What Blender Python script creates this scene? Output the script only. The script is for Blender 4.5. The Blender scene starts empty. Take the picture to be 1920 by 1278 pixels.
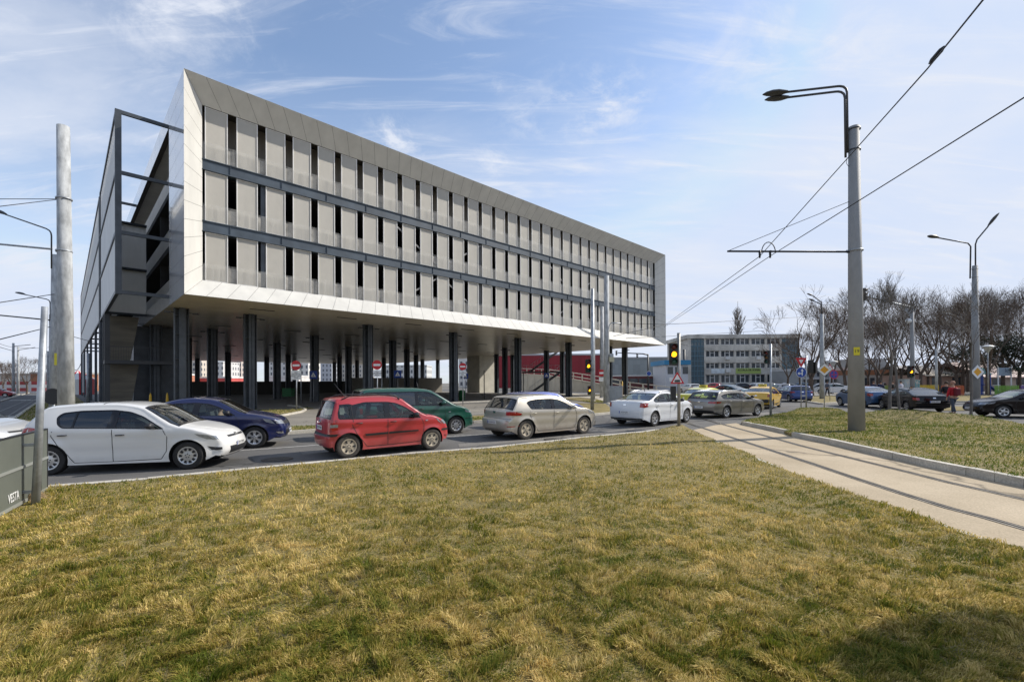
import bpy, bmesh, math, random
import numpy as np
from math import sin, cos, pi, radians, atan2, hypot, sqrt
from mathutils import Vector, Matrix
from mathutils.geometry import delaunay_2d_cdt

# ---------------------------------------------------------------- camera, sky, sun
scene = bpy.context.scene
col = scene.collection
F_, CY_, ROLL, PITCH, HC = 864.2, 73.56, 0.0058, 0.0044, 1.88
cam_d = bpy.data.cameras.new('camera')
cam_d.sensor_width = 36; cam_d.lens = 36 * F_ / 1920
cam_d.shift_y = CY_ / 1920
cam_d.clip_start = 0.1; cam_d.clip_end = 3000
cam = bpy.data.objects.new('camera', cam_d); col.objects.link(cam)
cam.matrix_world = Matrix.Translation((0, 0, HC)) @ Matrix.Rotation(pi / 2 + PITCH, 4, 'X') @ Matrix.Rotation(-ROLL, 4, 'Z')
scene.camera = cam
scene.render.resolution_x = 1024; scene.render.resolution_y = 681
scene.view_settings.view_transform = 'Standard'
scene.view_settings.look = 'None'
scene.view_settings.exposure = 0.72
SUN_EL, SUN_AZ = radians(39), atan2(.952, .307)
world = bpy.data.worlds.new('World'); scene.world = world; world.use_nodes = True
def build_world():
    nt = world.node_tree; N = nt.nodes; N.clear(); L = nt.links
    out = N.new('ShaderNodeOutputWorld'); bg = N.new('ShaderNodeBackground'); bg.inputs[1].default_value = 0.125
    sky = N.new('ShaderNodeTexSky'); sky.sky_type = 'NISHITA'; sky.sun_disc = False
    sky.sun_elevation = SUN_EL; sky.sun_rotation = SUN_AZ
    sky.air_density = 1.0; sky.dust_density = .9; sky.ozone_density = 1.5; sky.altitude = 100
    tc = N.new('ShaderNodeTexCoord'); sep = N.new('ShaderNodeSeparateXYZ'); L.new(tc.outputs['Generated'], sep.inputs[0])
    def m(op, a, b=None, clamp=False):
        n = N.new('ShaderNodeMath'); n.operation = op; n.use_clamp = clamp
        for i, x in enumerate((a, b)):
            if x is None: continue
            if isinstance(x, (int, float)): n.inputs[i].default_value = x
            else: L.new(x, n.inputs[i])
        return n.outputs[0]
    zz = m('ADD', m('MAXIMUM', sep.outputs[2], 0.0), 0.22)
    px = m('DIVIDE', sep.outputs[0], zz); py = m('DIVIDE', sep.outputs[1], zz)
    cmb = N.new('ShaderNodeCombineXYZ'); L.new(px, cmb.inputs[0]); L.new(py, cmb.inputs[1])
    def noise(scale, sx, sy, rot, det, rough, dist, off=(0, 0, 0)):
        mp = N.new('ShaderNodeMapping'); L.new(cmb.outputs[0], mp.inputs[0])
        mp.inputs['Rotation'].default_value = (0, 0, rot); mp.inputs['Scale'].default_value = (sx, sy, 1); mp.inputs['Location'].default_value = off
        n = N.new('ShaderNodeTexNoise'); L.new(mp.outputs[0], n.inputs[0])
        n.inputs['Scale'].default_value = scale; n.inputs['Detail'].default_value = det
        n.inputs['Roughness'].default_value = rough; n.inputs['Distortion'].default_value = dist
        return n.outputs[0]
    def ramp(x, a, b):
        r = N.new('ShaderNodeMapRange'); r.interpolation_type = 'SMOOTHSTEP'; L.new(x, r.inputs[0])
        r.inputs[1].default_value = a; r.inputs[2].default_value = b; return r.outputs[0]
    veil = ramp(noise(1.1, 1.0, 2.2, 0.35, 7, .58, .5, (3.1, 1.2, 0)), .38, .75)
    wisp = ramp(noise(2.2, .8, 4.2, 0.42, 9, .62, 1.1, (7.7, 2.0, 0)), .48, .80)
    puffs = ramp(noise(2.6, 1.0, 1.3, .2, 9, .66, .7, (1.3, 9.1, 0)), .60, .80)
    area = ramp(noise(.7, 1, 1, 0, 2, .5, 0, (5.3, 4.2, 0)), .45, .62)
    c = m('ADD', m('MULTIPLY', veil, .55), m('MULTIPLY', wisp, .62))
    c = m('ADD', c, m('MULTIPLY', m('MULTIPLY', puffs, area), 1.0))
    # four small puffy clouds standing in fixed directions of the sky
    nb = noise(5.5, 1, 1.1, .5, 9, .68, .4, (2.2, 6.1, 0)); nbr = ramp(nb, .44, .70)
    for (u, v, r, k) in ((1490, 95, .30, .62), (1125, 190, .22, .85), (745, 262, .15, .85), (925, 300, .12, .7), (330, 12, .28, .6), (985, 225, .12, .5)):
        x_, z_ = (u - 960) / F_, (716 - v) / F_; l_ = sqrt(x_ * x_ + 1 + z_ * z_); d_ = (x_ / l_, 1 / l_, z_ / l_); q_ = (d_[0] / (d_[2] + .22), d_[1] / (d_[2] + .22), 0)
        vd = N.new('ShaderNodeVectorMath'); vd.operation = 'DISTANCE'; L.new(cmb.outputs[0], vd.inputs[0]); vd.inputs[1].default_value = q_
        mr = N.new('ShaderNodeMapRange'); mr.interpolation_type = 'SMOOTHSTEP'; L.new(vd.outputs['Value'], mr.inputs[0]); mr.inputs[1].default_value = r; mr.inputs[2].default_value = 0.0; mr.inputs[3].default_value = 0; mr.inputs[4].default_value = k
        c = m('ADD', c, m('MULTIPLY', mr.outputs[0], nbr))
    # high thin haze thickening toward the horizon
    hz = N.new('ShaderNodeMapRange'); L.new(sep.outputs[2], hz.inputs[0])
    hz.inputs[1].default_value = 0.0; hz.inputs[2].default_value = 0.55; hz.inputs[3].default_value = .62; hz.inputs[4].default_value = .03
    c = m('ADD', c, hz.outputs[0]); c = m('MINIMUM', c, .93)
    mix = N.new('ShaderNodeMix'); mix.data_type = 'RGBA'
    cap = N.new('ShaderNodeVectorMath'); cap.operation = 'MINIMUM'; L.new(sky.outputs[0], cap.inputs[0]); cap.inputs[1].default_value = (3.0, 3.6, 4.75)
    L.new(c, mix.inputs[0]); L.new(cap.outputs[0], mix.inputs[6]); mix.inputs[7].default_value = (3.85, 4.08, 4.6, 1)
    L.new(mix.outputs[2], bg.inputs[0]); L.new(bg.outputs[0], out.inputs[0])
build_world()
sun_d = bpy.data.lights.new('sun', 'SUN'); sun_d.energy = 3.05; sun_d.angle = radians(.53); sun_d.color = (1, .94, .85)
sun = bpy.data.objects.new('sun', sun_d); col.objects.link(sun)
sdir = Vector((cos(SUN_EL) * sin(SUN_AZ), cos(SUN_EL) * cos(SUN_AZ), sin(SUN_EL)))
sun.rotation_euler = sdir.to_track_quat('Z', 'Y').to_euler(); sun.location = sdir * 200

# ---------------------------------------------------------------- helpers
def inv(u, v, z=0.0):
    "ground point seen at photo pixel (u, v) at height z"
    a = u - 960; b = v - 639 - CY_
    c, s = cos(ROLL), sin(ROLL)
    x = c * a - s * b; vv = s * a + c * b
    c, s = cos(PITCH), sin(PITCH)
    Y = F_ * c + vv * s; Z = F_ * s - vv * c
    k = (z - HC) / Z
    return (x * k, Y * k)
def at(u, v, Yd):
    "world point on the ray of (u, v) at depth Yd"
    a = u - 960; b = v - 639 - CY_
    c, s = cos(ROLL), sin(ROLL)
    x = c * a - s * b; vv = s * a + c * b
    c, s = cos(PITCH), sin(PITCH)
    Y = F_ * c + vv * s; Z = F_ * s - vv * c
    k = Yd / Y
    return (x * k, Yd, HC + Z * k)
def xz(u, Yd): return at(u, 716, Yd)[0]

def mat(name, color, rough=.6, metal=0, noise=0, nscale=3, bump=0, bscale=40, coat=0, spec=.5, emit=None, alpha=1, color2=None, stretch=(1, 1, 1), detail=6, lo=.35, hi=.65, dirt=None, glob=False):
    m = bpy.data.materials.new(name); m.use_nodes = True
    nt = m.node_tree; N = nt.nodes; L = nt.links; b = N['Principled BSDF']
    b.inputs['Base Color'].default_value = (*color, 1); b.inputs['Roughness'].default_value = rough
    b.inputs['Metallic'].default_value = metal; b.inputs['Specular IOR Level'].default_value = spec
    if coat: b.inputs['Coat Weight'].default_value = coat; b.inputs['Coat Roughness'].default_value = .04
    tc = N.new('ShaderNodeTexCoord'); mp = N.new('ShaderNodeMapping'); mp.inputs['Scale'].default_value = stretch
    if glob:
        ge = N.new('ShaderNodeNewGeometry'); L.new(ge.outputs['Position'], mp.inputs[0])
    else: L.new(tc.outputs['Object'], mp.inputs[0])
    last = None
    if noise or color2:
        n = N.new('ShaderNodeTexNoise'); L.new(mp.outputs[0], n.inputs[0]); n.inputs['Scale'].default_value = nscale; n.inputs['Detail'].default_value = detail
        n.inputs['Roughness'].default_value = .6
        r = N.new('ShaderNodeMapRange'); L.new(n.outputs[0], r.inputs[0]); r.inputs[1].default_value = lo; r.inputs[2].default_value = hi
        mx = N.new('ShaderNodeMix'); mx.data_type = 'RGBA'; L.new(r.outputs[0], mx.inputs[0])
        c2 = color2 or tuple(c * (1 + noise) for c in color); c1 = color if color2 else tuple(c * (1 - noise) for c in color)
        mx.inputs[6].default_value = (*c1, 1); mx.inputs[7].default_value = (*c2, 1)
        last = mx.outputs[2]; L.new(last, b.inputs['Base Color'])
    if dirt:   # (colour, height, strength): road dust thrown up onto the lower body
        sp = N.new('ShaderNodeSeparateXYZ'); L.new(tc.outputs['Object'], sp.inputs[0])
        n = N.new('ShaderNodeTexNoise'); L.new(tc.outputs['Object'], n.inputs[0]); n.inputs['Scale'].default_value = 5; n.inputs['Detail'].default_value = 7
        ad = N.new('ShaderNodeMath'); ad.operation = 'MULTIPLY_ADD'; L.new(n.outputs[0], ad.inputs[0]); ad.inputs[1].default_value = .5; L.new(sp.outputs[2], ad.inputs[2])
        r = N.new('ShaderNodeMapRange'); r.interpolation_type = 'SMOOTHSTEP'; L.new(ad.outputs[0], r.inputs[0])
        r.inputs[1].default_value = dirt[1] + .55; r.inputs[2].default_value = .35; r.inputs[3].default_value = dirt[3] if len(dirt) > 3 else 0; r.inputs[4].default_value = dirt[2]
        mx = N.new('ShaderNodeMix'); mx.data_type = 'RGBA'; L.new(r.outputs[0], mx.inputs[0])
        if last: L.new(last, mx.inputs[6])
        else: mx.inputs[6].default_value = (*color, 1)
        mx.inputs[7].default_value = (*dirt[0], 1); L.new(mx.outputs[2], b.inputs['Base Color'])
        rr = N.new('ShaderNodeMapRange'); L.new(r.outputs[0], rr.inputs[0]); rr.inputs[3].default_value = rough; rr.inputs[4].default_value = .8
        L.new(rr.outputs[0], b.inputs['Roughness'])
        if coat:
            cc = N.new('ShaderNodeMapRange'); L.new(r.outputs[0], cc.inputs[0]); cc.inputs[3].default_value = coat; cc.inputs[4].default_value = 0
            L.new(cc.outputs[0], b.inputs['Coat Weight'])
    if bump:
        n2 = N.new('ShaderNodeTexNoise'); L.new(mp.outputs[0], n2.inputs[0]); n2.inputs['Scale'].default_value = bscale; n2.inputs['Detail'].default_value = 5
        bp = N.new('ShaderNodeBump'); bp.inputs['Strength'].default_value = bump; bp.inputs['Distance'].default_value = .02
        L.new(n2.outputs[0], bp.inputs['Height']); L.new(bp.outputs[0], b.inputs['Normal'])
    if emit:
        b.inputs['Emission Color'].default_value = (*emit[0], 1); b.inputs['Emission Strength'].default_value = emit[1]
    return m
def glass_mat(name, tint, refl=.12, rough=.02, haze=0, hazecol=(.6, .6, .58)):
    m = bpy.data.materials.new(name); m.use_nodes = True; nt = m.node_tree; N = nt.nodes; L = nt.links; N.clear()
    out = N.new('ShaderNodeOutputMaterial'); tr = N.new('ShaderNodeBsdfTransparent'); tr.inputs[0].default_value = (*tint, 1)
    gl = N.new('ShaderNodeBsdfGlossy'); gl.inputs[0].default_value = (1, 1, 1, 1); gl.inputs['Roughness'].default_value = rough
    lw = N.new('ShaderNodeLayerWeight'); lw.inputs[0].default_value = .5; pw = N.new('ShaderNodeMath'); pw.operation = 'POWER'; L.new(lw.outputs['Facing'], pw.inputs[0]); pw.inputs[1].default_value = 3.5
    mr = N.new('ShaderNodeMath'); mr.operation = 'MULTIPLY_ADD'; L.new(pw.outputs[0], mr.inputs[0]); mr.inputs[1].default_value = .8; mr.inputs[2].default_value = max(refl, .03); mr.use_clamp = True
    mx = N.new('ShaderNodeMixShader'); L.new(mr.outputs[0], mx.inputs[0]); L.new(tr.outputs[0], mx.inputs[1]); L.new(gl.outputs[0], mx.inputs[2])
    last = mx.outputs[0]
    if haze:
        df = N.new('ShaderNodeBsdfDiffuse'); df.inputs[0].default_value = (*hazecol, 1)
        m2 = N.new('ShaderNodeMixShader'); L.new(last, m2.inputs[1]); L.new(df.outputs[0], m2.inputs[2])
        g = N.new('ShaderNodeTexCoord'); n = N.new('ShaderNodeTexNoise'); L.new(g.outputs['Object'], n.inputs[0]); n.inputs['Scale'].default_value = 1.3; n.inputs['Detail'].default_value = 5
        r = N.new('ShaderNodeMapRange'); L.new(n.outputs[0], r.inputs[0]); r.inputs[1].default_value = .35; r.inputs[2].default_value = .65; r.inputs[3].default_value = haze * .6; r.inputs[4].default_value = haze * 1.4
        L.new(r.outputs[0], m2.inputs[0]); last = m2.outputs[0]
    L.new(last, out.inputs[0]); return m

class MB:
    "collects shapes, builds ONE mesh object"
    def __init__(s): s.v = []; s.f = []; s.m = []; s.sm = []
    def add(s, vs, fs, mi=0, smooth=False):
        o = len(s.v); s.v += [tuple(x) for x in vs]
        for f in fs: s.f.append(tuple(o + i for i in f)); s.m.append(mi); s.sm.append(smooth)
        return s
    def box(s, x0, x1, y0, y1, z0, z1, mi=0, M=None):
        vs = [(x, y, z) for x in (x0, x1) for y in (y0, y1) for z in (z0, z1)]
        if M is not None: vs = [tuple(M @ Vector(p)) for p in vs]
        return s.add(vs, [(0, 1, 3, 2), (4, 6, 7, 5), (0, 4, 5, 1), (2, 3, 7, 6), (0, 2, 6, 4), (1, 5, 7, 3)], mi)
    def bar(s, a, b, w, h=None, mi=0, up=(0, 0, 1)):
        a = Vector(a); b = Vector(b); h = h or w; d = (b - a).normalized(); u = Vector(up)
        if abs(d.dot(u)) > .98: u = Vector((1, 0, 0))
        x = d.cross(u).normalized(); y = x.cross(d).normalized()
        vs = [p + x * i * w / 2 + y * j * h / 2 for p in (a, b) for i, j in ((-1, -1), (1, -1), (1, 1), (-1, 1))]
        return s.add(vs, [(3, 2, 1, 0), (4, 5, 6, 7), (0, 1, 5, 4), (1, 2, 6, 5), (2, 3, 7, 6), (3, 0, 4, 7)], mi)
    def tube(s, pts, r, n=8, mi=0, cap=True, smooth=True):
        pts = [Vector(p) for p in pts]; rs = r if isinstance(r, (list, tuple)) else [r] * len(pts)
        vs = []; up = Vector((0, 0, 1))
        prev = None
        for i, p in enumerate(pts):
            d = (pts[min(i + 1, len(pts) - 1)] - pts[max(i - 1, 0)]).normalized()
            if prev is None:
                u = up if abs(d.z) < .95 else Vector((1, 0, 0)); x = d.cross(u).normalized()
            else: x = (prev - d * prev.dot(d)).normalized()
            prev = x; y = d.cross(x)
            for k in range(n):
                a = 2 * pi * k / n; vs.append(p + (x * cos(a) + y * sin(a)) * rs[i])
        fs = [(i * n + k, i * n + (k + 1) % n, (i + 1) * n + (k + 1) % n, (i + 1) * n + k) for i in range(len(pts) - 1) for k in range(n)]
        s.add(vs, fs, mi, smooth)
        if cap:
            o = len(s.v) - len(vs)
            s.f.append(tuple(o + k for k in reversed(range(n)))); s.m.append(mi); s.sm.append(False)
            s.f.append(tuple(o + (len(pts) - 1) * n + k for k in range(n))); s.m.append(mi); s.sm.append(False)
        return s
    def lathe(s, prof, n=24, mi=0, M=None, smooth=True, close=False):
        "prof: (r, z) pairs around local z"
        vs = [(r * cos(2 * pi * k / n), r * sin(2 * pi * k / n), z) for r, z in prof for k in range(n)]
        if M is not None: vs = [tuple(M @ Vector(p)) for p in vs]
        fs = [(i * n + k, i * n + (k + 1) % n, (i + 1) * n + (k + 1) % n, (i + 1) * n + k) for i in range(len(prof) - 1) for k in range(n)]
        return s.add(vs, fs, mi, smooth)
    def prism(s, poly, z0, z1, mi=0, M=None, bottom=True):
        n = len(poly); vs = [(x, y, z0) for x, y in poly] + [(x, y, z1) for x, y in poly]
        if M is not None: vs = [tuple(M @ Vector(p)) for p in vs]
        fs = [(i, (i + 1) % n, n + (i + 1) % n, n + i) for i in range(n)] + [tuple(range(n, 2 * n))]
        if bottom: fs.append(tuple(reversed(range(n))))
        return s.add(vs, fs, mi)
    def build(s, name, mats, parent=None, sharp=None):
        me = bpy.data.meshes.new(name); me.from_pydata(s.v, [], s.f)
        for m in (mats if isinstance(mats, (list, tuple)) else [mats]): me.materials.append(m)
        me.polygons.foreach_set('material_index', s.m); me.polygons.foreach_set('use_smooth', s.sm)
        me.update()
        if sharp: me.set_sharp_from_angle(angle=radians(sharp))
        return link(name, me, parent)
def link(name, data, parent=None):
    o = bpy.data.objects.new(name, data); col.objects.link(o)
    if parent: o.parent = parent
    return o
def tag(o, label=None, cat=None, group=None, kind=None):
    if label: o['label'] = label
    if cat: o['category'] = cat
    if group: o['group'] = group
    if kind: o['kind'] = kind
    return o
def thing(name, label, cat, loc=(0, 0, 0), rz=0, group=None):
    o = bpy.data.objects.new(name, None); col.objects.link(o); o.location = loc; o.rotation_euler = (0, 0, rz)
    o.empty_display_size = .2
    return tag(o, label, cat, group)
def dup(o, loc=None, rz=None, label=None, group=None, scale=None):
    def cp(x, par):
        c = x.copy(); col.objects.link(c)
        if par: c.parent = par
        for ch in x.children: cp(ch, c)
        return c
    kids = {}
    c = cp(o, None)
    if loc is not None: c.location = loc
    if rz is not None: c.rotation_euler = (0, 0, rz)
    if scale: c.scale = (scale,) * 3 if isinstance(scale, (int, float)) else scale
    if label: c['label'] = label
    if group: c['group'] = group
    return c
def text_obj(txt, size, m, parent=None, name='lettering', loc=(0, 0, 0), rot=None, bold=0.0, ext=.002, shear=0):
    cu = bpy.data.curves.new(name, 'FONT'); cu.body = txt; cu.size = size; cu.extrude = ext; cu.align_x = 'CENTER'; cu.align_y = 'CENTER'; cu.offset = bold; cu.space_line = .85
    t = bpy.data.objects.new(name, cu); col.objects.link(t)
    bpy.context.view_layer.update()
    me = bpy.data.meshes.new_from_object(t.evaluated_get(bpy.context.evaluated_depsgraph_get()))
    bpy.data.objects.remove(t); me.materials.clear(); me.materials.append(m)
    o = link(name, me, parent); o.location = loc
    if rot is not None: o.rotation_euler = rot
    return o
def in_poly(x, y, P):
    r = False; j = len(P) - 1
    for i in range(len(P)):
        if (P[i][1] > y) != (P[j][1] > y) and x < (P[j][0] - P[i][0]) * (y - P[i][1]) / (P[j][1] - P[i][1]) + P[i][0]: r = not r
        j = i
    return r
def tri_region(outer, holes=(), grid=.1):
    vs = []; es = []
    for lp in (outer, *holes):
        o = len(vs); n = len(lp); vs += [Vector(p) for p in lp]; es += [(o + i, o + (i + 1) % n) for i in range(n)]
    x0 = min(p[0] for p in outer); x1 = max(p[0] for p in outer); y0 = min(p[1] for p in outer); y1 = max(p[1] for p in outer)
    y = y0 + grid * .5; k = 0
    while y < y1:
        x = x0 + grid * (.25 + .5 * (k % 2))
        while x < x1:
            if in_poly(x, y, outer) and not any(in_poly(x, y, h) for h in holes): vs.append(Vector((x, y)))
            x += grid
        y += grid; k += 1
    V, E, Fc, *_ = delaunay_2d_cdt(vs, es, [], 0, 1e-6)
    fs = []
    for f in Fc:
        cx = sum(V[i][0] for i in f) / 3; cy = sum(V[i][1] for i in f) / 3
        if in_poly(cx, cy, outer) and not any(in_poly(cx, cy, h) for h in holes): fs.append(tuple(f))
    return [(p[0], p[1]) for p in V], fs
# ---------------------------------------------------------------- materials
M = {}
M['tyre'] = mat('tyre', (.022, .021, .02), .85, noise=.3, nscale=9)
M['tyre_dusty'] = mat('tyre_dusty', (.055, .048, .04), .9, noise=.3, nscale=9)
M['black'] = mat('black_plastic', (.018, .018, .02), .5)
M['gloss_black'] = mat('gloss_black', (.01, .01, .012), .12)
M['dark'] = mat('dark_interior', (.02, .02, .022), .8)
M['seat'] = mat('seat_fabric', (.06, .06, .065), .9)
M['chrome'] = mat('chrome', (.75, .75, .75), .12, 1)
M['hub'] = mat('wheel_silver', (.55, .55, .55), .32, .7)
M['hub_dusty'] = mat('wheel_dusty', (.40, .34, .25), .7, .1, noise=.25, nscale=12)
M['redlamp'] = mat('tail_lamp_red', (.32, .008, .01), .12, coat=1)
M['redlit'] = mat('tail_lamp_lit', (.5, .02, .02), .15, emit=((1, .08, .05), 1.2))
M['whitelamp'] = mat('lamp_clear', (.30, .32, .35), .14, .3, coat=1, noise=.2, nscale=14)
M['amberlamp'] = mat('lamp_amber', (.7, .2, .02), .15, coat=1)
M['plate'] = mat('plate_white', (.72, .72, .70), .4)
M['ink'] = mat('plate_ink', (.02, .02, .03), .5)
M['glass'] = glass_mat('car_glass', (.66, .76, .74), .06)
M['glass_tint'] = glass_mat('car_glass_tinted', (.10, .10, .10), .10)
M['galv'] = mat('galvanised_steel', (.36, .38, .40), .48, .5, noise=.28, nscale=5, bump=.05, bscale=20)
M['steel_dk'] = mat('dark_steel', (.06, .062, .065), .5, .3)
M['conc_pole'] = mat('pole_concrete', (.38, .39, .39), .75, noise=.32, nscale=5, bump=.25, bscale=14, stretch=(1, 1, .35))
M['conc_smooth'] = mat('pole_concrete_smooth', (.27, .27, .265), .7, noise=.10, nscale=2.5, bump=.1, bscale=30, stretch=(1, 1, .5))  # smoother concrete, its colour darkened for poles seen on the shaded side
M['wire'] = mat('wire_dark', (.03, .03, .035), .5, .5)

def crm(P, k):
    out = []
    n = len(P)
    for i in range(n - 1):
        p0 = P[max(i - 1, 0)]; p1 = P[i]; p2 = P[i + 1]; p3 = P[min(i + 2, n - 1)]
        for j in range(k):
            t = j / k
            q = []
            for a in range(2):
                # limited tangents keep the outline free of overshoot
                m1 = (p2[a] - p0[a]) * .5; m2 = (p3[a] - p1[a]) * .5
                d = p2[a] - p1[a]
                lim = abs(d) * 1.6 + .004
                m1 = max(-lim, min(lim, m1)); m2 = max(-lim, min(lim, m2))
                q.append((2 * t**3 - 3 * t**2 + 1) * p1[a] + (t**3 - 2 * t**2 + t) * m1 + (-2 * t**3 + 3 * t**2) * p2[a] + (t**3 - t**2) * m2)
            out.append(tuple(q))
    out.append(tuple(P[-1])); return out

def round_poly(P, r, k=4):
    out = []; n = len(P)
    for i in range(n):
        a, b, c = Vector(P[i - 1]), Vector(P[i]), Vector(P[(i + 1) % n])
        l1 = (a - b).length; l2 = (c - b).length; rr = min(r, l1 * .4, l2 * .4)
        p = b + (a - b) / l1 * rr; q = b + (c - b) / l2 * rr
        for j in range(k + 1):
            t = j / k; out.append(tuple(p * (1 - t) ** 2 + b * 2 * t * (1 - t) + q * t * t))
    return out

def build_car(name, label, cat, S, group=None):
    """S: side outline 'sil' (rear bottom -> roof -> front bottom), half width W, belt, windows, lamps..."""
    K = 4
    W = S['W']; wb = S['wb']; R = S.get('R', .30); ra = R + .055; n_e = S.get('n', 3.0)
    P = crm(S['sil'], K); nP = len(P)
    xr = min(p[0] for p in P); xf = max(p[0] for p in P)
    xw = (-wb / 2, wb / 2)
    b0, b1 = S['belt']    # belt height at rear / front end
    tum = S.get('tum', .30); cre = S.get('crease', .15)
    def belt(x): return b0 + (b1 - b0) * (x - xr) / (xf - xr)
    tf, tr = S.get('taper', (.20, .10))
    def F(x, z):
        y = W - tf * max(0, (x - (xf - .85)) / .85) ** 2.2 - tr * max(0, ((xr + .7) - x) / .7) ** 2.2
        b = belt(x)
        zz = min(z, b)
        y -= .10 * max(0, (.55 - zz)) ** 1.5 * 2 + .22 * max(0, zz - .62) ** 2
        y += .013 * math.tanh((zz - (b - cre)) / .035) - .018 * math.exp(-((zz - .47) / .10) ** 2)
        if z > b: y -= tum * (z - b) + S.get('tumq', .22) * (z - b) ** 2
        else:
            for xx in xw:
                r = hypot(x - xx, z - R)
                if z < b - .02: y += .016 * math.exp(-((r - ra) / .055) ** 2)
        return y
    # inset loop where the end / roof shell meets the flank
    Q = []
    for i, p in enumerate(P):
        a = P[max(i - 1, 0)]; c = P[min(i + 1, nP - 1)]
        dx, dz = c[0] - a[0], c[1] - a[1]; l = hypot(dx, dz) or 1
        nx, nz = -dz / l, dx / l           # outward
        e = S.get('ins_f', .30) if p[0] > 0 else S.get('ins_r', .20)
        up = S.get('ins_t', .075) if p[1] > belt(p[0]) + .15 else .05
        ins = up + (e - up) * min(1, abs(nx)) ** 1.5
        q = [p[0] - nx * ins, p[1] - nz * ins * (1 if nz > 0 else .3)]
        if p[1] < .8:
            if p[0] > 0: q[0] = max(q[0], xw[1] + ra + .03)
            else: q[0] = min(q[0], xw[0] - ra - .03)
        Q.append(tuple(q))
    def Sh(tau, s, off=0.0):
        "shell point: tau = row along the outline, s = -1..1 across"
        tau = max(0, min(nP - 1.0001, tau)); i = int(tau); f = tau - i
        p = [P[i][k] * (1 - f) + P[i + 1][k] * f for k in (0, 1)]
        q = [Q[i][k] * (1 - f) + Q[i + 1][k] * f for k in (0, 1)]
        yq = F(*q); k = sin(min(1, abs(s)) * pi / 2)
        g = 1 - max(0, 1 - k ** n_e) ** (1 / n_e)
        pt = Vector((p[0] + (q[0] - p[0]) * g, yq * k * (1 if s >= 0 else -1), p[1] + (q[1] - p[1]) * g))
        if off:
            h = .02
            a = Sh(min(tau + .2, nP - 1.01), s) - Sh(max(tau - .2, 0), s); bb = Sh(tau, min(1, s + h)) - Sh(tau, max(-1, s - h))
            nn = bb.cross(a); nn.normalize()
            if nn.dot(pt - Vector((0, 0, .6))) < 0: nn = -nn
            pt = pt + nn * off
        return pt
    def tau_z(z, front):
        rng = range(nP - 2, -1, -1) if front else range(nP - 1)
        for i in rng:
            a, c = P[i][1], P[i + 1][1]
            if (a - z) * (c - z) <= 0 and a != c: return i + (z - a) / (c - a)
        return nP / 2
    _zc = {}
    def tau_zs(z, front, s):
        "row whose shell point at s lies at height z"
        k = round(abs(s), 3)
        if k not in _zc: _zc[k] = [Sh(i, k).z for i in range(nP - 1)] + [Sh(nP - 1.001, k).z]
        zc = _zc[k]; rng = range(nP - 2, -1, -1) if front else range(nP - 1)
        for i in rng:
            a, c = zc[i], zc[i + 1]
            if (a - z) * (c - z) <= 0 and a != c: return i + (z - a) / (c - a)
        return tau_z(z, front)
    def clampq(poly):
        out = []
        for x, z in poly:
            qf = Sh(tau_zs(z, True, 1), 1).x; qr = Sh(tau_zs(z, False, 1), 1).x
            out.append((min(max(x, qr), qf), z))
        return out
    def tau_x(x):
        for i in range(nP - 1):
            if P[i][1] > .6 and (P[i][0] - x) * (P[i + 1][0] - x) <= 0 and P[i + 1][0] != P[i][0]: return i + (x - P[i][0]) / (P[i + 1][0] - P[i][0])
        return nP / 2
    rev = lambda t: t
    root = thing(name, label, cat, group=group)
    paint = S['paint']
    ia, ib = [k * K for k in S['screen']]; ic, id_ = [k * K for k in S['rearglass']]
    ss = sorted({0, .12, .25, .38, .5, .6, .68, .78, .84, .9, .95, 1})
    sgl = S.get('sg', .78)
    ss = sorted(set(ss) | {sgl}); full = [-x for x in reversed(ss) if x > 0] + ss
    body = MB()
    def shell_grid(mb, rows, cols, mi, keep=lambda i, j: True, off=0):
        idx = {}; vs = []
        for i, t in enumerate(rows):
            for j, s in enumerate(cols): idx[i, j] = len(vs); vs.append(Sh(t, s, off))
        fs = [(idx[i, j], idx[i + 1, j], idx[i + 1, j + 1], idx[i, j + 1]) for i in range(len(rows) - 1) for j in range(len(cols) - 1) if keep(i, j)]
        mb.add(vs, fs, mi, True)
    def keep(i, j):
        sm = (full[j] + full[j + 1]) / 2
        if (ia <= i < ib or ic <= i < id_) and abs(sm) < sgl: return False
        return True
    shell_grid(body, list(range(nP)), full, 0, keep)
    # flank
    zs = S.get('sill', .19)
    def arc(xc):
        a0 = math.asin((zs - R) / ra)
        return [(xc + ra * cos(a), R + ra * sin(a)) for a in [a0 + (pi - 2 * a0) * k / 22 for k in range(23)]]
    outer = list(Q)
    if outer[-1][1] > zs + .01: outer.append((outer[-1][0], zs)) if False else None
    outer = outer + arc(xw[1]) + arc(xw[0])
    dlo = round_poly(S['dlo'], .06)
    V, fs = tri_region(outer, [dlo], S.get('grid', .11))
    for sgn in (1, -1):
        vs = [(x, sgn * F(x, z), z) for x, z in V]
        body.add(vs, fs if sgn < 0 else [f[::-1] for f in fs], 0, True)
    # arch inner lips
    for sgn in (1, -1):
        for xc in xw:
            A = arc(xc)
            vs = [(x, sgn * F(x, z), z) for x, z in A] + [(x, sgn * (F(x, z) - .09), z) for x, z in A]
            n = len(A); body.add(vs, [(i, i + 1, n + i + 1, n + i) for i in range(n - 1)], 1, True)
    # dark belly and wheel housings
    xs = [xr + .12, xw[0] - .3, xw[0], 0, xw[1], xw[1] + .3, xf - .16]
    def topz(x):
        z = max(p[1] for p in P if abs(p[0] - x) < .14) if any(abs(p[0] - x) < .14 for p in P) else .6
        return min(belt(x) - .10, z - .16)
    xs = [xr + .14 + (xf - xr - .32) * k / 14 for k in range(15)]
    yb = W - .27; vs = []
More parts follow.
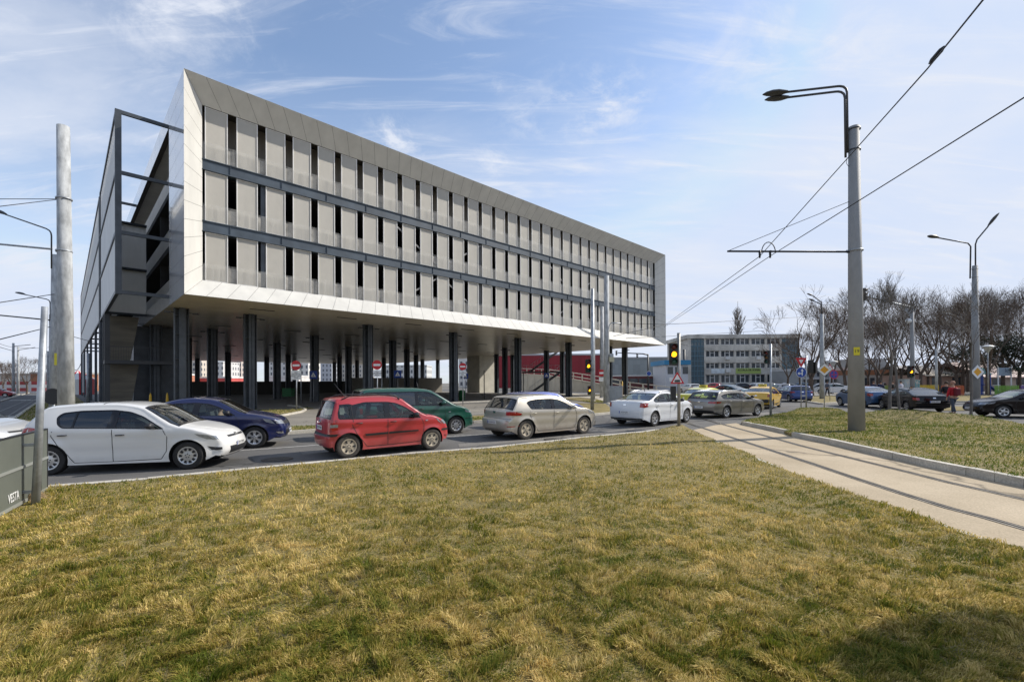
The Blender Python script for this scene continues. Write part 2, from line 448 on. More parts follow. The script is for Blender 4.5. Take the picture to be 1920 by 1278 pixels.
    for x in xs: 
        zt = max(.34, topz(x)); zl = zs - .01 if xw[0] - .3 < x < xw[1] + .3 else .26
        vs += [(x, -yb, zl), (x, yb, zl), (x, yb, zt), (x, -yb, zt)]
    body.add(vs, [(4 * i + k, 4 * i + (k + 1) % 4, 4 * i + 4 + (k + 1) % 4, 4 * i + 4 + k) for i in range(14) for k in range(4)] + [(0, 1, 2, 3), (59, 58, 57, 56)], 1)
    for x0, x1 in ((xw[0] + ra, xw[1] - ra),):    # side sills fill under the doors
        for sgn in (1, -1):
            y0, y1 = sorted((sgn * (W - .28), sgn * (W - .07)))
            body.box(x0, x1, y0, y1, zs + .005, zs + .10, 1)
    bo = body.build('body', [paint, M['black']], root)
    bm = bmesh.new(); bm.from_mesh(bo.data); bmesh.ops.remove_doubles(bm, verts=bm.verts, dist=.0006); bm.to_mesh(bo.data); bm.free()
    bo.data.set_sharp_from_angle(angle=radians(38))
    def flank(nm, poly, m, off, parent=root, both=True, solid=True, smooth_loop=0, sides=(1, -1)):
        pl = clampq(poly)
        Vp, fp = tri_region(pl, [], .12)
        if not fp: return None
        for sgn in sides:
            mb = MB()
            mb.add([(x, sgn * (F(x, z) + off), z) for x, z in Vp], fp if sgn < 0 else [f[::-1] for f in fp], 0, True)
            if solid and off > 0:
                n = len(pl); mb.add([(x, sgn * (F(x, z) + off), z) for x, z in pl] + [(x, sgn * (F(x, z) - .004), z) for x, z in pl], [(i, (i + 1) % n, n + (i + 1) % n, n + i) for i in range(n)], 0)
            mb.build(nm, m, parent)
    def line(mb, pts, w, off, sgn=None):
        for sg in ((1, -1) if sgn is None else (sgn,)):
            for a, b in zip(pts[:-1], pts[1:]):
                k = max(1, int(hypot(b[0] - a[0], b[1] - a[1]) / .08)); dx, dz = b[0] - a[0], b[1] - a[1]; l = hypot(dx, dz) or 1
                nx, nz = -dz / l * w / 2, dx / l * w / 2
                vs = []
                for j in range(k + 1):
                    x = a[0] + dx * j / k; z = a[1] + dz * j / k
                    for s2 in (1, -1): vs.append((x + nx * s2, sg * (F(x + nx * s2, z + nz * s2) + off), z + nz * s2))
                mb.add(vs, [(2 * j, 2 * j + 1, 2 * j + 3, 2 * j + 2) for j in range(k)], 0, True)
    # window frames and glass, one pane per side and opening
    wins = [round_poly(w, .035) for w in S['wins']]
    V2, f2 = tri_region(dlo, wins, .14)
    fr = MB()
    for sgn in (1, -1): fr.add([(x, sgn * (F(x, z) - .004), z) for x, z in V2], f2 if sgn < 0 else [f[::-1] for f in f2], 0, True)
    fr.build('window_frame', M['gloss_black'], root)
    for k, w in enumerate(wins):
        Vw, fw = tri_region(w, [], .14); gm = M['glass_tint'] if k in S.get('tint', ()) else M['glass']
        for sgn in (1, -1):
            MB().add([(x, sgn * (F(x, z) - .012), z) for x, z in Vw], fw if sgn < 0 else [f[::-1] for f in fw], 0, True).build('side_window', gm, root)
    cols = [s for s in full if abs(s) <= sgl]
    g1 = MB(); shell_grid(g1, list(range(ia, ib + 1)), cols, 0, off=-.006); ws = g1.build('windscreen', M['glass'], root)
    g2 = MB(); shell_grid(g2, list(range(ic, id_ + 1)), cols, 0, off=-.006); rw = g2.build('rear_window', M['glass_tint'] if S.get('rear_tint', True) else M['glass'], root)
    for (i0, i1) in ((ia, ib), (ic, id_)):
        rim = MB()
        for sg in (1, -1):
            rim_cols = [sg * (sgl - .06), sg * (sgl + .004)]
            shell_grid(rim, list(range(i0, i1 + 1)), rim_cols, 0, off=.003)
        shell_grid(rim, [i0 - .1, i0 + (i1 - i0) * .09], cols, 0, off=.003); shell_grid(rim, [i1 - (i1 - i0) * .08, i1 + .1], cols, 0, off=.003)
        rim.build('glass_seal', M['gloss_black'], root)
    def shp(nm, z0, z1, s0, s1, m, front, off=.006, mirror=True, zs0=None, zs1=None):
        "patch on the nose or tail; zs0/zs1: heights at the outer edge when it slants"
        mb = MB(); nn = 7
        for sg in ((1, -1) if mirror else (1,)):
            if s0 > .1: mb = MB()
            vs = []; 
            for j in range(nn + 1):
                s = s0 + (s1 - s0) * j / nn; f = j / nn
                a = z0 + ((zs0 if zs0 is not None else z0) - z0) * f; b = z1 + ((zs1 if zs1 is not None else z1) - z1) * f
                for i in range(5):
                    vs.append(Sh(tau_zs(a + (b - a) * i / 4, front, s), sg * s, off))
            mb.add(vs, [(5 * j + i, 5 * j + i + 1, 5 * j + 6 + i, 5 * j + 5 + i) for j in range(nn) for i in range(4)], 0, True)
            if off > 0:
                o = []
                ring = [(0, i) for i in range(5)] + [(j, 4) for j in range(1, nn + 1)] + [(nn, i) for i in range(3, -1, -1)] + [(j, 0) for j in range(nn - 1, 0, -1)]
                ctr = sum((Vector(v) for v in vs), Vector()) / len(vs)
                nd = Vector((1 if front else -1, 0, 0))
                pts = [Vector(vs[5 * j + i]) for j, i in ring]; n = len(pts)
                mb.add(pts + [p - nd * (off + .01) for p in pts], [(i, (i + 1) % n, n + (i + 1) % n, n + i) for i in range(n)], 0)
            if s0 > .1: mb.build(nm, m, root)
        if s0 <= .1: mb.build(nm, m, root)
    for it in S.get('ends', []): shp(*[M[x] if (k == 5 and isinstance(x, str)) else x for k, x in enumerate(it)])
    for it in S.get('flanks', []):
        nm, poly, m, off = it[:4]; flank(nm, poly, M[m] if isinstance(m, str) else m, off, smooth_loop=it[4] if len(it) > 4 else 0)
    # lamps as separate parts left and right
    for nm, poly, m, off, front, (z0, z1, s0, e0, e1) in S.get('lamps', []):
        mm = M[m] if isinstance(m, str) else m
        for sg in (1, -1):
            mb = MB(); nn = 7; vs = []
            for j in range(nn + 1):
                s = s0 + (1.0 - s0) * j / nn; f = j / nn; a = z0 + (e0 - z0) * f; b = z1 + (e1 - z1) * f
                for i in range(5): vs.append(Sh(tau_zs(a + (b - a) * i / 4, front, s), sg * s, off))
            mb.add(vs, [(5 * j + i, 5 * j + i + 1, 5 * j + 6 + i, 5 * j + 5 + i) for j in range(nn) for i in range(4)], 0, True)
            if poly:
                Vp, fp = tri_region(clampq(poly), [], .12)
                mb.add([(x, sg * (F(x, z) + off), z) for x, z in Vp], fp, 0, True)
            mb.build(nm, mm, root)
    for sg in (1, -1):
        seam = MB()
        for pl in S.get('doors', []): line(seam, pl, .013, .003, sg)
        if S.get('doors'): seam.build('door_seam', M['black'], root)
    hm = M.get(S.get('handle', 'paint'), paint)
    for hx, hz in S.get('handles', []):
        for sg in (1, -1):
            mb = MB(); y = F(hx, hz)
            mb.tube([(hx - .08, sg * (y + .002), hz), (hx - .055, sg * (y + .032), hz), (hx + .055, sg * (y + .032), hz + .004), (hx + .08, sg * (y + .002), hz + .004)], [.011, .014, .014, .011], 6)
            mb.build('door_handle', hm, root)
    if 'mirror' in S:
        mx, mz = S['mirror']; mcol = M['black'] if S.get('mirror_black', True) else paint
        for sg in (1, -1):
            y = F(mx, mz); mb = MB()
            mb.bar((mx + .02, sg * (y - .01), mz - .01), (mx, sg * (y + .10), mz + .02), .05, .03)
            prof = [(.0, -.075), (.045, -.07), (.068, -.03), (.075, .02), (.06, .055), (0, .06)]
            Mx = Matrix.Translation((mx, sg * (y + .13), mz + .055)) @ Matrix.Rotation(pi / 2, 4, 'Y') @ Matrix.Diagonal((.95, 1.35, 1, 1))
            mb.lathe(prof, 14, 0, Mx)
            mb.build('wing_mirror', mcol, root)
    for k, (m, hn) in enumerate((('tyre', 0),)): pass
    # wheels
    tw = S.get('tw', .2); tym = M[S.get('tyrem', 'tyre')]; hubm = M[S.get('hubm', 'hub')]
    for xc in xw:
        for sg in (1, -1):
            yo = F(xc, R + ra - .02) - .035
            Mx = Matrix.Translation((xc, sg * (yo - tw / 2), R)) @ Matrix.Rotation(-sg * pi / 2, 4, 'X')
            h = tw / 2
            prof = [(.0, -h + .02), (.6 * R, -h + .02), (.64 * R, -h), (.93 * R, -h + .008), (R, -h + .035), (R, h - .035), (.95 * R, h - .008), (.85 * R, h), (.70 * R, h - .002), (.645 * R, h - .012)]
            ty = MB().lathe(prof, 28, 0, Mx).build('wheel', tym, root, 40)
            rm = MB(); rr = .655 * R
            rm.lathe([(rr, h - .004), (rr - .018, h - .002), (rr - .03, h - .018), (.33 * R, h - .012), (.16 * R, h - .004), (.07 * R, h), (0, h)], 28, 0, Mx)
            ns = S.get('slots', 7); sw = S.get('slotw', .55); r0 = S.get('slr0', .27) * R; r1 = .55 * R
            for k in range(ns):
                a = 2 * pi * k / ns; da = pi / ns * sw
                vs = []
                for r, f in ((r0, .7), (r0 + (r1 - r0) * .5, 1), (r1, .9)):
                    for q in (-1, -.33, .33, 1): vs.append((r * cos(a + da * f * q), r * sin(a + da * f * q), h - .0035 if r > r0 + .02 else h - .005))
                vs = [tuple(Mx @ Vector(p)) for p in vs]
                rm.add(vs, [(4 * i + j, 4 * i + j + 1, 4 * i + 5 + j, 4 * i + 4 + j) for i in range(2) for j in range(3)], 1)
            for k in range(5):
                a = 2 * pi * k / 5 + .3; rm.lathe([(.012, h + .0), (.012, h + .004), (0, h + .005)], 6, 1, Mx @ Matrix.Translation((.12 * R * cos(a) / .9, .12 * R * sin(a) / .9, 0)))
            r_ = rm.build('rim', [hubm, M['black']], ty)
    # cabin
    if S.get('cabin', True):
        fx = S.get('seatx', (.15, -.75)); sh = belt(0)
        for k, x in enumerate(fx):
            for y in ((-.36, .36) if k == 0 else (-.42, 0, .42)):
                mb = MB(); T_ = Matrix.Translation((x, y, sh - .18)) @ Matrix.Rotation(-.22, 4, 'Y')
                mb.box(-.06, .06, -.21, .21, -.35, .30, 0, T_); mb.box(-.045, .035, -.12, .12, .33, .50, 0, T_); mb.bar(T_ @ Vector((0, -.05, .28)), T_ @ Vector((0, -.05, .36)), .012); 
                s_ = mb.build('seat', M['seat'], root)
                bv = s_.modifiers.new('bevel', 'BEVEL'); bv.width = .04; bv.segments = 2
        dx = S.get('dash', .95); mb = MB(); mb.box(dx - .18, dx + .3, -(W - .2), W - .2, sh - .22, sh - .02)
        mb.build('dashboard', M['dark'], root)
        mb = MB(); c0 = Vector((dx - .32, .36, sh - .01)); Rm = Matrix.Translation(c0) @ Matrix.Rotation(-1.15, 4, 'Y')
        mb.tube([Rm @ Vector((.18 * cos(a), .18 * sin(a), 0)) for a in [2 * pi * k / 20 for k in range(21)]], .014, 6, cap=False)
        mb.bar(Rm @ Vector((-.17, 0, 0)), Rm @ Vector((.17, 0, 0)), .03); mb.build('steering_wheel', M['black'], root)
    if S.get('rails'):
        x0, x1, zr = S['rails']; i0 = tau_x(x0); i1 = tau_x(x1)
        for sg in (1, -1):
            pts = [Sh(i0 + (i1 - i0) * k / 8, sg * .88) for k in range(9)]
            pts = [p + Vector((0, 0, (.005 if k in (0, 8) else zr))) for k, p in enumerate(pts)]
            MB().tube(pts, .016, 6).build('roof_rail', M[S.get('railm', 'black')], root)
    if 'antenna' in S:
        x, lean, ln = S['antenna']; p = Sh(tau_x(x), 0)
        MB().tube([p, p + Vector((lean * .1, 0, .02)), p + Vector((lean * ln, 0, ln * .8))], [.022, .014, .009], 5).build('antenna', M['black'], root)
    for (txt, front, z, w) in S.get('plates', []):
        t = tau_z(z, front); c = Sh(t, 0); d = 1 if front else -1
        lo = Sh(tau_z(z - .05, front), 0); hi = Sh(tau_z(z + .05, front), 0)
        tilt = atan2((hi.x - lo.x) * d, hi.z - lo.z)
        pe = MB().box(-w / 2, w / 2, -.055, .055, 0, .012)
        pb = pe.build('licence_plate', M['plate'], root)
        rot = (Matrix.Rotation(d * pi / 2, 4, 'Z') @ Matrix.Rotation(pi / 2 + tilt * -1, 4, 'X')).to_euler()
        pb.location = c + Vector((d * .012, 0, 0)); pb.rotation_euler = rot
        text_obj(txt, .085, M['ink'], pb, loc=(.015, 0, .0135), ext=.001)
        MB().box(-w / 2 + .004, -w / 2 + .04, -.05, .05, .0125, .0135).build('blue_band', M['blueband'], pb)
    root['F'] = 0; del root['F']
    return root
M['blueband'] = mat('plate_blue', (.02, .06, .4), .4)

def set_car(o, rear, front, W, near=-1, wb=None, z=0):
    "rear / front: ground points under the near side wheels"
    a = Vector(rear); b = Vector(front); mid = (a + b) / 2; d = (b - a).normalized(); left = Vector((-d.y, d.x))
    c = mid + left * (-near) * (W - .12) * 1.0
    o.location = (c.x, c.y, z); o.rotation_euler = (0, 0, atan2(d.y, d.x)); return o
# ---------------------------------------------------------------- the cars
def paint(name, c, metal=0, rough=.32, dirt=.35, dh=.25, dc=(.22, .19, .15), base=0):
    return mat(name, c, rough, metal, coat=.9, dirt=(dc, dh, dirt, base))
def dr(xA, xB, xC, b, ra_x, zs=.235, zt=None):
    "seams of two doors: front edge, B post, rear edge curving round the arch"
    zt = zt or b
    return [[(xA - .02, zt - .04), (xA + .06, b - .2), (xA + .04, .42), (xA - .06, zs + .02)], [(xB, b - .01), (xB + .01, zs)], [(xA - .06, zs + .02), (xB, zs), (ra_x + .14, zs), (ra_x + .02, .42), (ra_x - .14, .62), (xC - .02, b - .12), (xC, b - .02)]]

def spec_hatch():
    return dict(grid=.055, W=.855, wb=2.57, R=.305, belt=(1.0, .86), screen=(10, 11), rearglass=(5, 6), tum=.32,
        sil=[(-1.80, .27), (-1.89, .40), (-1.905, .60), (-1.875, .76), (-1.85, .92), (-1.77, 1.07), (-1.50, 1.385), (-1.36, 1.44), (-.8, 1.485), (-.15, 1.49), (.42, 1.41), (1.13, 1.0), (1.5, .91), (1.82, .80), (1.99, .67), (2.07, .52), (2.08, .38), (1.98, .24)],
        dlo=[(-1.17, 1.20), (-1.13, 1.04), (-1.03, .965), (0, .935), (.86, .90), (.70, 1.0), (.42, 1.185), (.16, 1.29), (-.15, 1.335), (-.75, 1.33), (-1.08, 1.29)],
        wins=[[(-1.13, 1.19), (-1.09, 1.05), (-1.01, .985), (-.87, .98), (-.84, 1.295), (-1.05, 1.265)], [(-.835, .98), (-.24, .955), (-.19, 1.31), (-.80, 1.30)], [(-.07, .955), (.76, .925), (.64, 1.0), (.39, 1.165), (.13, 1.265), (-.05, 1.305)]],
        tint=(0, 1), doors=dr(.84, -.13, -1.2, .93, -.96), handles=[(.02, .80), (-1.02, .82)], handle='black', mirror=(.63, .93),
        ends=[('grille', .30, .46, 0, .50, 'black', True, .004), ('upper_grille', .66, .70, 0, .42, 'black', True, .004), ('badge', .665, .72, 0, .06, 'chrome', True, .012), ('bumper_lip', .23, .26, 0, .8, 'black', True, .004)],
        lamps=[('headlight', [(1.95, .745), (1.43, .785), (1.52, .72), (1.66, .655), (1.95, .64)], 'whitelamp', .006, True, (.66, .70, .70, .64, .745)), ('tail_light', [(-1.74, 1.0), (-1.45, .98), (-1.5, .88), (-1.74, .80)], 'redlamp', .006, False, (.80, .95, .72, .8, 1.0)), ('fog_light', [(1.66, .50), (1.86, .47), (1.86, .40), (1.74, .41)], 'black', .006, True, (.41, .46, .80, .40, .47))],
        plates=[('B 19 XAE', True, .50, .5)], slots=10, slotw=.62, slr0=.36)
def spec_sedan(tail=1.08, W=.87, wb=2.63, L=(.86, .85), H=1.50, hood=.98, taxi=0):
    xr = -wb / 2 - L[0]; xf = wb / 2 + L[1]
    return dict(grid=.055, W=W, wb=wb, R=.315, belt=(1.02, .90), screen=(9, 10), rearglass=(5, 6), tum=.33, sg=.80, rear_tint=False,
        sil=[(xr + .10, .28), (xr, .42), (xr - .01, .66), (xr + .04, .95), (xr + .09, tail), (xr + .52, tail + .06), (-.98, H - .12), (-.55, H - .02), (-.1, H), (.42, H - .08), (1.10, 1.06), (1.5, hood), (xf - .25, .86), (xf - .10, .74), (xf - .01, .58), (xf, .42), (xf - .10, .27)],
        dlo=[(-1.42, 1.06), (-1.30, 1.0), (0, .98), (.86, .96), (.70, 1.06), (.42, 1.22), (.16, 1.32), (-.15, H - .145), (-.65, H - .155), (-1.02, H - .25), (-1.30, 1.17)],
        wins=[[(-1.35, 1.07), (-1.28, 1.03), (-1.02, 1.025), (-.98, H - .27), (-1.27, 1.16)], [(-.97, 1.02), (-.24, 1.0), (-.20, H - .175), (-.65, H - .185), (-.93, H - .245)], [(-.08, 1.0), (.75, .985), (.64, 1.07), (.40, 1.20), (.13, 1.295), (-.05, H - .18)]],
        doors=dr(.86, -.14, -1.28, .98, -.98), handles=[(.0, .87), (-1.08, .885)], mirror=(.66, 1.0),
        ends=[('grille', .36, .50, 0, .52, 'black', True, .004), ('upper_grille', .66, .76, 0, .44, 'black', True, .004), ('badge', .70, .76, 0, .06, 'chrome', True, .012), ('rear_badge', .88, .94, 0, .05, 'chrome', False, .008), ('lower_bumper', .28, .36, 0, .8, 'black', False, .004)],
        lamps=[('headlight', [(xf - .30, .83), (xf - .62, .85), (xf - .55, .76), (xf - .30, .68)], 'whitelamp', .006, True, (.68, .79, .50, .70, .80)), ('tail_light', [(xr + .19, 1.0), (xr + .42, .98), (xr + .42, .84), (xr + .19, .80)], 'redlamp', .006, False, (.82, .98, .62, .80, 1.0)), ('fog_light', None, 'chrome', .006, True, (.40, .47, .74, .40, .46))],
        plates=[('B 77 LGN', True, .44, .5), ('B 02 KZR', False, .60, .5)], slots=6, slotw=.5, slr0=.24)
def spec_upright():
    return dict(grid=.055, W=.79, wb=2.30, R=.295, belt=(.98, .90), screen=(11, 12), rearglass=(5, 6), tum=.20, sg=.80, crease=.14, ins_r=.16, rear_tint=False,
        sil=[(-1.64, .28), (-1.69, .38), (-1.70, .55), (-1.66, .60), (-1.655, .88), (-1.64, 1.0), (-1.50, 1.44), (-1.42, 1.50), (-.95, 1.535), (-.4, 1.545), (.05, 1.53), (.38, 1.46), (1.02, 1.03), (1.35, .95), (1.62, .83), (1.74, .70), (1.79, .55), (1.80, .38), (1.70, .25)],
        dlo=[(-1.42, 1.34), (-1.41, .98), (-.9, .965), (0, .945), (.82, .92), (.64, 1.05), (.36, 1.24), (.12, 1.345), (-.12, 1.385), (-.72, 1.395), (-1.05, 1.33), (-1.12, 1.36)],
        wins=[[(-1.37, 1.31), (-1.36, 1.02), (-1.13, 1.01), (-1.12, 1.31)], [(-.99, 1.0), (-.24, .985), (-.21, 1.355), (-.66, 1.355), (-.93, 1.27)], [(-.09, .98), (.72, .955), (.59, 1.05), (.34, 1.215), (.10, 1.32), (-.07, 1.35)]],
        doors=dr(.83, -.15, -1.05, .94, -.83, zs=.26) + [[(-1.05, .92), (-1.08, 1.33)]], handles=[(.0, .86), (-.90, .865)], handle='black', mirror=(.60, .96),
        flanks=[('rubbing_strip', [(-.72, .53), (-.14, .545), (-.14, .60), (-.75, .585)], 'black', .018), ('rubbing_strip', [(-.11, .545), (.72, .565), (.72, .60), (-.11, .60)], 'black', .018), ('side_repeater', [(.93, .83), (1.0, .835), (1.0, .86), (.93, .855)], 'whitelamp', .008), ('bumper_strip', [(-1.53, .56), (-1.18, .56), (-1.14, .62), (-1.53, .62)], 'black', .012), ('bumper_strip', [(1.46, .53), (1.62, .53), (1.62, .585), (1.48, .585)], 'black', .012)],
        ends=[('rear_bumper_strip', .56, .62, 0, 1.0, 'black', False, .010), ('front_bumper_strip', .53, .585, 0, 1.0, 'black', True, .010), ('tail_light_upper', .96, 1.38, .80, 1.0, 'redlamp', False, .012, True), ('grille', .62, .72, 0, .4, 'black', True, .004), ('rear_badge', .89, .95, 0, .07, 'chrome', False, .008), ('lower_grille', .30, .45, 0, .6, 'black', True, .004)],
        lamps=[('headlight', [(1.50, .86), (1.30, .90), (1.34, .80), (1.50, .70)], 'whitelamp', .006, True, (.70, .84, .58, .72, .82)), ('tail_light', [(-1.53, 1.0), (-1.42, .96), (-1.42, .72), (-1.53, .70)], 'redlamp', .010, False, (.68, .98, .78, .70, 1.0)), ('reversing_light', [(-1.53, .86), (-1.42, .855), (-1.42, .78), (-1.53, .785)], 'whitelamp', .016, False, (.78, .86, .80, .785, .86))],
        plates=[('CT 09 PND', False, .76, .46)], rails=(-1.30, .25, .075), antenna=(-.98, -.75, .42), slots=6, slotw=.34, slr0=.30, hubm='hub_dusty', tyrem='tyre_dusty', railm='black')
def spec_golf():
    return dict(grid=.055, W=.90, wb=2.62, R=.32, belt=(1.0, .90), screen=(11, 12), rearglass=(6, 7), tum=.34, sg=.82, ins_r=.24,
        sil=[(-1.98, .27), (-2.07, .36), (-2.09, .52), (-2.06, .66), (-2.0, .72), (-1.99, .92), (-1.92, 1.03), (-1.66, 1.36), (-1.50, 1.425), (-.9, 1.455), (-.2, 1.465), (.42, 1.38), (1.16, 1.0), (1.55, .94), (1.9, .82), (2.05, .70), (2.14, .54), (2.15, .38), (2.05, .25)],
        dlo=[(-1.27, 1.20), (-1.13, .985), (0, .95), (.90, .92), (.74, 1.0), (.42, 1.17), (.14, 1.275), (-.15, 1.315), (-.75, 1.31), (-1.12, 1.27)],
        wins=[[(-1.22, 1.19), (-1.10, 1.0), (-.93, .995), (-1.02, 1.245), (-1.12, 1.235)], [(-.90, .995), (-.22, .975), (-.20, 1.285), (-.72, 1.28), (-.99, 1.245)], [(-.07, .97), (.80, .945), (.68, 1.01), (.40, 1.145), (.13, 1.25), (-.05, 1.28)]],
        doors=dr(.86, -.14, -1.16, .95, -.95, zs=.25) + [[(-1.72, .80), (-1.72, .93), (-1.50, .93), (-1.50, .80), (-1.72, .80)]] , handles=[(.0, .845), (-.99, .855)], mirror=(.66, .95), mirror_black=False,
        flanks=[('rear_reflector', [(-1.83, .44), (-1.60, .455), (-1.60, .475), (-1.83, .465)], 'redlamp', .004)],
        ends=[('grille', .66, .72, 0, .5, 'black', True, .004), ('lower_grille', .32, .48, 0, .7, 'black', True, .004), ('boot_seam', .70, .712, 0, .80, 'black', False, .002), ('rear_badge', .86, .93, 0, .06, 'chrome', False, .008), ('rear_reflector', .44, .465, .70, 1, 'redlamp', False, .004)],
        lamps=[('headlight', [(1.78, .84), (1.45, .87), (1.52, .76), (1.78, .70)], 'whitelamp', .006, True, (.68, .78, .55, .70, .82)), ('tail_light', [(-1.79, .93), (-1.50, .86), (-1.55, .81), (-1.79, .80)], 'redlamp', .008, False, (.82, .93, .52, .80, .93))],
        plates=[('CJ 20 EGO', False, .57, .5)], slots=5, slotw=.30, slr0=.25, hubm='hub_dusty', tyrem='tyre_dusty', rails=None)
def spec_van():
    return dict(grid=.055, W=.905, wb=2.82, R=.32, belt=(1.10, .98), screen=(11, 12), rearglass=(6, 7), tum=.20, tumq=.15, sg=.82, ins_r=.14, ins_t=.09, rear_tint=True,
        sil=[(-2.12, .28), (-2.19, .40), (-2.20, .60), (-2.15, .66), (-2.14, 1.0), (-2.13, 1.05), (-2.12, 1.12), (-1.96, 1.60), (-1.82, 1.68), (-1.0, 1.715), (-.1, 1.71), (.55, 1.63), (1.50, 1.08), (1.85, .97), (2.10, .84), (2.22, .66), (2.26, .50), (2.26, .36), (2.16, .25)],
        dlo=[(-1.96, 1.52), (-1.98, 1.10), (-1.0, 1.09), (0, 1.07), (1.36, 1.02), (1.0, 1.25), (.62, 1.46), (.34, 1.56), (.0, 1.58), (-1.8, 1.57)],
        wins=[[(-1.88, 1.50), (-1.91, 1.15), (-1.12, 1.14), (-1.12, 1.53)], [(-1.04, 1.14), (-.14, 1.12), (-.14, 1.54), (-1.04, 1.54)], [(-.02, 1.12), (.86, 1.09), (.86, 1.28), (.58, 1.43), (.32, 1.52), (-.02, 1.54)], [(.92, 1.09), (1.24, 1.07), (.92, 1.25)]],
        tint=(0, 1), doors=[[(.94, 1.05), (.98, .60), (.90, .28)], [(-.06, 1.09), (-.06, .27)], [(-.06, .27), (.90, .27)], [(-1.08, 1.1), (-1.06, .75), (-.98, .42)], [(-1.06, 1.0), (-1.9, .98)]], handles=[(.06, .96), (-.92, .97)], handle='black', mirror=(.86, 1.10), mirror_black=False,
        flanks=[('rubbing_strip', [(-.95, .48), (.92, .48), (.92, .53), (-.95, .53)], 'paint_green', .012), ('side_repeater', [(1.10, .80), (1.18, .80), (1.18, .84), (1.10, .84)], 'whitelamp', .006), ('bumper_trim', [(1.78, .56), (1.97, .57), (1.97, .585), (1.78, .575)], 'chrome', .010)],
        ends=[('bumper_trim', .57, .585, 0, 1, 'chrome', True, .008), ('grille', .30, .46, 0, .6, 'black', True, .004)],
        lamps=[('headlight', [(2.0, .84), (1.76, .88), (1.80, .80), (1.98, .76)], 'whitelamp', .006, True, (.72, .82, .5, .76, .82)), ('tail_light', [(-2.02, 1.04), (-1.96, 1.04), (-1.96, .74), (-2.02, .74)], 'redlamp', .006, False, (.74, 1.04, .86, .74, 1.04))],
        slots=9, slotw=.5, slr0=.3, seatx=(.3, -.55), dash=1.05, antenna=(.3, -.3, .3))
def spec_wagon():
    s = spec_sedan(W=.91, wb=2.70, L=(1.02, .94), H=1.42); s['grid'] = .08
    s.update(belt=(.98, .86), rearglass=(5, 6), screen=(10, 11), rails=(-1.6, .1, .03), railm='chrome', tum=.36,
        sil=[(-2.28, .28), (-2.37, .40), (-2.385, .62), (-2.34, .86), (-2.26, .94), (-2.22, .99), (-1.86, 1.33), (-1.6, 1.38), (-.9, 1.415), (-.15, 1.42), (.38, 1.34), (1.16, .97), (1.6, .90), (2.02, .78), (2.18, .66), (2.27, .50), (2.28, .38), (2.18, .26)],
        dlo=[(-1.78, 1.13), (-1.62, .98), (0, .93), (.92, .90), (.70, 1.0), (.42, 1.14), (.14, 1.24), (-.15, 1.275), (-.85, 1.27), (-1.45, 1.22)],
        wins=[[(-1.70, 1.12), (-1.58, 1.01), (-1.13, .985), (-1.13, 1.215), (-1.42, 1.185)], [(-1.08, .98), (-.24, .955), (-.22, 1.24), (-.82, 1.24), (-1.06, 1.22)], [(-.08, .955), (.80, .93), (.66, 1.0), (.40, 1.12), (.13, 1.215), (-.05, 1.245)]],
        handles=[(.0, .82), (-1.09, .85)], doors=dr(.86, -.14, -1.28, .92, -1.0), plates=[('B 52 WTF', False, .56, .5)], slots=5, slotw=.45)
    s['ends'] = [('tail_trim', .86, .875, 0, .5, 'chrome', False, .004), ('lower_bumper', .28, .40, 0, .8, 'black', False, .004), ('grille', .40, .66, 0, .16, 'black', True, .004), ('rear_badge', .80, .86, 0, .05, 'chrome', False, .008)]
    s['lamps'] = [('headlight', [(1.98, .78), (1.62, .80), (1.70, .72), (1.98, .66)], 'whitelamp', .006, True, (.66, .74, .5, .67, .76)), ('tail_light', [(-2.16, .86), (-1.82, .84), (-1.86, .78), (-2.16, .75)], 'redlamp', .006, False, (.77, .85, .42, .75, .86))]
    s['plates'] = [('B 52 RMV', False, .56, .5)]
    return s
def spec_coupe():   # long low fastback saloon
    s = spec_sedan(W=.92, wb=2.76, L=(1.05, .96), H=1.42, tail=.98, hood=.90)
    s.update(belt=(.96, .86), sil=[(-2.32, .28), (-2.42, .42), (-2.43, .64), (-2.37, .88), (-2.30, .97), (-2.02, 1.01), (-1.10, 1.33), (-.55, 1.405), (-.1, 1.42), (.42, 1.34), (1.20, .98), (1.6, .90), (2.06, .78), (2.22, .66), (2.32, .52), (2.33, .40), (2.22, .27)],
        dlo=[(-1.55, 1.02), (-1.40, .95), (0, .92), (.92, .90), (.72, 1.0), (.42, 1.15), (.16, 1.25), (-.15, 1.295), (-.7, 1.28), (-1.12, 1.20)],
        wins=[[(-1.48, 1.02), (-1.38, .98), (-1.12, .975), (-1.12, 1.175), (-1.18, 1.155)], [(-1.07, .975), (-.24, .95), (-.2, 1.265), (-.68, 1.25), (-1.05, 1.185)], [(-.08, .945), (.80, .925), (.66, 1.0), (.4, 1.13), (.13, 1.225), (-.05, 1.265)]],
        handles=[(.0, .80), (-1.1, .82)], doors=dr(.88, -.14, -1.28, .91, -1.02), mirror=(.68, .93), slots=5, slotw=.6, rear_tint=True)
    s['lamps'] = [('headlight', [(2.02, .76), (1.68, .80), (1.74, .70), (2.02, .64)], 'whitelamp', .006, True, (.62, .72, .5, .64, .76)), ('tail_light', [(-2.22, .86), (-2.05, .85), (-2.05, .72), (-2.22, .70)], 'redlamp', .006, False, (.70, .84, .62, .70, .86))]
    s['ends'] = [('grille', .38, .66, 0, .34, 'black', True, .004), ('rear_badge', .80, .86, 0, .05, 'chrome', False, .008), ('boot_trim', .55, .56, 0, .95, 'chrome', False, .006), ('lower_bumper', .28, .36, 0, .8, 'black', False, .004)]
    return s
def gloss_down(m):
    nt = m.node_tree; b = nt.nodes['Principled BSDF']
    for l in list(b.inputs['Coat Weight'].links): nt.links.remove(l)
    b.inputs['Coat Weight'].default_value = .3; b.inputs['Specular IOR Level'].default_value = .25; return m
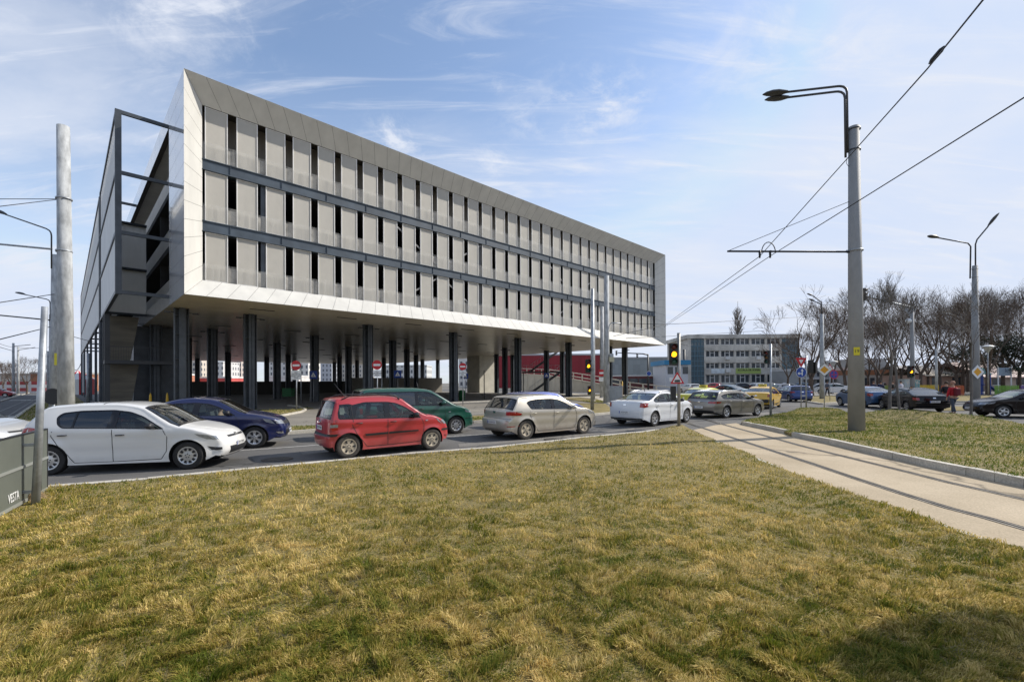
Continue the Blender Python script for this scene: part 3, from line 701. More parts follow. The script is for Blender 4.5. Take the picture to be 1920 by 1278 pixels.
M['paint_green'] = paint('green_paint', (.006, .075, .048), .0, dirt=.15)
GRP = 'cars queuing on the main road'
def P2(u, v): return inv(u, v, 0)
s = spec_hatch(); s['paint'] = paint('white_paint', (.70, .69, .665), dirt=.12, dh=.1)
c = build_car('hatchback_car', 'white five-door hatchback with black door handles, nearest car behind the grey signboard', 'car', s, GRP)
set_car(c, P2(93, 889.5), P2(357, 878.5), .855)
s = spec_sedan(); s['paint'] = paint('navy_paint', (.008, .014, .075), .2, dirt=.0)
navy = build_car('sedan_car', 'dark navy blue sedan in the far lane behind the white hatchback', 'car', s, GRP)
fx_, fy_ = P2(478, 839.5); h = radians(20)
set_car(navy, (fx_ - 2.63 * cos(h), fy_ - 2.63 * sin(h)), (fx_, fy_), .87)
s = spec_upright(); s['paint'] = paint('red_paint', (.42, .018, .025), dirt=.30, dh=.5, dc=(.30, .16, .13), base=.04)
c = build_car('small_car', 'small upright red hatchback with roof rails and a raked roof aerial', 'car', s, GRP)
set_car(c, P2(648, 858.5), P2(812, 842), .79)
s = spec_van(); s['paint'] = M['paint_green']
c = build_car('people_carrier', 'dark green people carrier in the far lane beyond the small red car', 'minivan', s, GRP)
fx_, fy_ = P2(854, 812.5); h = radians(32)
set_car(c, (fx_ - 2.82 * cos(h), fy_ - 2.82 * sin(h)), (fx_, fy_), .905)
s = spec_golf(); s['paint'] = paint('champagne_paint', (.50, .46, .39), .45, rough=.32, dirt=.75, dh=.30, dc=(.26, .20, .14), base=.04)
golf = build_car('hatchback_car', 'dusty champagne hatchback with mud on its wheels and rear, ahead of the red car', 'car', s, GRP)
set_car(golf, P2(984, 823.5), P2(1093, 813), .90)
s = spec_hatch(); s['paint'] = paint('lavender_blue_paint', (.10, .13, .34), .5, dirt=.1)
blue_h = build_car('hatchback_car', 'lavender blue car almost hidden behind the champagne hatchback', 'car', s, GRP)
fx_, fy_ = P2(1078, 796); h = radians(33)
set_car(blue_h, (fx_ - 2.57 * cos(h), fy_ - 2.57 * sin(h)), (fx_, fy_), .855)
s = spec_sedan(tail=1.05, W=.91, wb=2.65, L=(.92, .84), H=1.50, hood=1.0); s['paint'] = paint('plain_white_paint', (.70, .71, .72), dirt=.12, dh=.1); s['antenna'] = (-.7, -.3, .3); s['rails'] = (-.8, .2, .03); s['railm'] = 'hub'
white_s = build_car('sedan_car', 'white sedan with red tail lights, waiting just left of the tram warning triangle', 'car', s, GRP)
set_car(white_s, P2(1223, 799), P2(1286.5, 791.3), .91)
s = spec_wagon(); s['paint'] = paint('warm_silver_paint', (.24, .225, .20), .6, dirt=.4, dh=.3)
c = build_car('estate_car', 'warm grey estate car with slim red tail lights next to the taxis', 'car', s, GRP)
fx_, fy_ = P2(1360, 783.6); h = radians(31)
set_car(c, (fx_, fy_), (fx_ + 2.7 * cos(h), fy_ + 2.7 * sin(h)), .91)
def heading(o, u, v, deg, dx=0, dy=0):
    x, y = inv(u, v); o.location = (x + dx, y + dy, 0); o.rotation_euler = (0, 0, radians(deg)); return o
def taxi_sign(car, lbl, dz=1.5, dx=-.15):
    t = thing('taxi_sign', lbl, 'sign'); r = car.rotation_euler.z; x, y, _ = car.location
    t.location = (x + dx * cos(r), y + dx * sin(r), dz); t.rotation_euler = (0, 0, r)
    MB().prism([(-.1, -.24), (.1, -.24), (.07, -.26), (.07, .24), (.1, .24), (-.1, .24)][:0] or [(-.09, -.24), (.09, -.24), (.09, .24), (-.09, .24)], 0, .02, 0).build('base', M['black'], t)
    mb = MB(); mb.add([(x, y, z) for z, k in ((.02, 1), (.15, .6)) for x, y in ((-.09 * k, -.24), (.09 * k, -.24), (.09 * k, .24), (-.09 * k, .24))], [(0, 1, 5, 4), (1, 2, 6, 5), (2, 3, 7, 6), (3, 0, 4, 7), (4, 5, 6, 7)])
    sg = mb.build('lamp_box', mat('taxi_sign_yellow', (.75, .6, .08), .35), t)
    text_obj('TAXI', .12, M['ink'], sg, loc=(-.083, 0, .08), rot=(radians(80), 0, -pi / 2))
    return t
s = spec_sedan(); s['paint'] = paint('lime_yellow_paint', (.60, .56, .03), dirt=.1)
tx1 = heading(build_car('taxi_car', 'lime yellow taxi sedan behind the warm grey estate car', 'taxi', s, GRP), 1322, 771, 34)
taxi_sign(tx1, 'small yellow roof sign on the lime yellow taxi')
s = spec_sedan(); s['paint'] = paint('taxi_yellow_paint', (.72, .42, .012), dirt=.1); s['ends'] = s['ends'] + [('dark_bumper', .42, .66, 0, 1.0, 'black', False, .004)]; s['flanks'] = [('dark_sill', [(-.92, .24), (.92, .24), (.92, .36), (-.92, .36)], 'black', .004)]
tx2 = heading(build_car('taxi_car', 'orange yellow taxi sedan seen from behind, black lower bumper', 'taxi', s, GRP), 1431, 764, 50)
taxi_sign(tx2, 'roof sign on the orange yellow taxi')
s = spec_golf(); s['paint'] = paint('royal_blue_paint', (.015, .05, .20), .3, dirt=.1); s['hubm'] = 'hub'; s['tyrem'] = 'tyre'; s['plates'] = [('B 31 RAB', False, .57, .5)]
c = build_car('hatchback_car', 'royal blue car braking at the junction, beyond the orange yellow taxi', 'car', s, GRP); heading(c, 1487, 752, 80)
s = spec_sedan(W=.9, H=1.46); s['paint'] = paint('steel_blue_paint', (.04, .10, .22), .4, dirt=.1)
stb = build_car('sedan_car', 'steel blue sedan partly behind the tall lamp pole on the grass island', 'car', s, 'cars on the road beyond the island')
heading(stb, 1612, 762, 84, .3)
s = spec_coupe(); s['paint'] = gloss_down(paint('black_paint', (.006, .005, .005), 0, rough=.2, dirt=.0)); s['plates'] = [('B 86 NKO', False, .62, .5)]
blk = build_car('sedan_car', 'black sedan with round red tail lights behind the young tree', 'car', s, 'cars on the road beyond the island')
heading(blk, 1697, 768.5, 76, .3)
s = spec_coupe(); s['paint'] = gloss_down(paint('brown_black_paint', (.010, .006, .005), 0, rough=.2, dirt=.0))
c = build_car('fastback_car', 'very dark brown fastback car crossing at the edge of the photo', 'car', s, 'cars on the road beyond the island')
fx_, fy_ = P2(1880, 783); h = radians(160); set_car(c, (fx_ - 2.76 * cos(h), fy_ - 2.76 * sin(h)), (fx_, fy_), .92, near=1)
s = spec_hatch(); s['paint'] = paint('pale_silver_paint', (.55, .55, .54), .4, dirt=.1)
slv = build_car('hatchback_car', 'pale silver car following behind the white hatchback, only its nose in view', 'car', s, GRP)
slv.location = (-14.9, 11.9, 0); slv.rotation_euler = (0, 0, radians(10))
# parked cars farther off: copies of the near ones with paints of their own
def recolor(o, p):
    for ch in o.children:
        if ch.name.split('.')[0] in ('body',):
            ch.data = ch.data.copy(); ch.data.materials[0] = p
    return o
bpy.context.view_layer.update()
PARK = [(slv, (.012, .012, .014), 'black car parked first in the row before the school building', 1386, 733, 175, .9), (slv, (.7, .7, .7), 'white car parked beside the black one before the school building', 1416, 733, 100, 0), (slv, (.30, .31, .33), 'silver car parked right of the white one by the school building', 1436, 733, 105, 0),
        (golf, (.42, .42, .43), 'silver car waiting on the far approach left of the royal blue car', 1458, 739, 100, 0), (white_s, (.35, .37, .40), 'grey car parked at the end of the row by the school building', 1470, 731.5, 170, 0), (golf, (.05, .10, .18), 'blue car parked in front of the bare linden trees', 1497, 731, 165, 0),
        (white_s, (.03, .09, .14), 'teal blue car passing between the two taxis and the parked row', 1361, 748, 120, 0), (white_s, (.75, .75, .75), 'white car parked under the bare trees behind the diamond sign', 1561, 738, 140, 0), (slv, (.5, .5, .5), 'light grey car parked left of the diamond sign trees', 1537, 737, 150, 0),
        (slv, (.35, .02, .03), 'small red car on the side street at the left edge', -6, 744, 25, 0), (slv, (.5, .02, .03), 'dark red car parked before the school windows', 1338, 731.5, 120, 0), (golf, (.7, .7, .68), 'white van-like car at the blue roofed kiosk', 1294, 735, 100, 0),
        (white_s, (.7, .7, .7), 'white car parked behind the yellow fence', 1741, 730, 175, 0), (slv, (.6, .6, .6), 'pale car parked behind the orange fence', 1779, 729.5, 175, 0), (golf, (.4, .03, .03), 'red car parked behind the orange fence beside the pale one', 1808, 729.5, 175, 0), (white_s, (.6, .6, .62), 'grey car parked behind the green fence', 1878, 729, 180, 0), (slv, (.3, .02, .02), 'red car parked behind the green fence at its right end', 1902, 729, 180, 0), (golf, (.5, .5, .52), 'pale car behind the linden trunks left of the murals', 1655, 731, 170, 0)]
for k, (src, c3, lbl, u, v, dg, dx) in enumerate(PARK):
    o = dup(src, label=lbl, group='parked and distant cars'); o.name = 'parked_car'
    for ch in list(o.children):
        if ch.name.split('.')[0] in ('seat', 'steering_wheel', 'dashboard', 'antenna', 'licence_plate', 'roof_rail'):
            for g in list(ch.children): bpy.data.objects.remove(g)
            bpy.data.objects.remove(ch)
    recolor(o, mat('parked_paint', c3, .3, .2, coat=.8)); heading(o, u, v, dg)
# ---------------------------------------------------------------- ground
def ground_mat(name, c1, c2, sc=.5, fine=.25, fs=60, rough=.9, bump=.3, cracks=0, lo=.35, hi=.65):
    m = mat(name, c1, rough, color2=c2, nscale=sc, glob=True, bump=bump, bscale=fs, lo=lo, hi=hi)
    nt = m.node_tree; N = nt.nodes; L = nt.links; b = N['Principled BSDF']; src = b.inputs['Base Color'].links[0].from_socket
    ge = N.new('ShaderNodeNewGeometry'); n = N.new('ShaderNodeTexNoise'); n.inputs['Scale'].default_value = fs; n.inputs['Detail'].default_value = 3; L.new(ge.outputs['Position'], n.inputs[0])
    r = N.new('ShaderNodeMapRange'); L.new(n.outputs[0], r.inputs[0]); r.inputs[1].default_value = .3; r.inputs[2].default_value = .7; r.inputs[3].default_value = 1 - fine; r.inputs[4].default_value = 1 + fine
    mx = N.new('ShaderNodeVectorMath'); mx.operation = 'SCALE'; L.new(src, mx.inputs[0]); L.new(r.outputs[0], mx.inputs['Scale']); last = mx.outputs[0]
    if cracks:
        v = N.new('ShaderNodeTexVoronoi'); v.feature = 'DISTANCE_TO_EDGE'; v.inputs['Scale'].default_value = cracks
        nn = N.new('ShaderNodeTexNoise'); nn.inputs['Scale'].default_value = 1.5; nn.inputs['Detail'].default_value = 6; L.new(ge.outputs['Position'], nn.inputs[0])
        ad = N.new('ShaderNodeVectorMath'); ad.operation = 'ADD'; L.new(ge.outputs['Position'], ad.inputs[0]); L.new(nn.outputs[1], ad.inputs[1]); L.new(ad.outputs[0], v.inputs[0])
        r2 = N.new('ShaderNodeMapRange'); L.new(v.outputs[0], r2.inputs[0]); r2.inputs[1].default_value = 0; r2.inputs[2].default_value = .012; r2.inputs[3].default_value = .45; r2.inputs[4].default_value = 1
        m2 = N.new('ShaderNodeVectorMath'); m2.operation = 'SCALE'; L.new(last, m2.inputs[0]); L.new(r2.outputs[0], m2.inputs['Scale']); last = m2.outputs[0]
    L.new(last, b.inputs['Base Color']); return m
M['asphalt'] = ground_mat('asphalt', (.085, .083, .080), (.135, .128, .118), .35, .28, 70, .88, .35, cracks=.22)
M['asphalt_pale'] = ground_mat('asphalt_pale', (.17, .155, .13), (.235, .215, .18), .3, .22, 60, .9, .3, cracks=.25)
M['pave'] = ground_mat('paving', (.17, .165, .155), (.25, .235, .21), .4, .15, 30)
M['far_ground'] = ground_mat('far_ground', (.14, .13, .11), (.2, .185, .15), .08, .1, 5)
M['sand'] = ground_mat('tram_bed_concrete', (.36, .285, .185), (.47, .38, .26), .5, .17, 45, .95, .3, cracks=.12)
M['kerb'] = ground_mat('kerb_stone', (.42, .39, .33), (.56, .52, .44), 1.2, .2, 25, .9, .3)
M['soil'] = ground_mat('lawn_soil', (.15, .12, .04), (.25, .195, .075), 1.2, .35, 25, 1, .5)
M['lane'] = mat('road_paint', (.30, .29, .27), .7, noise=.35, nscale=9, glob=True, lo=.3, hi=.55)
M['path'] = ground_mat('footpath', (.42, .38, .31), (.52, .47, .39), .8, .1, 20)
TH = .7709; BA = Vector((-17.84, 25.11)); BD = Vector((cos(TH), sin(TH))); BN = Vector((-sin(TH), cos(TH))); BL = 54.2; BQ = 84.0
def G(t, q): p = BA + BD * t + BN * q; return (p.x, p.y)
def st(name, mb, m, **k): o = mb.build(name, m, **k); o['kind'] = 'structure'; return o
def sheet(name, poly, z, m):
    V, fs = tri_region(poly, [], 8.0)
    return st(name, MB().add([(x, y, z) for x, y in V], [f if (Vector((V[f[1]][0] - V[f[0]][0], V[f[1]][1] - V[f[0]][1]))).cross(Vector((V[f[2]][0] - V[f[0]][0], V[f[2]][1] - V[f[0]][1]))) > 0 else f[::-1] for f in fs]), m)
mb = MB(); R1 = 1400; rings = [0, 20, 60, 120, 300, 700, R1]; n = 40
for i in range(len(rings) - 1):
    pass
st('ground', MB().add([(r * cos(2 * pi * k / n), r * sin(2 * pi * k / n) + 60, -.03) for r in (200, 500, R1) for k in range(n)] + [(0, 60, -.03)], [(i * n + k, i * n + (k + 1) % n, (i + 1) * n + (k + 1) % n, (i + 1) * n + k)[::-1] for i in range(2) for k in range(n)] + [(k, (k + 1) % n, 3 * n) for k in range(n)]), M['far_ground'])
sheet('road', [(-160, -20), (160, -20), (160, 135), (-160, 135)], 0, M['asphalt'])
sheet('tram_street', [P2(-900, 900), P2(20, 797), P2(86, 741), P2(100, 727), P2(60, 727), P2(38, 741), P2(-60, 763), P2(-1200, 880)], .004, ground_mat('street_asphalt', (.07, .07, .072), (.10, .098, .095), .4, .2, 50))
# service road in front of the parking deck, paving below the deck
sheet('service_road', [P2(1140, 752), P2(1000, 752), P2(884, 757), P2(700, 762), P2(590, 766), P2(575, 769), P2(527, 782), P2(440, 800), P2(300, 830), P2(590, 812), P2(885, 794), P2(1000, 783), P2(1145, 771)], .005, M['asphalt_pale'])
sheet('deck_paving', [G(8, 3.6), G(BL + 1, 2.2), G(BL + 1, BQ), G(-2, BQ), G(-2, 4.5)], .009, M['pave'])
def ribbon(mb, pts, w, z0, z1, mi=0, side=0):
    "kerb-like strip along pts; side -1..1 shifts it across"
    pts = [Vector(p) for p in pts]; vs = []
    for i, p in enumerate(pts):
        d = (pts[min(i + 1, len(pts) - 1)] - pts[max(i - 1, 0)]).normalized(); nn = Vector((-d.y, d.x))
        for s in (-1, 1):
            q = p + nn * (w / 2 * (s + side)); vs += [(q.x, q.y, z0), (q.x, q.y, z1)]
    fs = []
    for i in range(len(pts) - 1):
        a = 4 * i; b = a + 4; fs += [(a + 1, b + 1, b + 3, a + 3)[::-1], (a, b, b + 1, a + 1)[::-1], (a + 2, a + 3, b + 3, b + 2)[::-1]]
    fs += [(0, 1, 3, 2), (len(vs) - 4, len(vs) - 2, len(vs) - 1, len(vs) - 3)]
    return mb.add(vs, fs, mi)
def stones(pts, w, z0, z1, side=0, seed=3):
    "kerb stones laid end to end with open joints"
    rnd = random.Random(seed); mb = MB()
    for a, b in zip(pts[:-1], pts[1:]):
        A, B = Vector(a), Vector(b); d = B - A
        if d.length < .05: continue
        g = d.normalized() * .007; dz = rnd.uniform(-.006, .006); sh = rnd.uniform(-.006, .006); n_ = Vector((-g.y, g.x)).normalized() * sh
        ribbon(mb, [A + g + n_, B - g + n_], w, z0, z1 + dz, side=side)
    return mb
def dens(pts, step=.5):
    out = []
    for a, b in zip(pts[:-1], pts[1:]):
        k = max(1, int(hypot(b[0] - a[0], b[1] - a[1]) / step)); out += [(a[0] + (b[0] - a[0]) * i / k, a[1] + (b[1] - a[1]) * i / k) for i in range(k)]
    return out + [pts[-1]]
EDGE = [P2(u, v) for u, v in [(-700, 985), (-250, 946), (85, 916), (275, 901.5), (440, 885), (615, 868), (765, 853), (920, 841.6), (1110, 820.5), (1210, 811), (1240, 806.5)]]
TIP = [P2(u, v) for u, v in [(1262, 803), (1280, 803), (1294, 806.5)]]
LED = [P2(u, v) for u, v in [(1335, 823), (1380.5, 842.6), (1440, 868), (1501, 894), (1580, 922), (1656, 947.7), (1725, 970), (1793.7, 994), (1860, 1014), (1920, 1034), (2300, 1180), (2900, 1500)]]
def ext_to(pts, y): (x0, y0), (x1, y1) = pts[-2], pts[-1]; k = (y - y1) / (y1 - y0); return (x1 + (x1 - x0) * k, y)
LED.append(ext_to(LED, -4))
front_line = EDGE + TIP + LED
def wav(pts, a=.02, seed=1):
    rnd = random.Random(seed); return [(x + rnd.uniform(-a, a), y + rnd.uniform(-a, a)) for x, y in dens(pts, .6)]
st('kerb_strip', stones(dens(EDGE, 1), .20, 0, .04, side=1), M['kerb'])
st('kerb_strip', stones(dens(TIP[-1:] + LED, 1), .10, 0, .018, side=-1), M['kerb'])
def off_poly(pts, d):
    return pts
# tram bed with its grooved rails
RK = [P2(u, v) for u, v in [(1391, 796), (1430, 804), (1470, 813), (1484, 818.5), (1552.7, 832), (1610, 846), (1673, 860.5), (1740, 876), (1811, 891), (1865, 902.5), (1920, 914), (2200, 975), (2900, 1130)]]
RK.append(ext_to(RK, -4))
sheet('tram_bed', [P2(1300, 806)] + LED + RK[::-1] + [P2(1380, 793), P2(1340, 797)], .006, M['sand'])
rail_m = mat('rail_steel', (.20, .175, .14), .45, .5, noise=.3); groove = mat('rail_groove', (.02, .018, .015), .9)
for rl in ([(1235, 776), (1262, 785), (1311.6, 800.6), (1370, 820), (1439, 842.6), (1520, 869), (1604, 897.7), (1690, 926), (1776.5, 952.8), (1850, 972), (1920, 992.4), (2400, 1140)], [(1290, 778), (1320, 786), (1363, 798), (1430, 816), (1501, 835.8), (1570, 853), (1638.8, 870), (1700, 885), (1776.5, 904.6), (1850, 921), (1920, 937), (2400, 1050)]):
    t = thing('tram_rail', 'grooved tram rail set in the sandy concrete bed, ' + ('nearer the big lawn' if rl[0][0] == 1235 else 'nearer the kerb of the island'), 'rail', group='tram rails')
    pts = [P2(*p) for p in rl]; pts.append(ext_to(pts, -4))
    ribbon(MB(), dens(pts, .7), .035, .0065, .014, side=-2.2).build('rail_head', rail_m, t); ribbon(MB(), dens(pts, .7), .045, .0065, .0085).build('rail_groove', groove, t); ribbon(MB(), dens(pts, .7), .03, .0065, .013, side=3.2).build('rail_guard', rail_m, t); ribbon(MB(), dens(pts, .7), .035, .0065, .0085, side=5.2).build('rail_groove', groove, t)
st('kerb', stones(dens(RK[:3], 1), .15, 0, .15, side=1), M['kerb']); st('kerb', stones(dens(RK[3:], 1), .15, 0, .16, side=1), M['kerb'])
# lawns: (name, outline, base height, mounds)
def h2(x, y): return .5 * sin(x * 1.3 + 2.1 * sin(y * .7)) + .5 * sin(y * 1.7 + 1.3 * sin(x * .9 + 1))
MOUNDS = [(*inv(1276, 803), .9, .12), (*inv(1535, 773), 1.6, .14), (*inv(1690, 788), 1.6, .30), (*inv(1760, 789), 2.0, .32), (*inv(1830, 795), 1.6, .20)]
def lawn_z(x, y, base):
    z = base + .018 * h2(x * 2, y * 2)
    for mx, my, r, h in MOUNDS: z += h * math.exp(-((x - mx) ** 2 + (y - my) ** 2) / (r * r) * 1.3)
    return z
LAWNS = {}
def lawn(name, poly, base, grid=.5, m='soil'):
    V, fs = tri_region(poly, [], grid); P_ = set((round(x, 4), round(y, 4)) for x, y in poly)
    vs = [(x, y, lawn_z(x, y, base) if (round(x, 4), round(y, 4)) not in P_ else lawn_z(x, y, base) - .01) for x, y in V]
    o = len(vs); n = len(poly); mb = MB()
    fs = [f if (V[f[1]][0] - V[f[0]][0]) * (V[f[2]][1] - V[f[0]][1]) - (V[f[1]][1] - V[f[0]][1]) * (V[f[2]][0] - V[f[0]][0]) > 0 else f[::-1] for f in fs]
    mb.add(vs, fs, 0, True)
    mb.add([(x, y, lawn_z(x, y, base) - .01) for x, y in poly] + [(x, y, -.02) for x, y in poly], [(i, (i + 1) % n, n + (i + 1) % n, n + i) for i in range(n)])
    LAWNS[name] = (poly, base); return st(name, mb, M[m])
lawn('lawn', wav(front_line, .025) + [(-16, -4)], .035)
lawn('grass_island', [(x, y) for x, y in dens([P2(1396, 792.5), P2(1438, 783), P2(1489, 774), P2(1500, 769), P2(1560, 769.5), P2(1592, 778), P2(1640, 785), P2(1700, 790), P2(1800, 795), P2(1880, 799), P2(1920, 803), P2(2300, 840)], .7)] + [(p[0], p[1]) for p in [Vector(q) + Vector((.05, .14)) for q in RK[::-1]]], .12)
ISL = [P2(572.7, 770), P2(527, 780), P2(440, 796), P2(280, 825), P2(100, 842), P2(-51, 842), P2(15, 794), P2(90, 741), P2(104, 730), G(-3.5, 120), G(-3.2, 12), G(-1, 5.0), G(8.5, 4.2), P2(560, 763.5)]
lawn('roadside_lawn', dens(ISL, 1.5), .07, 1.2)
st('kerb', stones(dens([P2(540, 761), P2(560, 762.5), P2(572.7, 769), P2(566, 773), P2(527, 780.5), P2(440, 796.5), P2(280, 826)], .5), .14, 0, .11), M['kerb'])
st('kerb', stones(dens([P2(-51, 843), P2(15, 794.5), P2(90, 741), P2(104, 730)], 2), .2, 0, .1), M['kerb'])
st('kerb', stones(dens([P2(-300, 806), P2(0, 753), P2(40, 740.5), P2(70, 732)], 2), .2, 0, .12), M['kerb'])
MED = [P2(300, 832), P2(537, 813), P2(590, 809), P2(740, 801), P2(885, 793), P2(1000, 786), P2(1108, 779), P2(1145, 775.5)]
st('kerb', stones(dens(MED, 1), .15, 0, .12, side=-1), M['kerb'])
lawn('median_strip', [(p[0], p[1]) for p in dens(MED[:-2], 1)] + dens([P2(1040, 775), P2(903, 781), P2(740, 791), P2(590, 800), P2(440, 812)], 1), .09, .5)
lawn('verge_lawn', dens([P2(1030, 785), P2(1108, 778.5), P2(1145, 775), P2(1146, 768), P2(1135, 758), P2(1080, 757), P2(1010, 766)], 1), .09, .6)
lawn('verge_lawn', [P2(1240, 741), P2(1075, 740), P2(1060, 748), P2(1110, 755), P2(1150, 756), P2(1240, 748)], .05, 1.5)
sheet('footpath', [P2(1075, 738), P2(1035, 741), P2(1120, 749), P2(1140, 757.5), P2(1148, 756), P2(1130, 745)], .07, M['path'])
lawn('far_lawn', dens([P2(1380, 741), P2(1402, 741), P2(1404, 733), P2(1377, 732)], 3), .05, 3)
lawn('far_lawn', dens([P2(1508, 752), P2(1540, 757), P2(1566, 755), P2(1600, 749), P2(1560, 742), P2(1520, 743)], 2), .06, 2)
sheet('footpath', [P2(1525, 741), P2(1565, 741), P2(1600, 735.5), P2(1500, 734.5)], .012, M['path'])
lawn('far_lawn', dens([P2(1590, 744), P2(1650, 748), P2(1760, 752), P2(1920, 755.5), P2(2400, 762), P2(2400, 744), P2(1920, 742), P2(1760, 741), P2(1640, 741)], 3), .06, 2)
lawn('far_lawn', dens([P2(1752, 760), P2(1830, 764), P2(1835, 770), P2(1760, 770)], 2), .05, 1)
lawn('far_lawn', dens([(-170, 150), (-118, 150), (-112, 175), (-170, 175)], 8), .04, 12)
st('kerb', stones(dens([P2(1575, 745.5), P2(1650, 749), P2(1760, 753), P2(1920, 756.5), P2(2300, 763)], 2), .2, 0, .12), M['kerb'])
st('kerb', stones(dens([P2(1508, 753), P2(1540, 758), P2(1568, 756)], 2), .2, 0, .12), M['kerb'])
st('kerb', stones(dens([G(14, 3.4), G(33, 3.2), G(50, 2.6)], 2), .25, 0, .13), M['kerb'])
# repair patches, dark seams and manhole covers in the carriageway
pa = ground_mat('asphalt_patch', (.055, .054, .053), (.085, .082, .078), .8, .3, 60); pb_ = ground_mat('asphalt_worn', (.15, .14, .125), (.20, .185, .165), .8, .3, 60)
for k, (m_, pp) in enumerate(((pb_, [(560, 846), (735, 829), (742, 835), (566, 853)]), (pb_, [(860, 832), (1000, 822), (1190, 802), (1190, 806), (1010, 826), (862, 838)]), (pa, [(340, 868), (470, 858), (480, 868), (345, 880)]), (pa, [(640, 790), (760, 783), (770, 788), (650, 795)]), (pb_, [(1385, 778), (1440, 772), (1448, 776), (1392, 783)]))):
    rnd = random.Random(k); sheet('asphalt_patch', [(x + rnd.uniform(-.03, .03), y + rnd.uniform(-.03, .03)) for x, y in dens([P2(*q) for q in pp] + [P2(*pp[0])], .5)[:-1]], .0062 if pp[0][1] > 795 or pp[0][0] > 1300 else .0088, m_)
for (u, v, lb) in ((520, 861, 'between the white and red cars'), (1040, 812 + 12, 'near the champagne car'), (820, 777, 'on the pale service road')):
    x, y = P2(u, v); t = thing('manhole_cover', 'round iron manhole cover ' + lb, 'manhole cover', (x, y, .0095), 0, 'manhole covers'); MB().lathe([(.36, -.004), (.36, .0), (.30, .002), (.29, -.001), (0, -.001)], 24).build('cover', mat('cast_iron', (.05, .045, .04), .6, .4, noise=.5, nscale=30), t)
# lane markings
for pts, w in (([P2(-500, 893), P2(80, 866), P2(360, 850), P2(490, 842), P2(610, 833), P2(860, 817), P2(1010, 808), P2(1110, 800), P2(1210, 790)], .12), ([P2(780, 782), P2(885, 775.5), P2(960, 771.5), P2(1060, 765)], .13)):
    st('lane_marking', ribbon(MB(), dens(pts, 1), w, .004, .0095), M['lane'])
for k in range(7):
    a = P2(-40 + k * 3, 757 - 1.5 * k) if 0 else None
for (u, v) in ((5, 782), (45, 784), (38, 750), (60, 750), (66, 740), (78, 740)):
    x, y = P2(u, v); st('lane_marking', MB().add([(x + a * .9 * BD.x + b * 1.1 * BN.x, y + a * .9 * BD.y + b * 1.1 * BN.y, .010) for a, b in ((-1, -1), (1, -1), (1, 1), (-1, 1))], [(0, 1, 2, 3)]), M['lane'])
for u0 in (-30, 22):
    pts = [P2(u0 * 1.0 - 40, 800), P2(72 + (u0 + 30) * .12, 741)]
    t = tag(ribbon(MB(), dens(pts, 2), .07, .005, .012).build('tram_rail', M['steel_dk']), 'dark tram rail in the side street beyond the white hatchback, ' + ('left of the pair' if u0 < 0 else 'right of the pair'), 'rail', 'tram rails')

# ---------------------------------------------------------------- the raised parking building
M['clad'] = mat('cream_cladding', (.615, .60, .555), .34, noise=.07, nscale=1.1, coat=.12, stretch=(1, 1, .3))
M['clad_side'] = mat('gloss_cladding', (.55, .56, .58), .10, noise=.03, nscale=.6, coat=.6)
M['gap'] = mat('dark_backing', (.06, .055, .05), .8)  # plain dark backing behind the open panel joints
M['soffit'] = mat('soffit_panels', (.54, .49, .40), .30, noise=.08, nscale=.8, spec=.4, bump=.05, bscale=.7)
M['steelblue'] = mat('painted_steel', (.050, .068, .088), .45, noise=.25, nscale=1.2, bump=.03)
M['colpaint'] = mat('column_paint', (.058, .068, .080), .45, noise=.25, nscale=1.5)
M['deck'] = mat('deck_concrete_shade', (.05, .05, .05), .9, noise=.3, nscale=.5)  # near-black colour carries the shade inside the open decks
M['innerwall'] = mat('inner_wall', (.20, .185, .16), .8, noise=.2, nscale=.4)
M['railglass'] = glass_mat('balustrade_glass', (.985, .985, .98), -.03, .05, .24, (.74, .71, .64))
for n_ in M['railglass'].node_tree.nodes:
    if n_.type == 'TEX_NOISE':
        mp_ = M['railglass'].node_tree.nodes.new('ShaderNodeMapping'); tc_ = [q for q in M['railglass'].node_tree.nodes if q.type == 'TEX_COORD'][0]
        mp_.inputs['Scale'].default_value = (2.6, 1, .12); M['railglass'].node_tree.links.new(tc_.outputs['Object'], mp_.inputs[0]); M['railglass'].node_tree.links.new(mp_.outputs[0], n_.inputs[0]); n_.inputs['Detail'].default_value = 2
    if n_.type == 'MAP_RANGE': n_.inputs[1].default_value = .46; n_.inputs[2].default_value = .54; n_.inputs[3].default_value = .06; n_.inputs[4].default_value = .17  # vertical light bands painted into the milky glass for its blocky reflections
M['rawconc'] = mat('raw_concrete', (.17, .15, .115), .85, noise=.2, nscale=1, bump=.3, bscale=6, stretch=(.5, .5, 3))
def corrugated(name, c, per, depth=.6, axis=0):
    m = mat(name, c, .55, noise=.06, nscale=.5); nt = m.node_tree; N = nt.nodes; L = nt.links; b = N['Principled BSDF']
    tc = N.new('ShaderNodeTexCoord'); w = N.new('ShaderNodeTexWave'); w.bands_direction = 'XY'[axis]; w.wave_profile = 'SIN'; w.inputs['Scale'].default_value = 1 / per * .318 * 1.0
    L.new(tc.outputs['Object'], w.inputs[0]); bp = N.new('ShaderNodeBump'); bp.inputs['Strength'].default_value = depth; bp.inputs['Distance'].default_value = .02
    L.new(w.outputs[1], bp.inputs['Height']); L.new(bp.outputs[0], b.inputs['Normal']); return m
M['screen'] = corrugated('perforated_screen', (.49, .462, .405), .05, .8)
M['sheet'] = corrugated('ribbed_sheet', (.66, .65, .62), .3, .5, 1)
M['sheetx'] = corrugated('ribbed_sheet_x', (.80, .80, .77), .3, .5, 0)
bld = thing('parking_building', 'long white three-storey parking deck standing on dark steel columns', 'building', (BA.x, BA.y, 0), TH)
ZB, ZT, Z0, Z1 = 6.8, 19.13, 7.88, 18.0; CH = 1.03
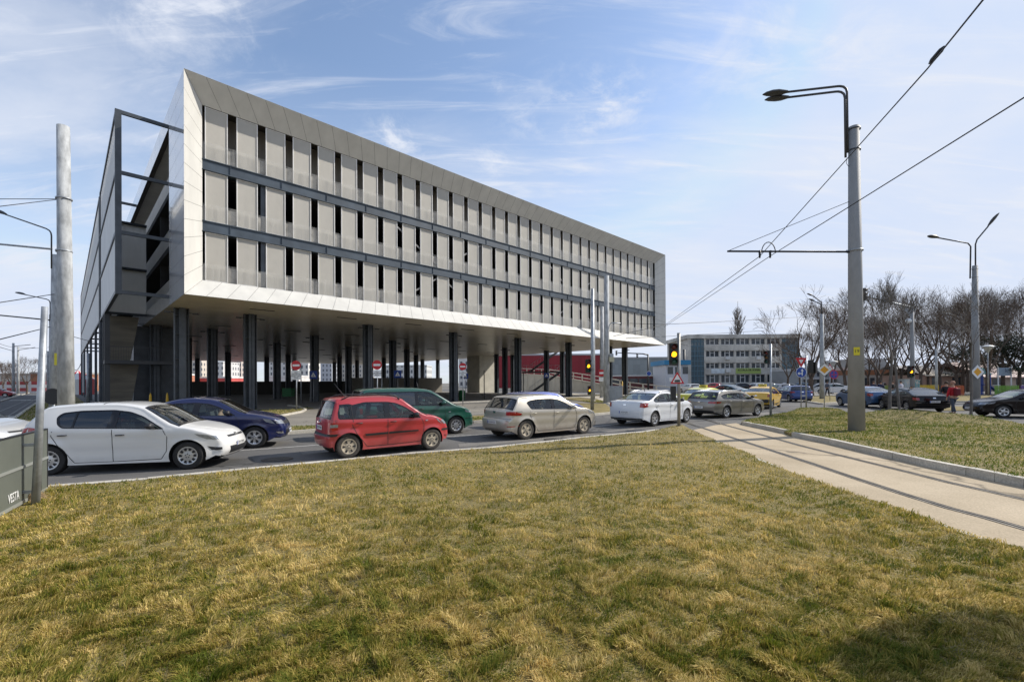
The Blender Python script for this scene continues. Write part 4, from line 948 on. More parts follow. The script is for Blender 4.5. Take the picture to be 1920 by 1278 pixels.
def strip_panels(mb, p00, p10, p11, p01, n, gap=.016, mi=0):
    "n flat panels across the quad with open joints"
    p00, p10, p11, p01 = map(Vector, (p00, p10, p11, p01)); L0 = (p10 - p00).length; L1 = (p11 - p01).length
    for k in range(n):
        a, b = k / n, (k + 1) / n; g0 = gap / 2 / max(L0, .01); g1 = gap / 2 / max(L1, .01)
        mb.add([p00.lerp(p10, a + g0), p00.lerp(p10, b - g0), p01.lerp(p11, b - g1), p01.lerp(p11, a + g1)], [(0, 1, 2, 3)], mi)
fr = MB(); back = MB(); e = .03
# sloping reveals of the front frame
strip_panels(fr, (0, 0, ZB), (BL, 0, ZB), (BL - CH, CH, Z0), (CH, CH, Z0), 53)
strip_panels(fr, (BL, 0, ZT), (0, 0, ZT), (CH, CH, Z1), (BL - CH, CH, Z1), 53)
strip_panels(fr, (0, 0, ZT), (0, 0, ZB), (CH, CH, Z0), (CH, CH, Z1), 12)
strip_panels(fr, (BL, 0, ZB), (BL, 0, ZT), (BL - CH, CH, Z1), (BL - CH, CH, Z0), 12)
back.add([(.004, e, ZB), (BL - .004, e, ZB), (BL - .004, e, ZT), (.004, e, ZT), (CH, CH + e, Z0), (BL - CH, CH + e, Z0), (BL - CH, CH + e, Z1), (CH, CH + e, Z1)], [(0, 1, 5, 4), (1, 2, 6, 5), (2, 3, 7, 6), (3, 0, 4, 7)], 0)
fr.build('front_frame', M['clad'], bld); back.build('joint_backing', M['gap'], bld)
# end walls and roof band
SQ = 5.0
for x, nsg in ((BL, -1), (0, 1)):
    side = MB()
    qend = SQ if x == 0 else BQ
    for k in range(12):
        za = ZB + (ZT - ZB) * k / 12; zb = ZB + (ZT - ZB) * (k + 1) / 12
        a = [(x, .0, za), (x, qend, za), (x, qend, zb), (x, .0, zb)]
        if nsg < 0: a = a[::-1]
        nq = 2 if x == 0 else 30
        for j in range(nq):
            y0 = qend * j / nq + .008; y1 = qend * (j + 1) / nq - .008
            q = [(x, y0, za + .008), (x, y0, zb - .008), (x, y1, zb - .008), (x, y1, za + .008)]
            side.add(q if nsg > 0 else q[::-1], [(0, 1, 2, 3)])
    if x: side.build('side_cladding', M['clad_side'], bld)
for za, zb in ((17.9, ZT), (ZB, 7.7)):
    for j in range(40):
        y0 = SQ + (BQ - SQ) * j / 40 + .008; y1 = SQ + (BQ - SQ) * (j + 1) / 40 - .008
        side.add([(0, y0, za), (0, y0, zb), (0, y1, zb), (0, y1, za)], [(0, 1, 2, 3)])
side.build('side_cladding', M['clad_side'], bld)
inn = MB(); inn.box(.02, .30, .42, SQ, ZB + .02, ZT - .02); inn.box(.02, .06, .08, .42, ZB + .1, ZT - .1); inn.box(BL - .06, BL - .02, .08, .42, ZB + .1, ZT - .1); inn.box(BL - .3, BL - .02, .42, BQ, ZB + .02, ZT - .02); inn.box(.02, .3, SQ, BQ, 17.92, ZT - .02); inn.box(.02, .3, SQ, BQ, ZB + .02, 7.68)
inn.build('side_backing', M['gap'], bld)
MB().box(.01, BL - .01, .01, BQ, ZT - .015, ZT + .01).build('roof', mat('roof_sheet', (.45, .45, .44), .7), bld)
MB().box(1.2, BL - 1.2, 1.6, BQ - 1, ZT - .6, ZT - .1).build('roof_slab', M['innerwall'], bld)
sf = MB()
for j in range(42):
    y0 = 2.0 * j; sf.box(.01, BL - .01, y0 + .006, y0 + 1.994, ZB - .012, ZB + .0)
sf.build('soffit', M['soffit'], bld); MB().box(.07, BL - .07, .6, BQ, ZB + .004, ZB + .5).build('soffit_backing', M['gap'], bld)
lm = MB()
for k in range(9):
    for j in range(7):
        x = 4 + k * 5.8; y = 3 + j * 11.5; MB().box(x, x + 1.5, y, y + .1, ZB - .05, ZB - .014).build('soffit_light', M['steel_dk'], bld)
# decks, inner walls; the near-black ones stand in for shade
LV = (7.3, 10.73, 14.30, 17.9)
dk = MB()
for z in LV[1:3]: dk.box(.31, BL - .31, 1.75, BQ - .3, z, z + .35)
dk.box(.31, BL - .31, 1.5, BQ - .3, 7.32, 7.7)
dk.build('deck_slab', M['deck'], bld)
iw = MB(); iw.box(.4, BL - .4, 12, 12.2, 7.7, 14.3); iw.build('interior_shade_wall', M['deck'], bld)  # dark wall added where the open deck only lies in shade
MB().box(.4, BL - .4, 2.6, 2.8, 14.7, 18.4).build('attic_wall', mat('attic_sheet', (.42, .38, .32), .8, noise=.1, nscale=.4), bld)
# front edge beams
for za, zb in ((10.72, 11.35), (14.29, 14.93)):
    mb = MB(); mb.box(CH, BL - CH, 1.05, 1.08, za + .05, zb - .05); mb.box(CH, BL - CH, .98, 1.5, zb - .05, zb); mb.box(CH, BL - CH, .98, 1.5, za, za + .05)
    for k in range(19): x = CH + 1.4 + k * 2.9; mb.box(x, x + .02, 1.0, 1.05, za + .05, zb - .05)
    mb.build('edge_beam', M['steelblue'], bld)
FL = ((Z0, 10.72), (11.35, 14.29), (14.93, Z1))
edge_m = mat('screen_edge', (.80, .78, .74), .5)
sm = MB(); sm.box(0, 1.08, .0, .03, 0, 1); base_me = sm.build('tmp', M['screen']).data; bpy.data.objects.remove(bpy.data.objects['tmp'])
NP = 32; PER = (BL - 2 * CH - .12) / NP
for fl, (za, zb) in enumerate(FL):
    for k in range(NP):
        x = 1.2 + k * PER; mb = MB(); yy = 1.12
        if fl == 2: yy = 1.10
        mb.box(0, 1.09, yy, yy + .03, za + .04, zb - .04, 0)
        for xx in (-.02, 1.09): mb.box(xx - .01, xx + .035, yy - .04, yy + .05, za + .01, zb - .01, 1)
        mb.box(.01, 1.09, yy - .02, yy + .04, zb - .05, zb - .012, 1); mb.box(.01, 1.09, yy - .02, yy + .04, za + .012, za + .05, 1)
        o = mb.build('screen_panel', [M['screen'], edge_m], bld); o.location = (x, 0, 0)
    mb = MB()
    for k in range(NP + 1):
        x0 = CH + .02 + k * PER - (.55 if k else 0); x0 = max(x0, CH + .02); x1 = min(CH + .02 + (k + 1) * PER - .57, BL - CH - .02)
        if x1 > x0 + .1: mb.add([(x0, 1.0, za + .03), (x1, 1.0, za + .03), (x1, 1.0, za + .98 + (.03 if k % 3 == 1 else 0)), (x0, 1.0, za + .98 + (.03 if k % 3 == 1 else 0))], [(0, 1, 2, 3)])
    mb.build('glass_balustrade', M['railglass'], bld)
# blocks seen behind the balustrade: upstand walls of the decks
mb = MB()
up = mat('upstand_wall', (.24, .225, .20), .85, noise=.4, nscale=2.0)
for za, zb in FL: mb.box(CH + .01, BL - CH - .01, 1.215, 1.30, za + .02, za + .93)
mb.build('upstand_wall', up, bld)
BAY = 8.93; T0 = 4.75
# facade posts and cross bracing
for k in (0, 3, 6):
    t = 4.35 + k * 8.95 if k < 6 else BL - CH - 1.35
    MB().box(t - .19, t + .19, 1.21, 1.5, Z0, 14.29).build('facade_post', M['colpaint'], bld)
gp_ = mat('grey_post', (.2, .2, .2), .5)
for k in (1, 2, 4, 5): t = 4.35 + k * 8.95; MB().box(t - .15, t + .15, 1.32, 1.5, Z0, 14.29).build('facade_post', gp_, bld)
br = mat('brace_paint', (.17, .165, .16), .5)
for k in (1, 3):
    t = 4.35 + k * 8.95; xm = t + 4.47
    mb = MB()
    for s in (0, 1):
        xa = t + s * 8.95
        mb.bar((xa, 1.18, 14.2), (xm, 1.18, 11.4), .05, .12); mb.bar((xa, 1.18, 7.95), (xm, 1.18, 10.7), .05, .12)
    mb.build('cross_brace', br, bld)
# columns
def column_mesh(w=.78, h=ZB):
    mb = MB(); t = .045; k = w / 2; f = .36
    for a in (0, pi / 2):
        Mx = Matrix.Rotation(a, 4, 'Z')
        mb.box(-k, k, -t / 2, t / 2 if a == 0 else t / 2 - .001, 0, h, 0, Mx)
        for s in (-1, 1): mb.box(min(s * k, s * (k - t)), max(s * k, s * (k - t)), -f / 2, f / 2, 0, h, 0, Mx)
    for z in (.35, 1.9, 3.5, 5.1, 6.3):
        mb.box(-k + .05, k - .05, -k + .05, k - .05, z, z + .03)
    mb.box(-.62, .62, -.62, .62, .0, .04)
    mb.box(-k - .02, k + .02, -.06, .06, h - .34, h - .22)
    return mb.build('column', M['colpaint'], bld).data
cm = column_mesh(); bpy.data.objects.remove([o for o in bld.children if o.name.startswith('column')][0])
lmp = MB()
for row in range(8):
    q = 5.9 + row * 11.6
    if q > BQ: break
    ts = ([.75] if row < 3 else []) + [T0 + BAY * k for k in range(6)] + ([BL - .9] if row in (0, 1, 2, 4) else [])
    for t in ts:
        if 48 < t < 54 and 32 < q < 38: continue
        c = link('column', cm, bld); c.location = (t, q, 0)
        if row < 3:
            for s in (-1, 1):
                lmp = MB(); lmp.bar((t + s * .39, q, ZB - .28), (t + s * .75, q - .15, ZB - .30), .05, .04); lmp.box(t + s * .75 - .16, t + s * .75 + .16, q - .25, q - .08, ZB - .37, ZB - .28); lmp.build('floodlight', M['steel_dk'], bld)
# concrete core under the far end
MB().box(49.4, 53.2, 33.7, 37.3, 0, ZB - .02).build('stair_core', mat('core_render', (.60, .57, .48), .8, noise=.1, nscale=1), bld)
MB().box(8, 46, 60, 60.3, 0, 2.3).build('low_wall', mat('low_wall', (.07, .068, .06), .9), bld)
MB().box(30, 48.5, 44, 44.3, 0, 2.8).build('low_wall', mat('low_wall_pale', (.30, .28, .24), .9), bld)
# access tower on the end wall: outer screen, posts, beams
WB = 2.46; bx = -WB; q1, q2, q3 = 5.0, 21.6, 22.7
lv = (7.36, 10.88, 14.41, 17.98)
mb = MB()
for qa, qb in ((q1, q2), (q3, BQ)):
    for za, zb in zip(lv[:-1], lv[1:]):
        if zb == 17.98 :
            k = qa + .3
            while k < qb - .4: mb.box(bx - .02, bx + .02, k, k + .62, za + .1, zb - .08); k += .78
        else: mb.box(bx - .02, bx + .02, qa + .15, qb - .1, za + .1, zb - .08)
mb.build('outer_screen', M['sheet'], bld)
mb = MB()
for qa, qb in ((q1, q2), (q3, BQ)):
    for z in lv: mb.box(bx - .09, bx + .09, qa, qb, z - .13, z + .07)
    for z in lv: mb.box(bx + .091, -.01, qa, qa + .16, z - .13, z + .07)
    for q in (qa, qb - .2): mb.box(bx - .1, bx + .2, q - .001, q + .25, 7.2 if q == q1 else 0, 18.06)
    for z in (7.36, 10.88, 14.41): mb.box(bx + .09, 0, 15.8, 16.0, z - .12, z + .05)
k = q3 + 8
while k < BQ: mb.box(bx - .1, bx + .1, k, k + .2, 0, 7.2); k += 11.6
for k in range(6): mb.box(bx + .1, -.02, q3 + 3 + k * 9, q3 + 3.2 + k * 9, 7.25, 7.42)
mb.build('tower_frame', M['colpaint'], bld)
mb = MB(); mb.box(bx + .1, -.02, 16.02, 16.1, 7.42, 14.36); mb.build('tower_wall', M['sheetx'], bld)
mb = MB()
for za in (7.7, 11.35 - .3, 14.93 - .3):
    mb.box(.35, .42, SQ + .05, BQ - .2, za, za + 1.15)
mb.build('side_parapet', M['sheet'], bld)
MB().box(3.2, 3.3, SQ, BQ - 1, 7.7, 14.3).build('side_shade_wall', M['deck'], bld); MB().box(2.2, 2.3, SQ, BQ - 1, 14.66, 18).build('side_attic_wall', bpy.data.materials['attic_sheet'], bld); MB().box(.31, 2.2, SQ, BQ - 1, 18.0, 18.05).build('eaves_soffit', M['clad'], bld)  # lower wall kept near black for the shade in the end openings
mb = MB()
for z0_, z1_ in ((0, 3.55), (3.75, 7.2)):
    mb.prism([(bx + .25, z0_), (bx + 1.5, z0_), (bx + 2.05, z1_), (bx + .25, z1_)], 16.6, 16.85, 0, Matrix(((1, 0, 0, 0), (0, 0, 1, 0), (0, 1, 0, 0), (0, 0, 0, 1))))
mb.build('stair_wall', M['rawconc'], bld)
mb = MB(); mb.box(bx - .1, 1.6, 15.2, 16.4, 3.45, 3.72); mb.bar((bx - .08, 15.2, 4.75), (1.6, 15.2, 4.75), .05)
for k in range(28): x = bx - .05 + k * .15; mb.bar((x, 15.2, 3.72), (x, 15.2, 4.75), .018)
for q in (15.4, 17): mb.box(bx + .001 - .1, bx + .22, q, q + .25, 0, 7.2)
mb.build('stair_landing', M['steel_dk'], bld)
mb = MB(); mb.box(-.6, 2.2, 18.5, 21, 0, ZB - .1); mb.build('stair_room', M['colpaint'], bld)
# ---------------------------------------------------------------- grass
def grass_mat(name, green, olive, straw, bias=0.0, scale=1.0):
    m = bpy.data.materials.new(name); m.use_nodes = True; nt = m.node_tree; N = nt.nodes; L = nt.links; b = N['Principled BSDF']
    ge = N.new('ShaderNodeNewGeometry'); at_ = N.new('ShaderNodeAttribute'); at_.attribute_name = 'rnd'
    def noise(s, d):
        n = N.new('ShaderNodeTexNoise'); n.inputs['Scale'].default_value = s * scale; n.inputs['Detail'].default_value = d; n.inputs['Roughness'].default_value = .6
        L.new(ge.outputs['Position'], n.inputs[0]); return n.outputs[0]
    def ma(op, a, b_):
        n = N.new('ShaderNodeMath'); n.operation = op
        for i, x in enumerate((a, b_)):
            if isinstance(x, (int, float)): n.inputs[i].default_value = x
            else: L.new(x, n.inputs[i])
        return n.outputs[0]
    v = ma('ADD', ma('MULTIPLY', noise(.5, 4), 1.5), ma('MULTIPLY', noise(2.8, 4), 1.5))
    v = ma('ADD', v, ma('MULTIPLY', at_.outputs['Fac'], .95)); v = ma('SUBTRACT', v, 1.40 + bias)
    cr = N.new('ShaderNodeValToRGB'); L.new(v, cr.inputs[0]); e = cr.color_ramp.elements
    e[0].position = .08; e[0].color = (*green, 1); e[1].position = .92; e[1].color = (*straw, 1)
    k = e.new(.42); k.color = (*olive, 1)
    L.new(cr.outputs[0], b.inputs['Base Color']); b.inputs['Roughness'].default_value = .7; b.inputs['Specular IOR Level'].default_value = .25
    tr = N.new('ShaderNodeBsdfTranslucent'); L.new(cr.outputs[0], tr.inputs[0]); mx = N.new('ShaderNodeMixShader'); mx.inputs[0].default_value = .35
    L.new(b.outputs[0], mx.inputs[1]); L.new(tr.outputs[0], mx.inputs[2]); L.new(mx.outputs[0], N['Material Output'].inputs[0]); return m
def np_in(x, y, P):
    r = np.zeros(len(x), bool); j = len(P) - 1
    for i in range(len(P)):
        xi, yi = P[i]; xj, yj = P[j]
        if yi != yj:
            c = ((yi > y) != (yj > y)) & (x < (xj - xi) * (y - yi) / (yj - yi) + xi); r ^= c
        j = i
    return r
def np_lz(x, y, base):
    h = .5 * np.sin(x * 2 * 1.3 + 2.1 * np.sin(y * 2 * .7)) + .5 * np.sin(y * 2 * 1.7 + 1.3 * np.sin(x * 2 * .9 + 1))
    z = base + .018 * h
    for mx, my, r, hh in MOUNDS: z += hh * np.exp(-((x - mx) ** 2 + (y - my) ** 2) / (r * r) * 1.3)
    return z
def grass(name, label, poly, base, x, y, hgt, wid, m, seed=1, lean=.9, kind='stuff', inset=True):
    rg = np.random.default_rng(seed); k = np_in(x, y, poly); x = x[k]; y = y[k]; n = len(x)
    z = np_lz(x, y, base) - .006
    # clumps: warped cells, each with its own height and lie
    cx = np.floor((x + .11 * np.sin(y * 9.1 + x * 3.3)) / .12); cy = np.floor((y + .11 * np.sin(x * 8.3 - y * 2.7)) / .12 + .5 * (cx % 2))
    def hsh(k): return np.modf(np.abs(np.sin(cx * 127.1 + cy * 311.7 + k * 74.7) * 43758.5453))[0]
    tuft = hsh(1); cdir = hsh(2) * 6.283
    h = hgt(x, y) * rg.uniform(.45, 1.3, n) * (.45 + 1.15 * tuft ** 1.5); w = wid(x, y) * rg.uniform(.7, 1.3, n)
    flow = 1.2 * np.sin(x * 1.1 + np.sin(y * 1.9)) + 1.5 * np.sin(y * 1.3 + x * .4)
    a = np.where(hsh(3) > .35, cdir, flow) + rg.normal(0, .75, n); ln = lean * rg.uniform(.3, 1.2, n) * (.6 + .8 * hsh(4)); b = rg.uniform(0, 2 * np.pi, n)
    dx, dy = np.cos(a), np.sin(a); wx, wy = np.cos(b), np.sin(b)
    v = np.zeros((n, 5, 3), np.float32)
    v[:, 0] = np.stack([x - wx * w / 2, y - wy * w / 2, z], 1); v[:, 1] = np.stack([x + wx * w / 2, y + wy * w / 2, z], 1)
    mx, my, mz = x + dx * ln * h * .35, y + dy * ln * h * .35, z + h * .62
    v[:, 2] = np.stack([mx + wx * w * .4, my + wy * w * .4, mz], 1); v[:, 3] = np.stack([mx - wx * w * .4, my - wy * w * .4, mz], 1)
    v[:, 4] = np.stack([x + dx * ln * h, y + dy * ln * h, z + h * np.clip(1.1 - .45 * ln, .45, 1)], 1)
    me = bpy.data.meshes.new(name); me.vertices.add(n * 5); me.vertices.foreach_set('co', v.ravel())
    o = (np.arange(n) * 5)[:, None]; loops = (o + np.array([0, 1, 2, 3, 3, 2, 4])[None]).ravel().astype(np.int32)
    me.loops.add(n * 7); me.loops.foreach_set('vertex_index', loops)
    me.polygons.add(n * 2); ls = (np.arange(n) * 7)[:, None] + np.array([0, 4])[None]
    me.polygons.foreach_set('loop_start', ls.ravel().astype(np.int32)); me.polygons.foreach_set('loop_total', np.tile([4, 3], n).astype(np.int32))
    me.update(calc_edges=True)
    at_ = me.attributes.new('rnd', 'FLOAT', 'POINT'); at_.data.foreach_set('value', np.repeat((rg.random(n) * .62 + hsh(5) * .38 + .0).astype(np.float32), 5))
    me.materials.append(m); o = link(name, me); o['kind'] = kind; return o
GM = grass_mat('dry_grass', (.115, .145, .014), (.33, .265, .048), (.80, .61, .25), .12)
GM2 = grass_mat('green_grass', (.10, .15, .018), (.25, .23, .045), (.64, .52, .22), .36)
rg = np.random.default_rng(5)
# camera-side lawn: dense where it is close
def radial(n, ymin, ymax, pw, spread):
    t = rg.random(n); y = (ymin ** (1 - pw) + t * (ymax ** (1 - pw) - ymin ** (1 - pw))) ** (1 / (1 - pw))
    return rg.uniform(-spread, spread, n) * y + 0, y
x, y = radial(560000, 2.3, 19.5, 1.75, 1.25)
k = (x < 10); x = x[k]; y = y[k]
poly, base = LAWNS['lawn']
grass('grass', '', poly, base, x, y, lambda x, y: .050 + .0 * y, lambda x, y: .0034 + .0009 * y, GM, 2)
x = rg.uniform(5, 34, 330000); y = rg.uniform(6, 31, 330000)
poly, base = LAWNS['grass_island']
grass('grass', '', poly, base, x, y, lambda x, y: .055 + 0 * y, lambda x, y: .016 + 0 * y, GM2, 3)
for nm, cnt, (xa, xb, ya, yb), hh, ww in (('roadside_lawn', 60000, (-45, -12, 14, 60), .08, .03), ('median_strip', 30000, (-14, 3, 15, 24), .07, .02), ('verge_lawn', 20000, (0, 10, 22, 45), .08, .03)):
    pl = LAWNS[nm]; x = rg.uniform(xa, xb, cnt); y = rg.uniform(ya, yb, cnt)
    grass('grass', '', pl[0], pl[1], x, y, lambda x, y: hh + 0 * y, lambda x, y: ww + 0 * y, GM2, 4)

# ---------------------------------------------------------------- poles, lamps, signals, signs
def base_of(u, vb): x, y = inv(u, vb); return x, y
def pole_pts(u, vb, ut, vt, Yd=None):
    if Yd is None: x, Yd = inv(u, vb); 
    x = at(u, vb, Yd)[0]; t = at(ut, vt, Yd); return (x, Yd), t
def shaft(t, r0, r1, top, m, name='shaft', n=16, z0=-.1):
    "top is in world space; the thing's origin is at the foot"
    l = t.location; p1 = Vector(top) - Vector((l.x, l.y, 0)); return MB().tube([(0, 0, z0), p1], [r0, r1], n, 0).build(name, m, t)
def lamp_head(parent, p, d, L=.75, m=None, name='lamp_head'):
    "cobra head lamp starting at p pointing along d"
    d = Vector(d).normalized(); x = d.cross(Vector((0, 0, 1))).normalized(); u = x.cross(d); p = Vector(p); mb = MB(); N_ = 9
    prof = [(0, .05, .05), (.12, .085, .07), (.35, .16, .10), (.6, .17, .10), (.85, .11, .07), (1, .02, .02)]
    vs = []
    for f, w, h in prof:
        for k in range(12):
            a = 2 * pi * k / 12; hh = h if sin(a) > 0 else h * .35
            vs.append(p + d * (f * L) + x * (cos(a) * w * L / .75) + u * (sin(a) * hh * L / .75))
    mb.add(vs, [(12 * i + k, 12 * i + (k + 1) % 12, 12 * i + 12 + (k + 1) % 12, 12 * i + 12 + k) for i in range(5) for k in range(12)] + [tuple(range(12)), tuple(reversed(range(60, 72)))], 0, True)
    return mb.build(name, m or M['steel_dk'], parent, 50)
def clampring(t, c, r, m=None, name='clamp', h=.05):
    mb = MB(); mb.lathe([(r, -h / 2), (r + .015, -h / 2), (r + .015, h / 2), (r, h / 2)], 16, 0, Matrix.Translation(c)); mb.box(c[0] - r - .07, c[0] - r, c[1] - .02, c[1] + .02, c[2] - h / 2, c[2] + h / 2)
    return mb.build(name, m or M['galv'], t)
lens_off = {k: mat('lens_' + k, c, .25) for k, c in (('red', (.10, .008, .006)), ('amber', (.14, .06, .01)), ('green', (.008, .06, .045)))}
lens_amber = mat('lens_amber_lit', (.9, .45, .02), .3, emit=((1, .40, .012), 1.7))
sig_m = mat('signal_housing', (.016, .016, .015), .45)
def signal(parent, c, rz, s=1.0, lit=True, n=3, board=False):
    "traffic light head centred at c (parent space), lenses facing local -y turned by rz"
    Mx = Matrix.Translation(c) @ Matrix.Rotation(rz, 4, 'Z') @ Matrix.Scale(s, 4)
    mb = MB(); H2 = .15 * n
    mb.box(-.15, .15, -.02, .17, -H2, H2, 0, Mx)
    for k in range(n): mb.box(-.165, .165, -.035, -.02, -H2 + .3 * k + .01, -H2 + .3 * k + .29, 0, Mx)
    if board: mb.box(-.3, .3, .0, .02, -H2 - .15, H2 + .15, 0, Mx)
    h = mb.build('housing', sig_m, parent)
    bv = h.modifiers.new('b', 'BEVEL'); bv.width = .012 * s; bv.segments = 2
    for k, cname in enumerate(('red', 'amber', 'green')[:n]):
        z = H2 - .15 - .3 * k; Lx = Mx @ Matrix.Translation((0, -.037, z)) @ Matrix.Rotation(pi / 2, 4, 'X')
        MB().lathe([(.115, 0), (.09, .02), (.05, .032), (0, .036)], 18, 0, Lx).build('lens_' + cname, lens_amber if (cname == 'amber' and lit) else lens_off[cname], parent)
        vm = MB(); ring = [( .125 * cos(a), .125 * sin(a)) for a in [-.35 + (pi + .7) * j / 12 for j in range(13)]]
        vs = [Lx @ Vector((x_, y_, 0)) for x_, y_ in ring] + [Lx @ Vector((x_, y_, .06 + .12 * (y_ + .125) / .25)) for x_, y_ in ring]
        vs += [Lx @ Vector((x_ * 1.05, y_ * 1.05, 0)) for x_, y_ in ring] + [Lx @ Vector((x_ * 1.05, y_ * 1.05, .06 + .12 * (y_ + .125) / .25)) for x_, y_ in ring]
        vm.add(vs, [(j, j + 1, 14 + j, 13 + j) for j in range(12)] + [(26 + j, 39 + j, 40 + j, 27 + j) for j in range(12)] + [(13 + j, 14 + j, 40 + j, 39 + j) for j in range(12)], 0, True)
        vm.build('visor', sig_m, parent)
    return h
white_m = mat('sign_white', (.75, .75, .73), .45); red_m = mat('sign_red', (.50, .012, .018), .45); blue_m = mat('sign_blue', (.012, .06, .32), .45); yel_m = mat('sign_amber', (.72, .33, .01), .45); blk_m = mat('sign_black', (.02, .02, .02), .5); back_m = mat('sign_back', (.30, .31, .32), .5, .5)
def disc(r, n=28): return [(r * cos(2 * pi * k / n), r * sin(2 * pi * k / n)) for k in range(n)]
def tri(r, up=1): return round_poly([(r * cos(a), up * r * sin(a)) for a in (pi / 2, pi * 7 / 6, pi * 11 / 6)], r * .12, 4)
def rect(w, h, cx=0, cy=0): return [(cx - w / 2, cy - h / 2), (cx + w / 2, cy - h / 2), (cx + w / 2, cy + h / 2), (cx - w / 2, cy + h / 2)]
def plate(parent, c, rz, layers, name='sign_face', thick=.02):
    "stacked flat shapes facing local -y; layers: (outline, material)"
    Mx = Matrix.Translation(c) @ Matrix.Rotation(rz, 4, 'Z') @ Matrix.Rotation(pi / 2, 4, 'X')
    mb = MB(); mats = []; z = 0
    for i, (pl, m) in enumerate(layers):
        if m not in mats: mats.append(m)
        if i == 0:
            if back_m not in mats: mats.append(back_m)
            mb.prism(pl, -thick, -.002, mats.index(back_m), Mx); mb.prism(pl, -.002, 0.0, mats.index(m), Mx, False)
        else: mb.prism(pl, 0, .003 * i, mats.index(m), Mx, False)
    return mb.build(name, mats, parent)
def sign_post(label, u, vb, vtop, r=.03, Yd=None, name='road_sign', group=None, ut=None):
    x, yy = inv(u, vb)
    if Yd: yy = Yd; x = at(u, vb, Yd)[0]
    t = thing(name, label, 'road sign', (x, yy, 0), 0, group); h = at(ut or u, vtop, yy)
    MB().tube([(0, 0, -.05), (h[0] - x, 0, h[2])], r, 10).build('post', M['galv'], t); return t, yy
def loc(t, u, v): p = at(u, v, t.location.y); return (p[0] - t.location.x, 0, p[2])

# tall lamp and wire pole on the island
t = thing('lamp_pole', 'tall grey lamp pole on the grass island carrying the wire arm and twin lamps', 'street lamp', (*inv(1606, 813), 0), 0)
PX, PY = t.location.x, t.location.y
tp = at(1601, 238, PY); shaft(t, .26, .165, tp, M['conc_smooth'])
lp = lambda u, v, dy=0: Vector(at(u, v, PY + dy)) - Vector((PX, PY, 0))
for (us, vs_, bu, bv_, end, dY) in ((1589.5, 286, 1588, 160, (1474, 173), .95), (1585.5, 295, 1584, 170, (1476, 183), 1.15)):
    b0 = lp(us, vs_); b1 = lp(bu, bv_); e1 = Vector(at(*end, PY + dY)) - Vector((PX, PY, 0)); dd = (e1 - b1).normalized()
    pts = [b0, b1 - Vector((0, 0, .25))] + [b1 + Vector((0, 0, -.25)) * (1 - f) ** 2 + dd * .28 * f * f for f in (.3, .6, .85, 1)] + [e1]
    MB().tube(pts, .038, 10).build('lamp_bracket', M['steel_dk'], t); lamp_head(t, e1 - dd * .06, dd, .85)
for v in (243, 282): clampring(t, lp(1602, v), .175, M['steel_dk'])
MB().tube([lp(1588, 296), lp(1587, 306), lp(1590, 311), lp(1594, 313)], .008, 5).build('cable', M['wire'], t)
a0 = lp(1592, 472); a1 = lp(1364, 471, .1)
MB().tube([a0, a1], .033, 10).build('wire_arm', M['wire'], t); clampring(t, lp(1603, 470), .235)
for u in (1424.5, 1444): c = lp(u, 476, .07); MB().tube([c + Vector((0, 0, .12)), c + Vector((0, 0, -.14))], [.045, .03], 8).build('insulator', M['wire'], t)
pts = []
for k in range(13): a = pi * k / 12; pts.append(lp(1441 - 13 * cos(a), 474 - 20 * sin(a), .07))
MB().tube(pts, .016, 6).build('arched_guide', M['wire'], t)
pn = MB().box(-.09, .09, -.005, .005, -.14, .14).build('number_plate', mat('plate_yellow', (.65, .55, .02), .5), t); pn.location = lp(1597, 659) + Vector((0, -.235, 0)); pn.rotation_euler = (0, 0, -.35)
text_obj('19', .15, M['ink'], pn, loc=(0, -.007, 0), rot=(pi / 2, 0, 0))
# left group of poles
def simple_pole(label, u, ut, Yd, vt, r0, r1, m, name='catenary_pole', group='tram wire poles', cat='pole'):
    x = at(u, 750, Yd)[0]; t = thing(name, label, cat, (x, Yd, 0), 0, group); shaft(t, r0, r1, at(ut, vt, Yd), m, n=18)
    if name == 'catenary_pole': MB().lathe([(r0 * 1.25, 0), (r0 * 1.25, .12), (r0 * 1.02, .16)], 18).build('footing', M['kerb'], t)
    return t
tA = simple_pole('thick pale concrete pole rising behind the white hatchback', 125, 118.5, 16, 237, .235, .175, M['conc_pole'])
for v in (373, 471): clampring(tA, Vector(at(120, v, 16)) - tA.location, .21)
tB = simple_pole('concrete lamp pole just behind the thickest pole, arm to the left', 104, 105, 25, 478, .24, .19, M['conc_pole'])
def side_lamp(t, u0, v0, v1, ue, ve, Yd, L=.8, r=.035):
    o = t.location; P_ = lambda u, v, d=0: Vector(at(u, v, Yd + d)) - o
    b1 = P_(u0, v1); e1 = P_(ue, ve, .3); dd = (e1 - b1).normalized()
    MB().tube([P_(u0, v0), b1 - Vector((0, 0, .3))] + [b1 + Vector((0, 0, -.3)) * (1 - f) ** 2 + dd * .35 * f * f for f in (.3, .6, 1)] + [e1], r, 8).build('lamp_bracket', M['steel_dk'], t)
    lamp_head(t, e1 - dd * .05, dd, L)
side_lamp(tB, 96.5, 503, 432, 10, 402, 24.8, 1.0)
MB().tube([Vector(at(97, 467, 24.8)) - tB.location, Vector(at(-60, 452, 24.8)) - tB.location], .05, 8).build('wire_arm', M['galv'], tB)
tC = simple_pole('slimmer lamp pole farther down the side street, third from the road', 99, 98, 36, 590, .24, .18, M['conc_pole'])
side_lamp(tC, 94, 601, 562, 46, 552, 35.8, .9)
MB().tube([Vector(at(94, 600, 35.8)) - tC.location, Vector(at(-30, 588, 35.8)) - tC.location], .05, 8).build('wire_arm', M['wire'], tC)
tyel = MB().box(-.2, .2, -.01, .01, -.32, .32).build('number_plate', bpy.data.materials['plate_yellow'], tB); tyel.location = Vector(at(109, 673, 24.7)) - tB.location
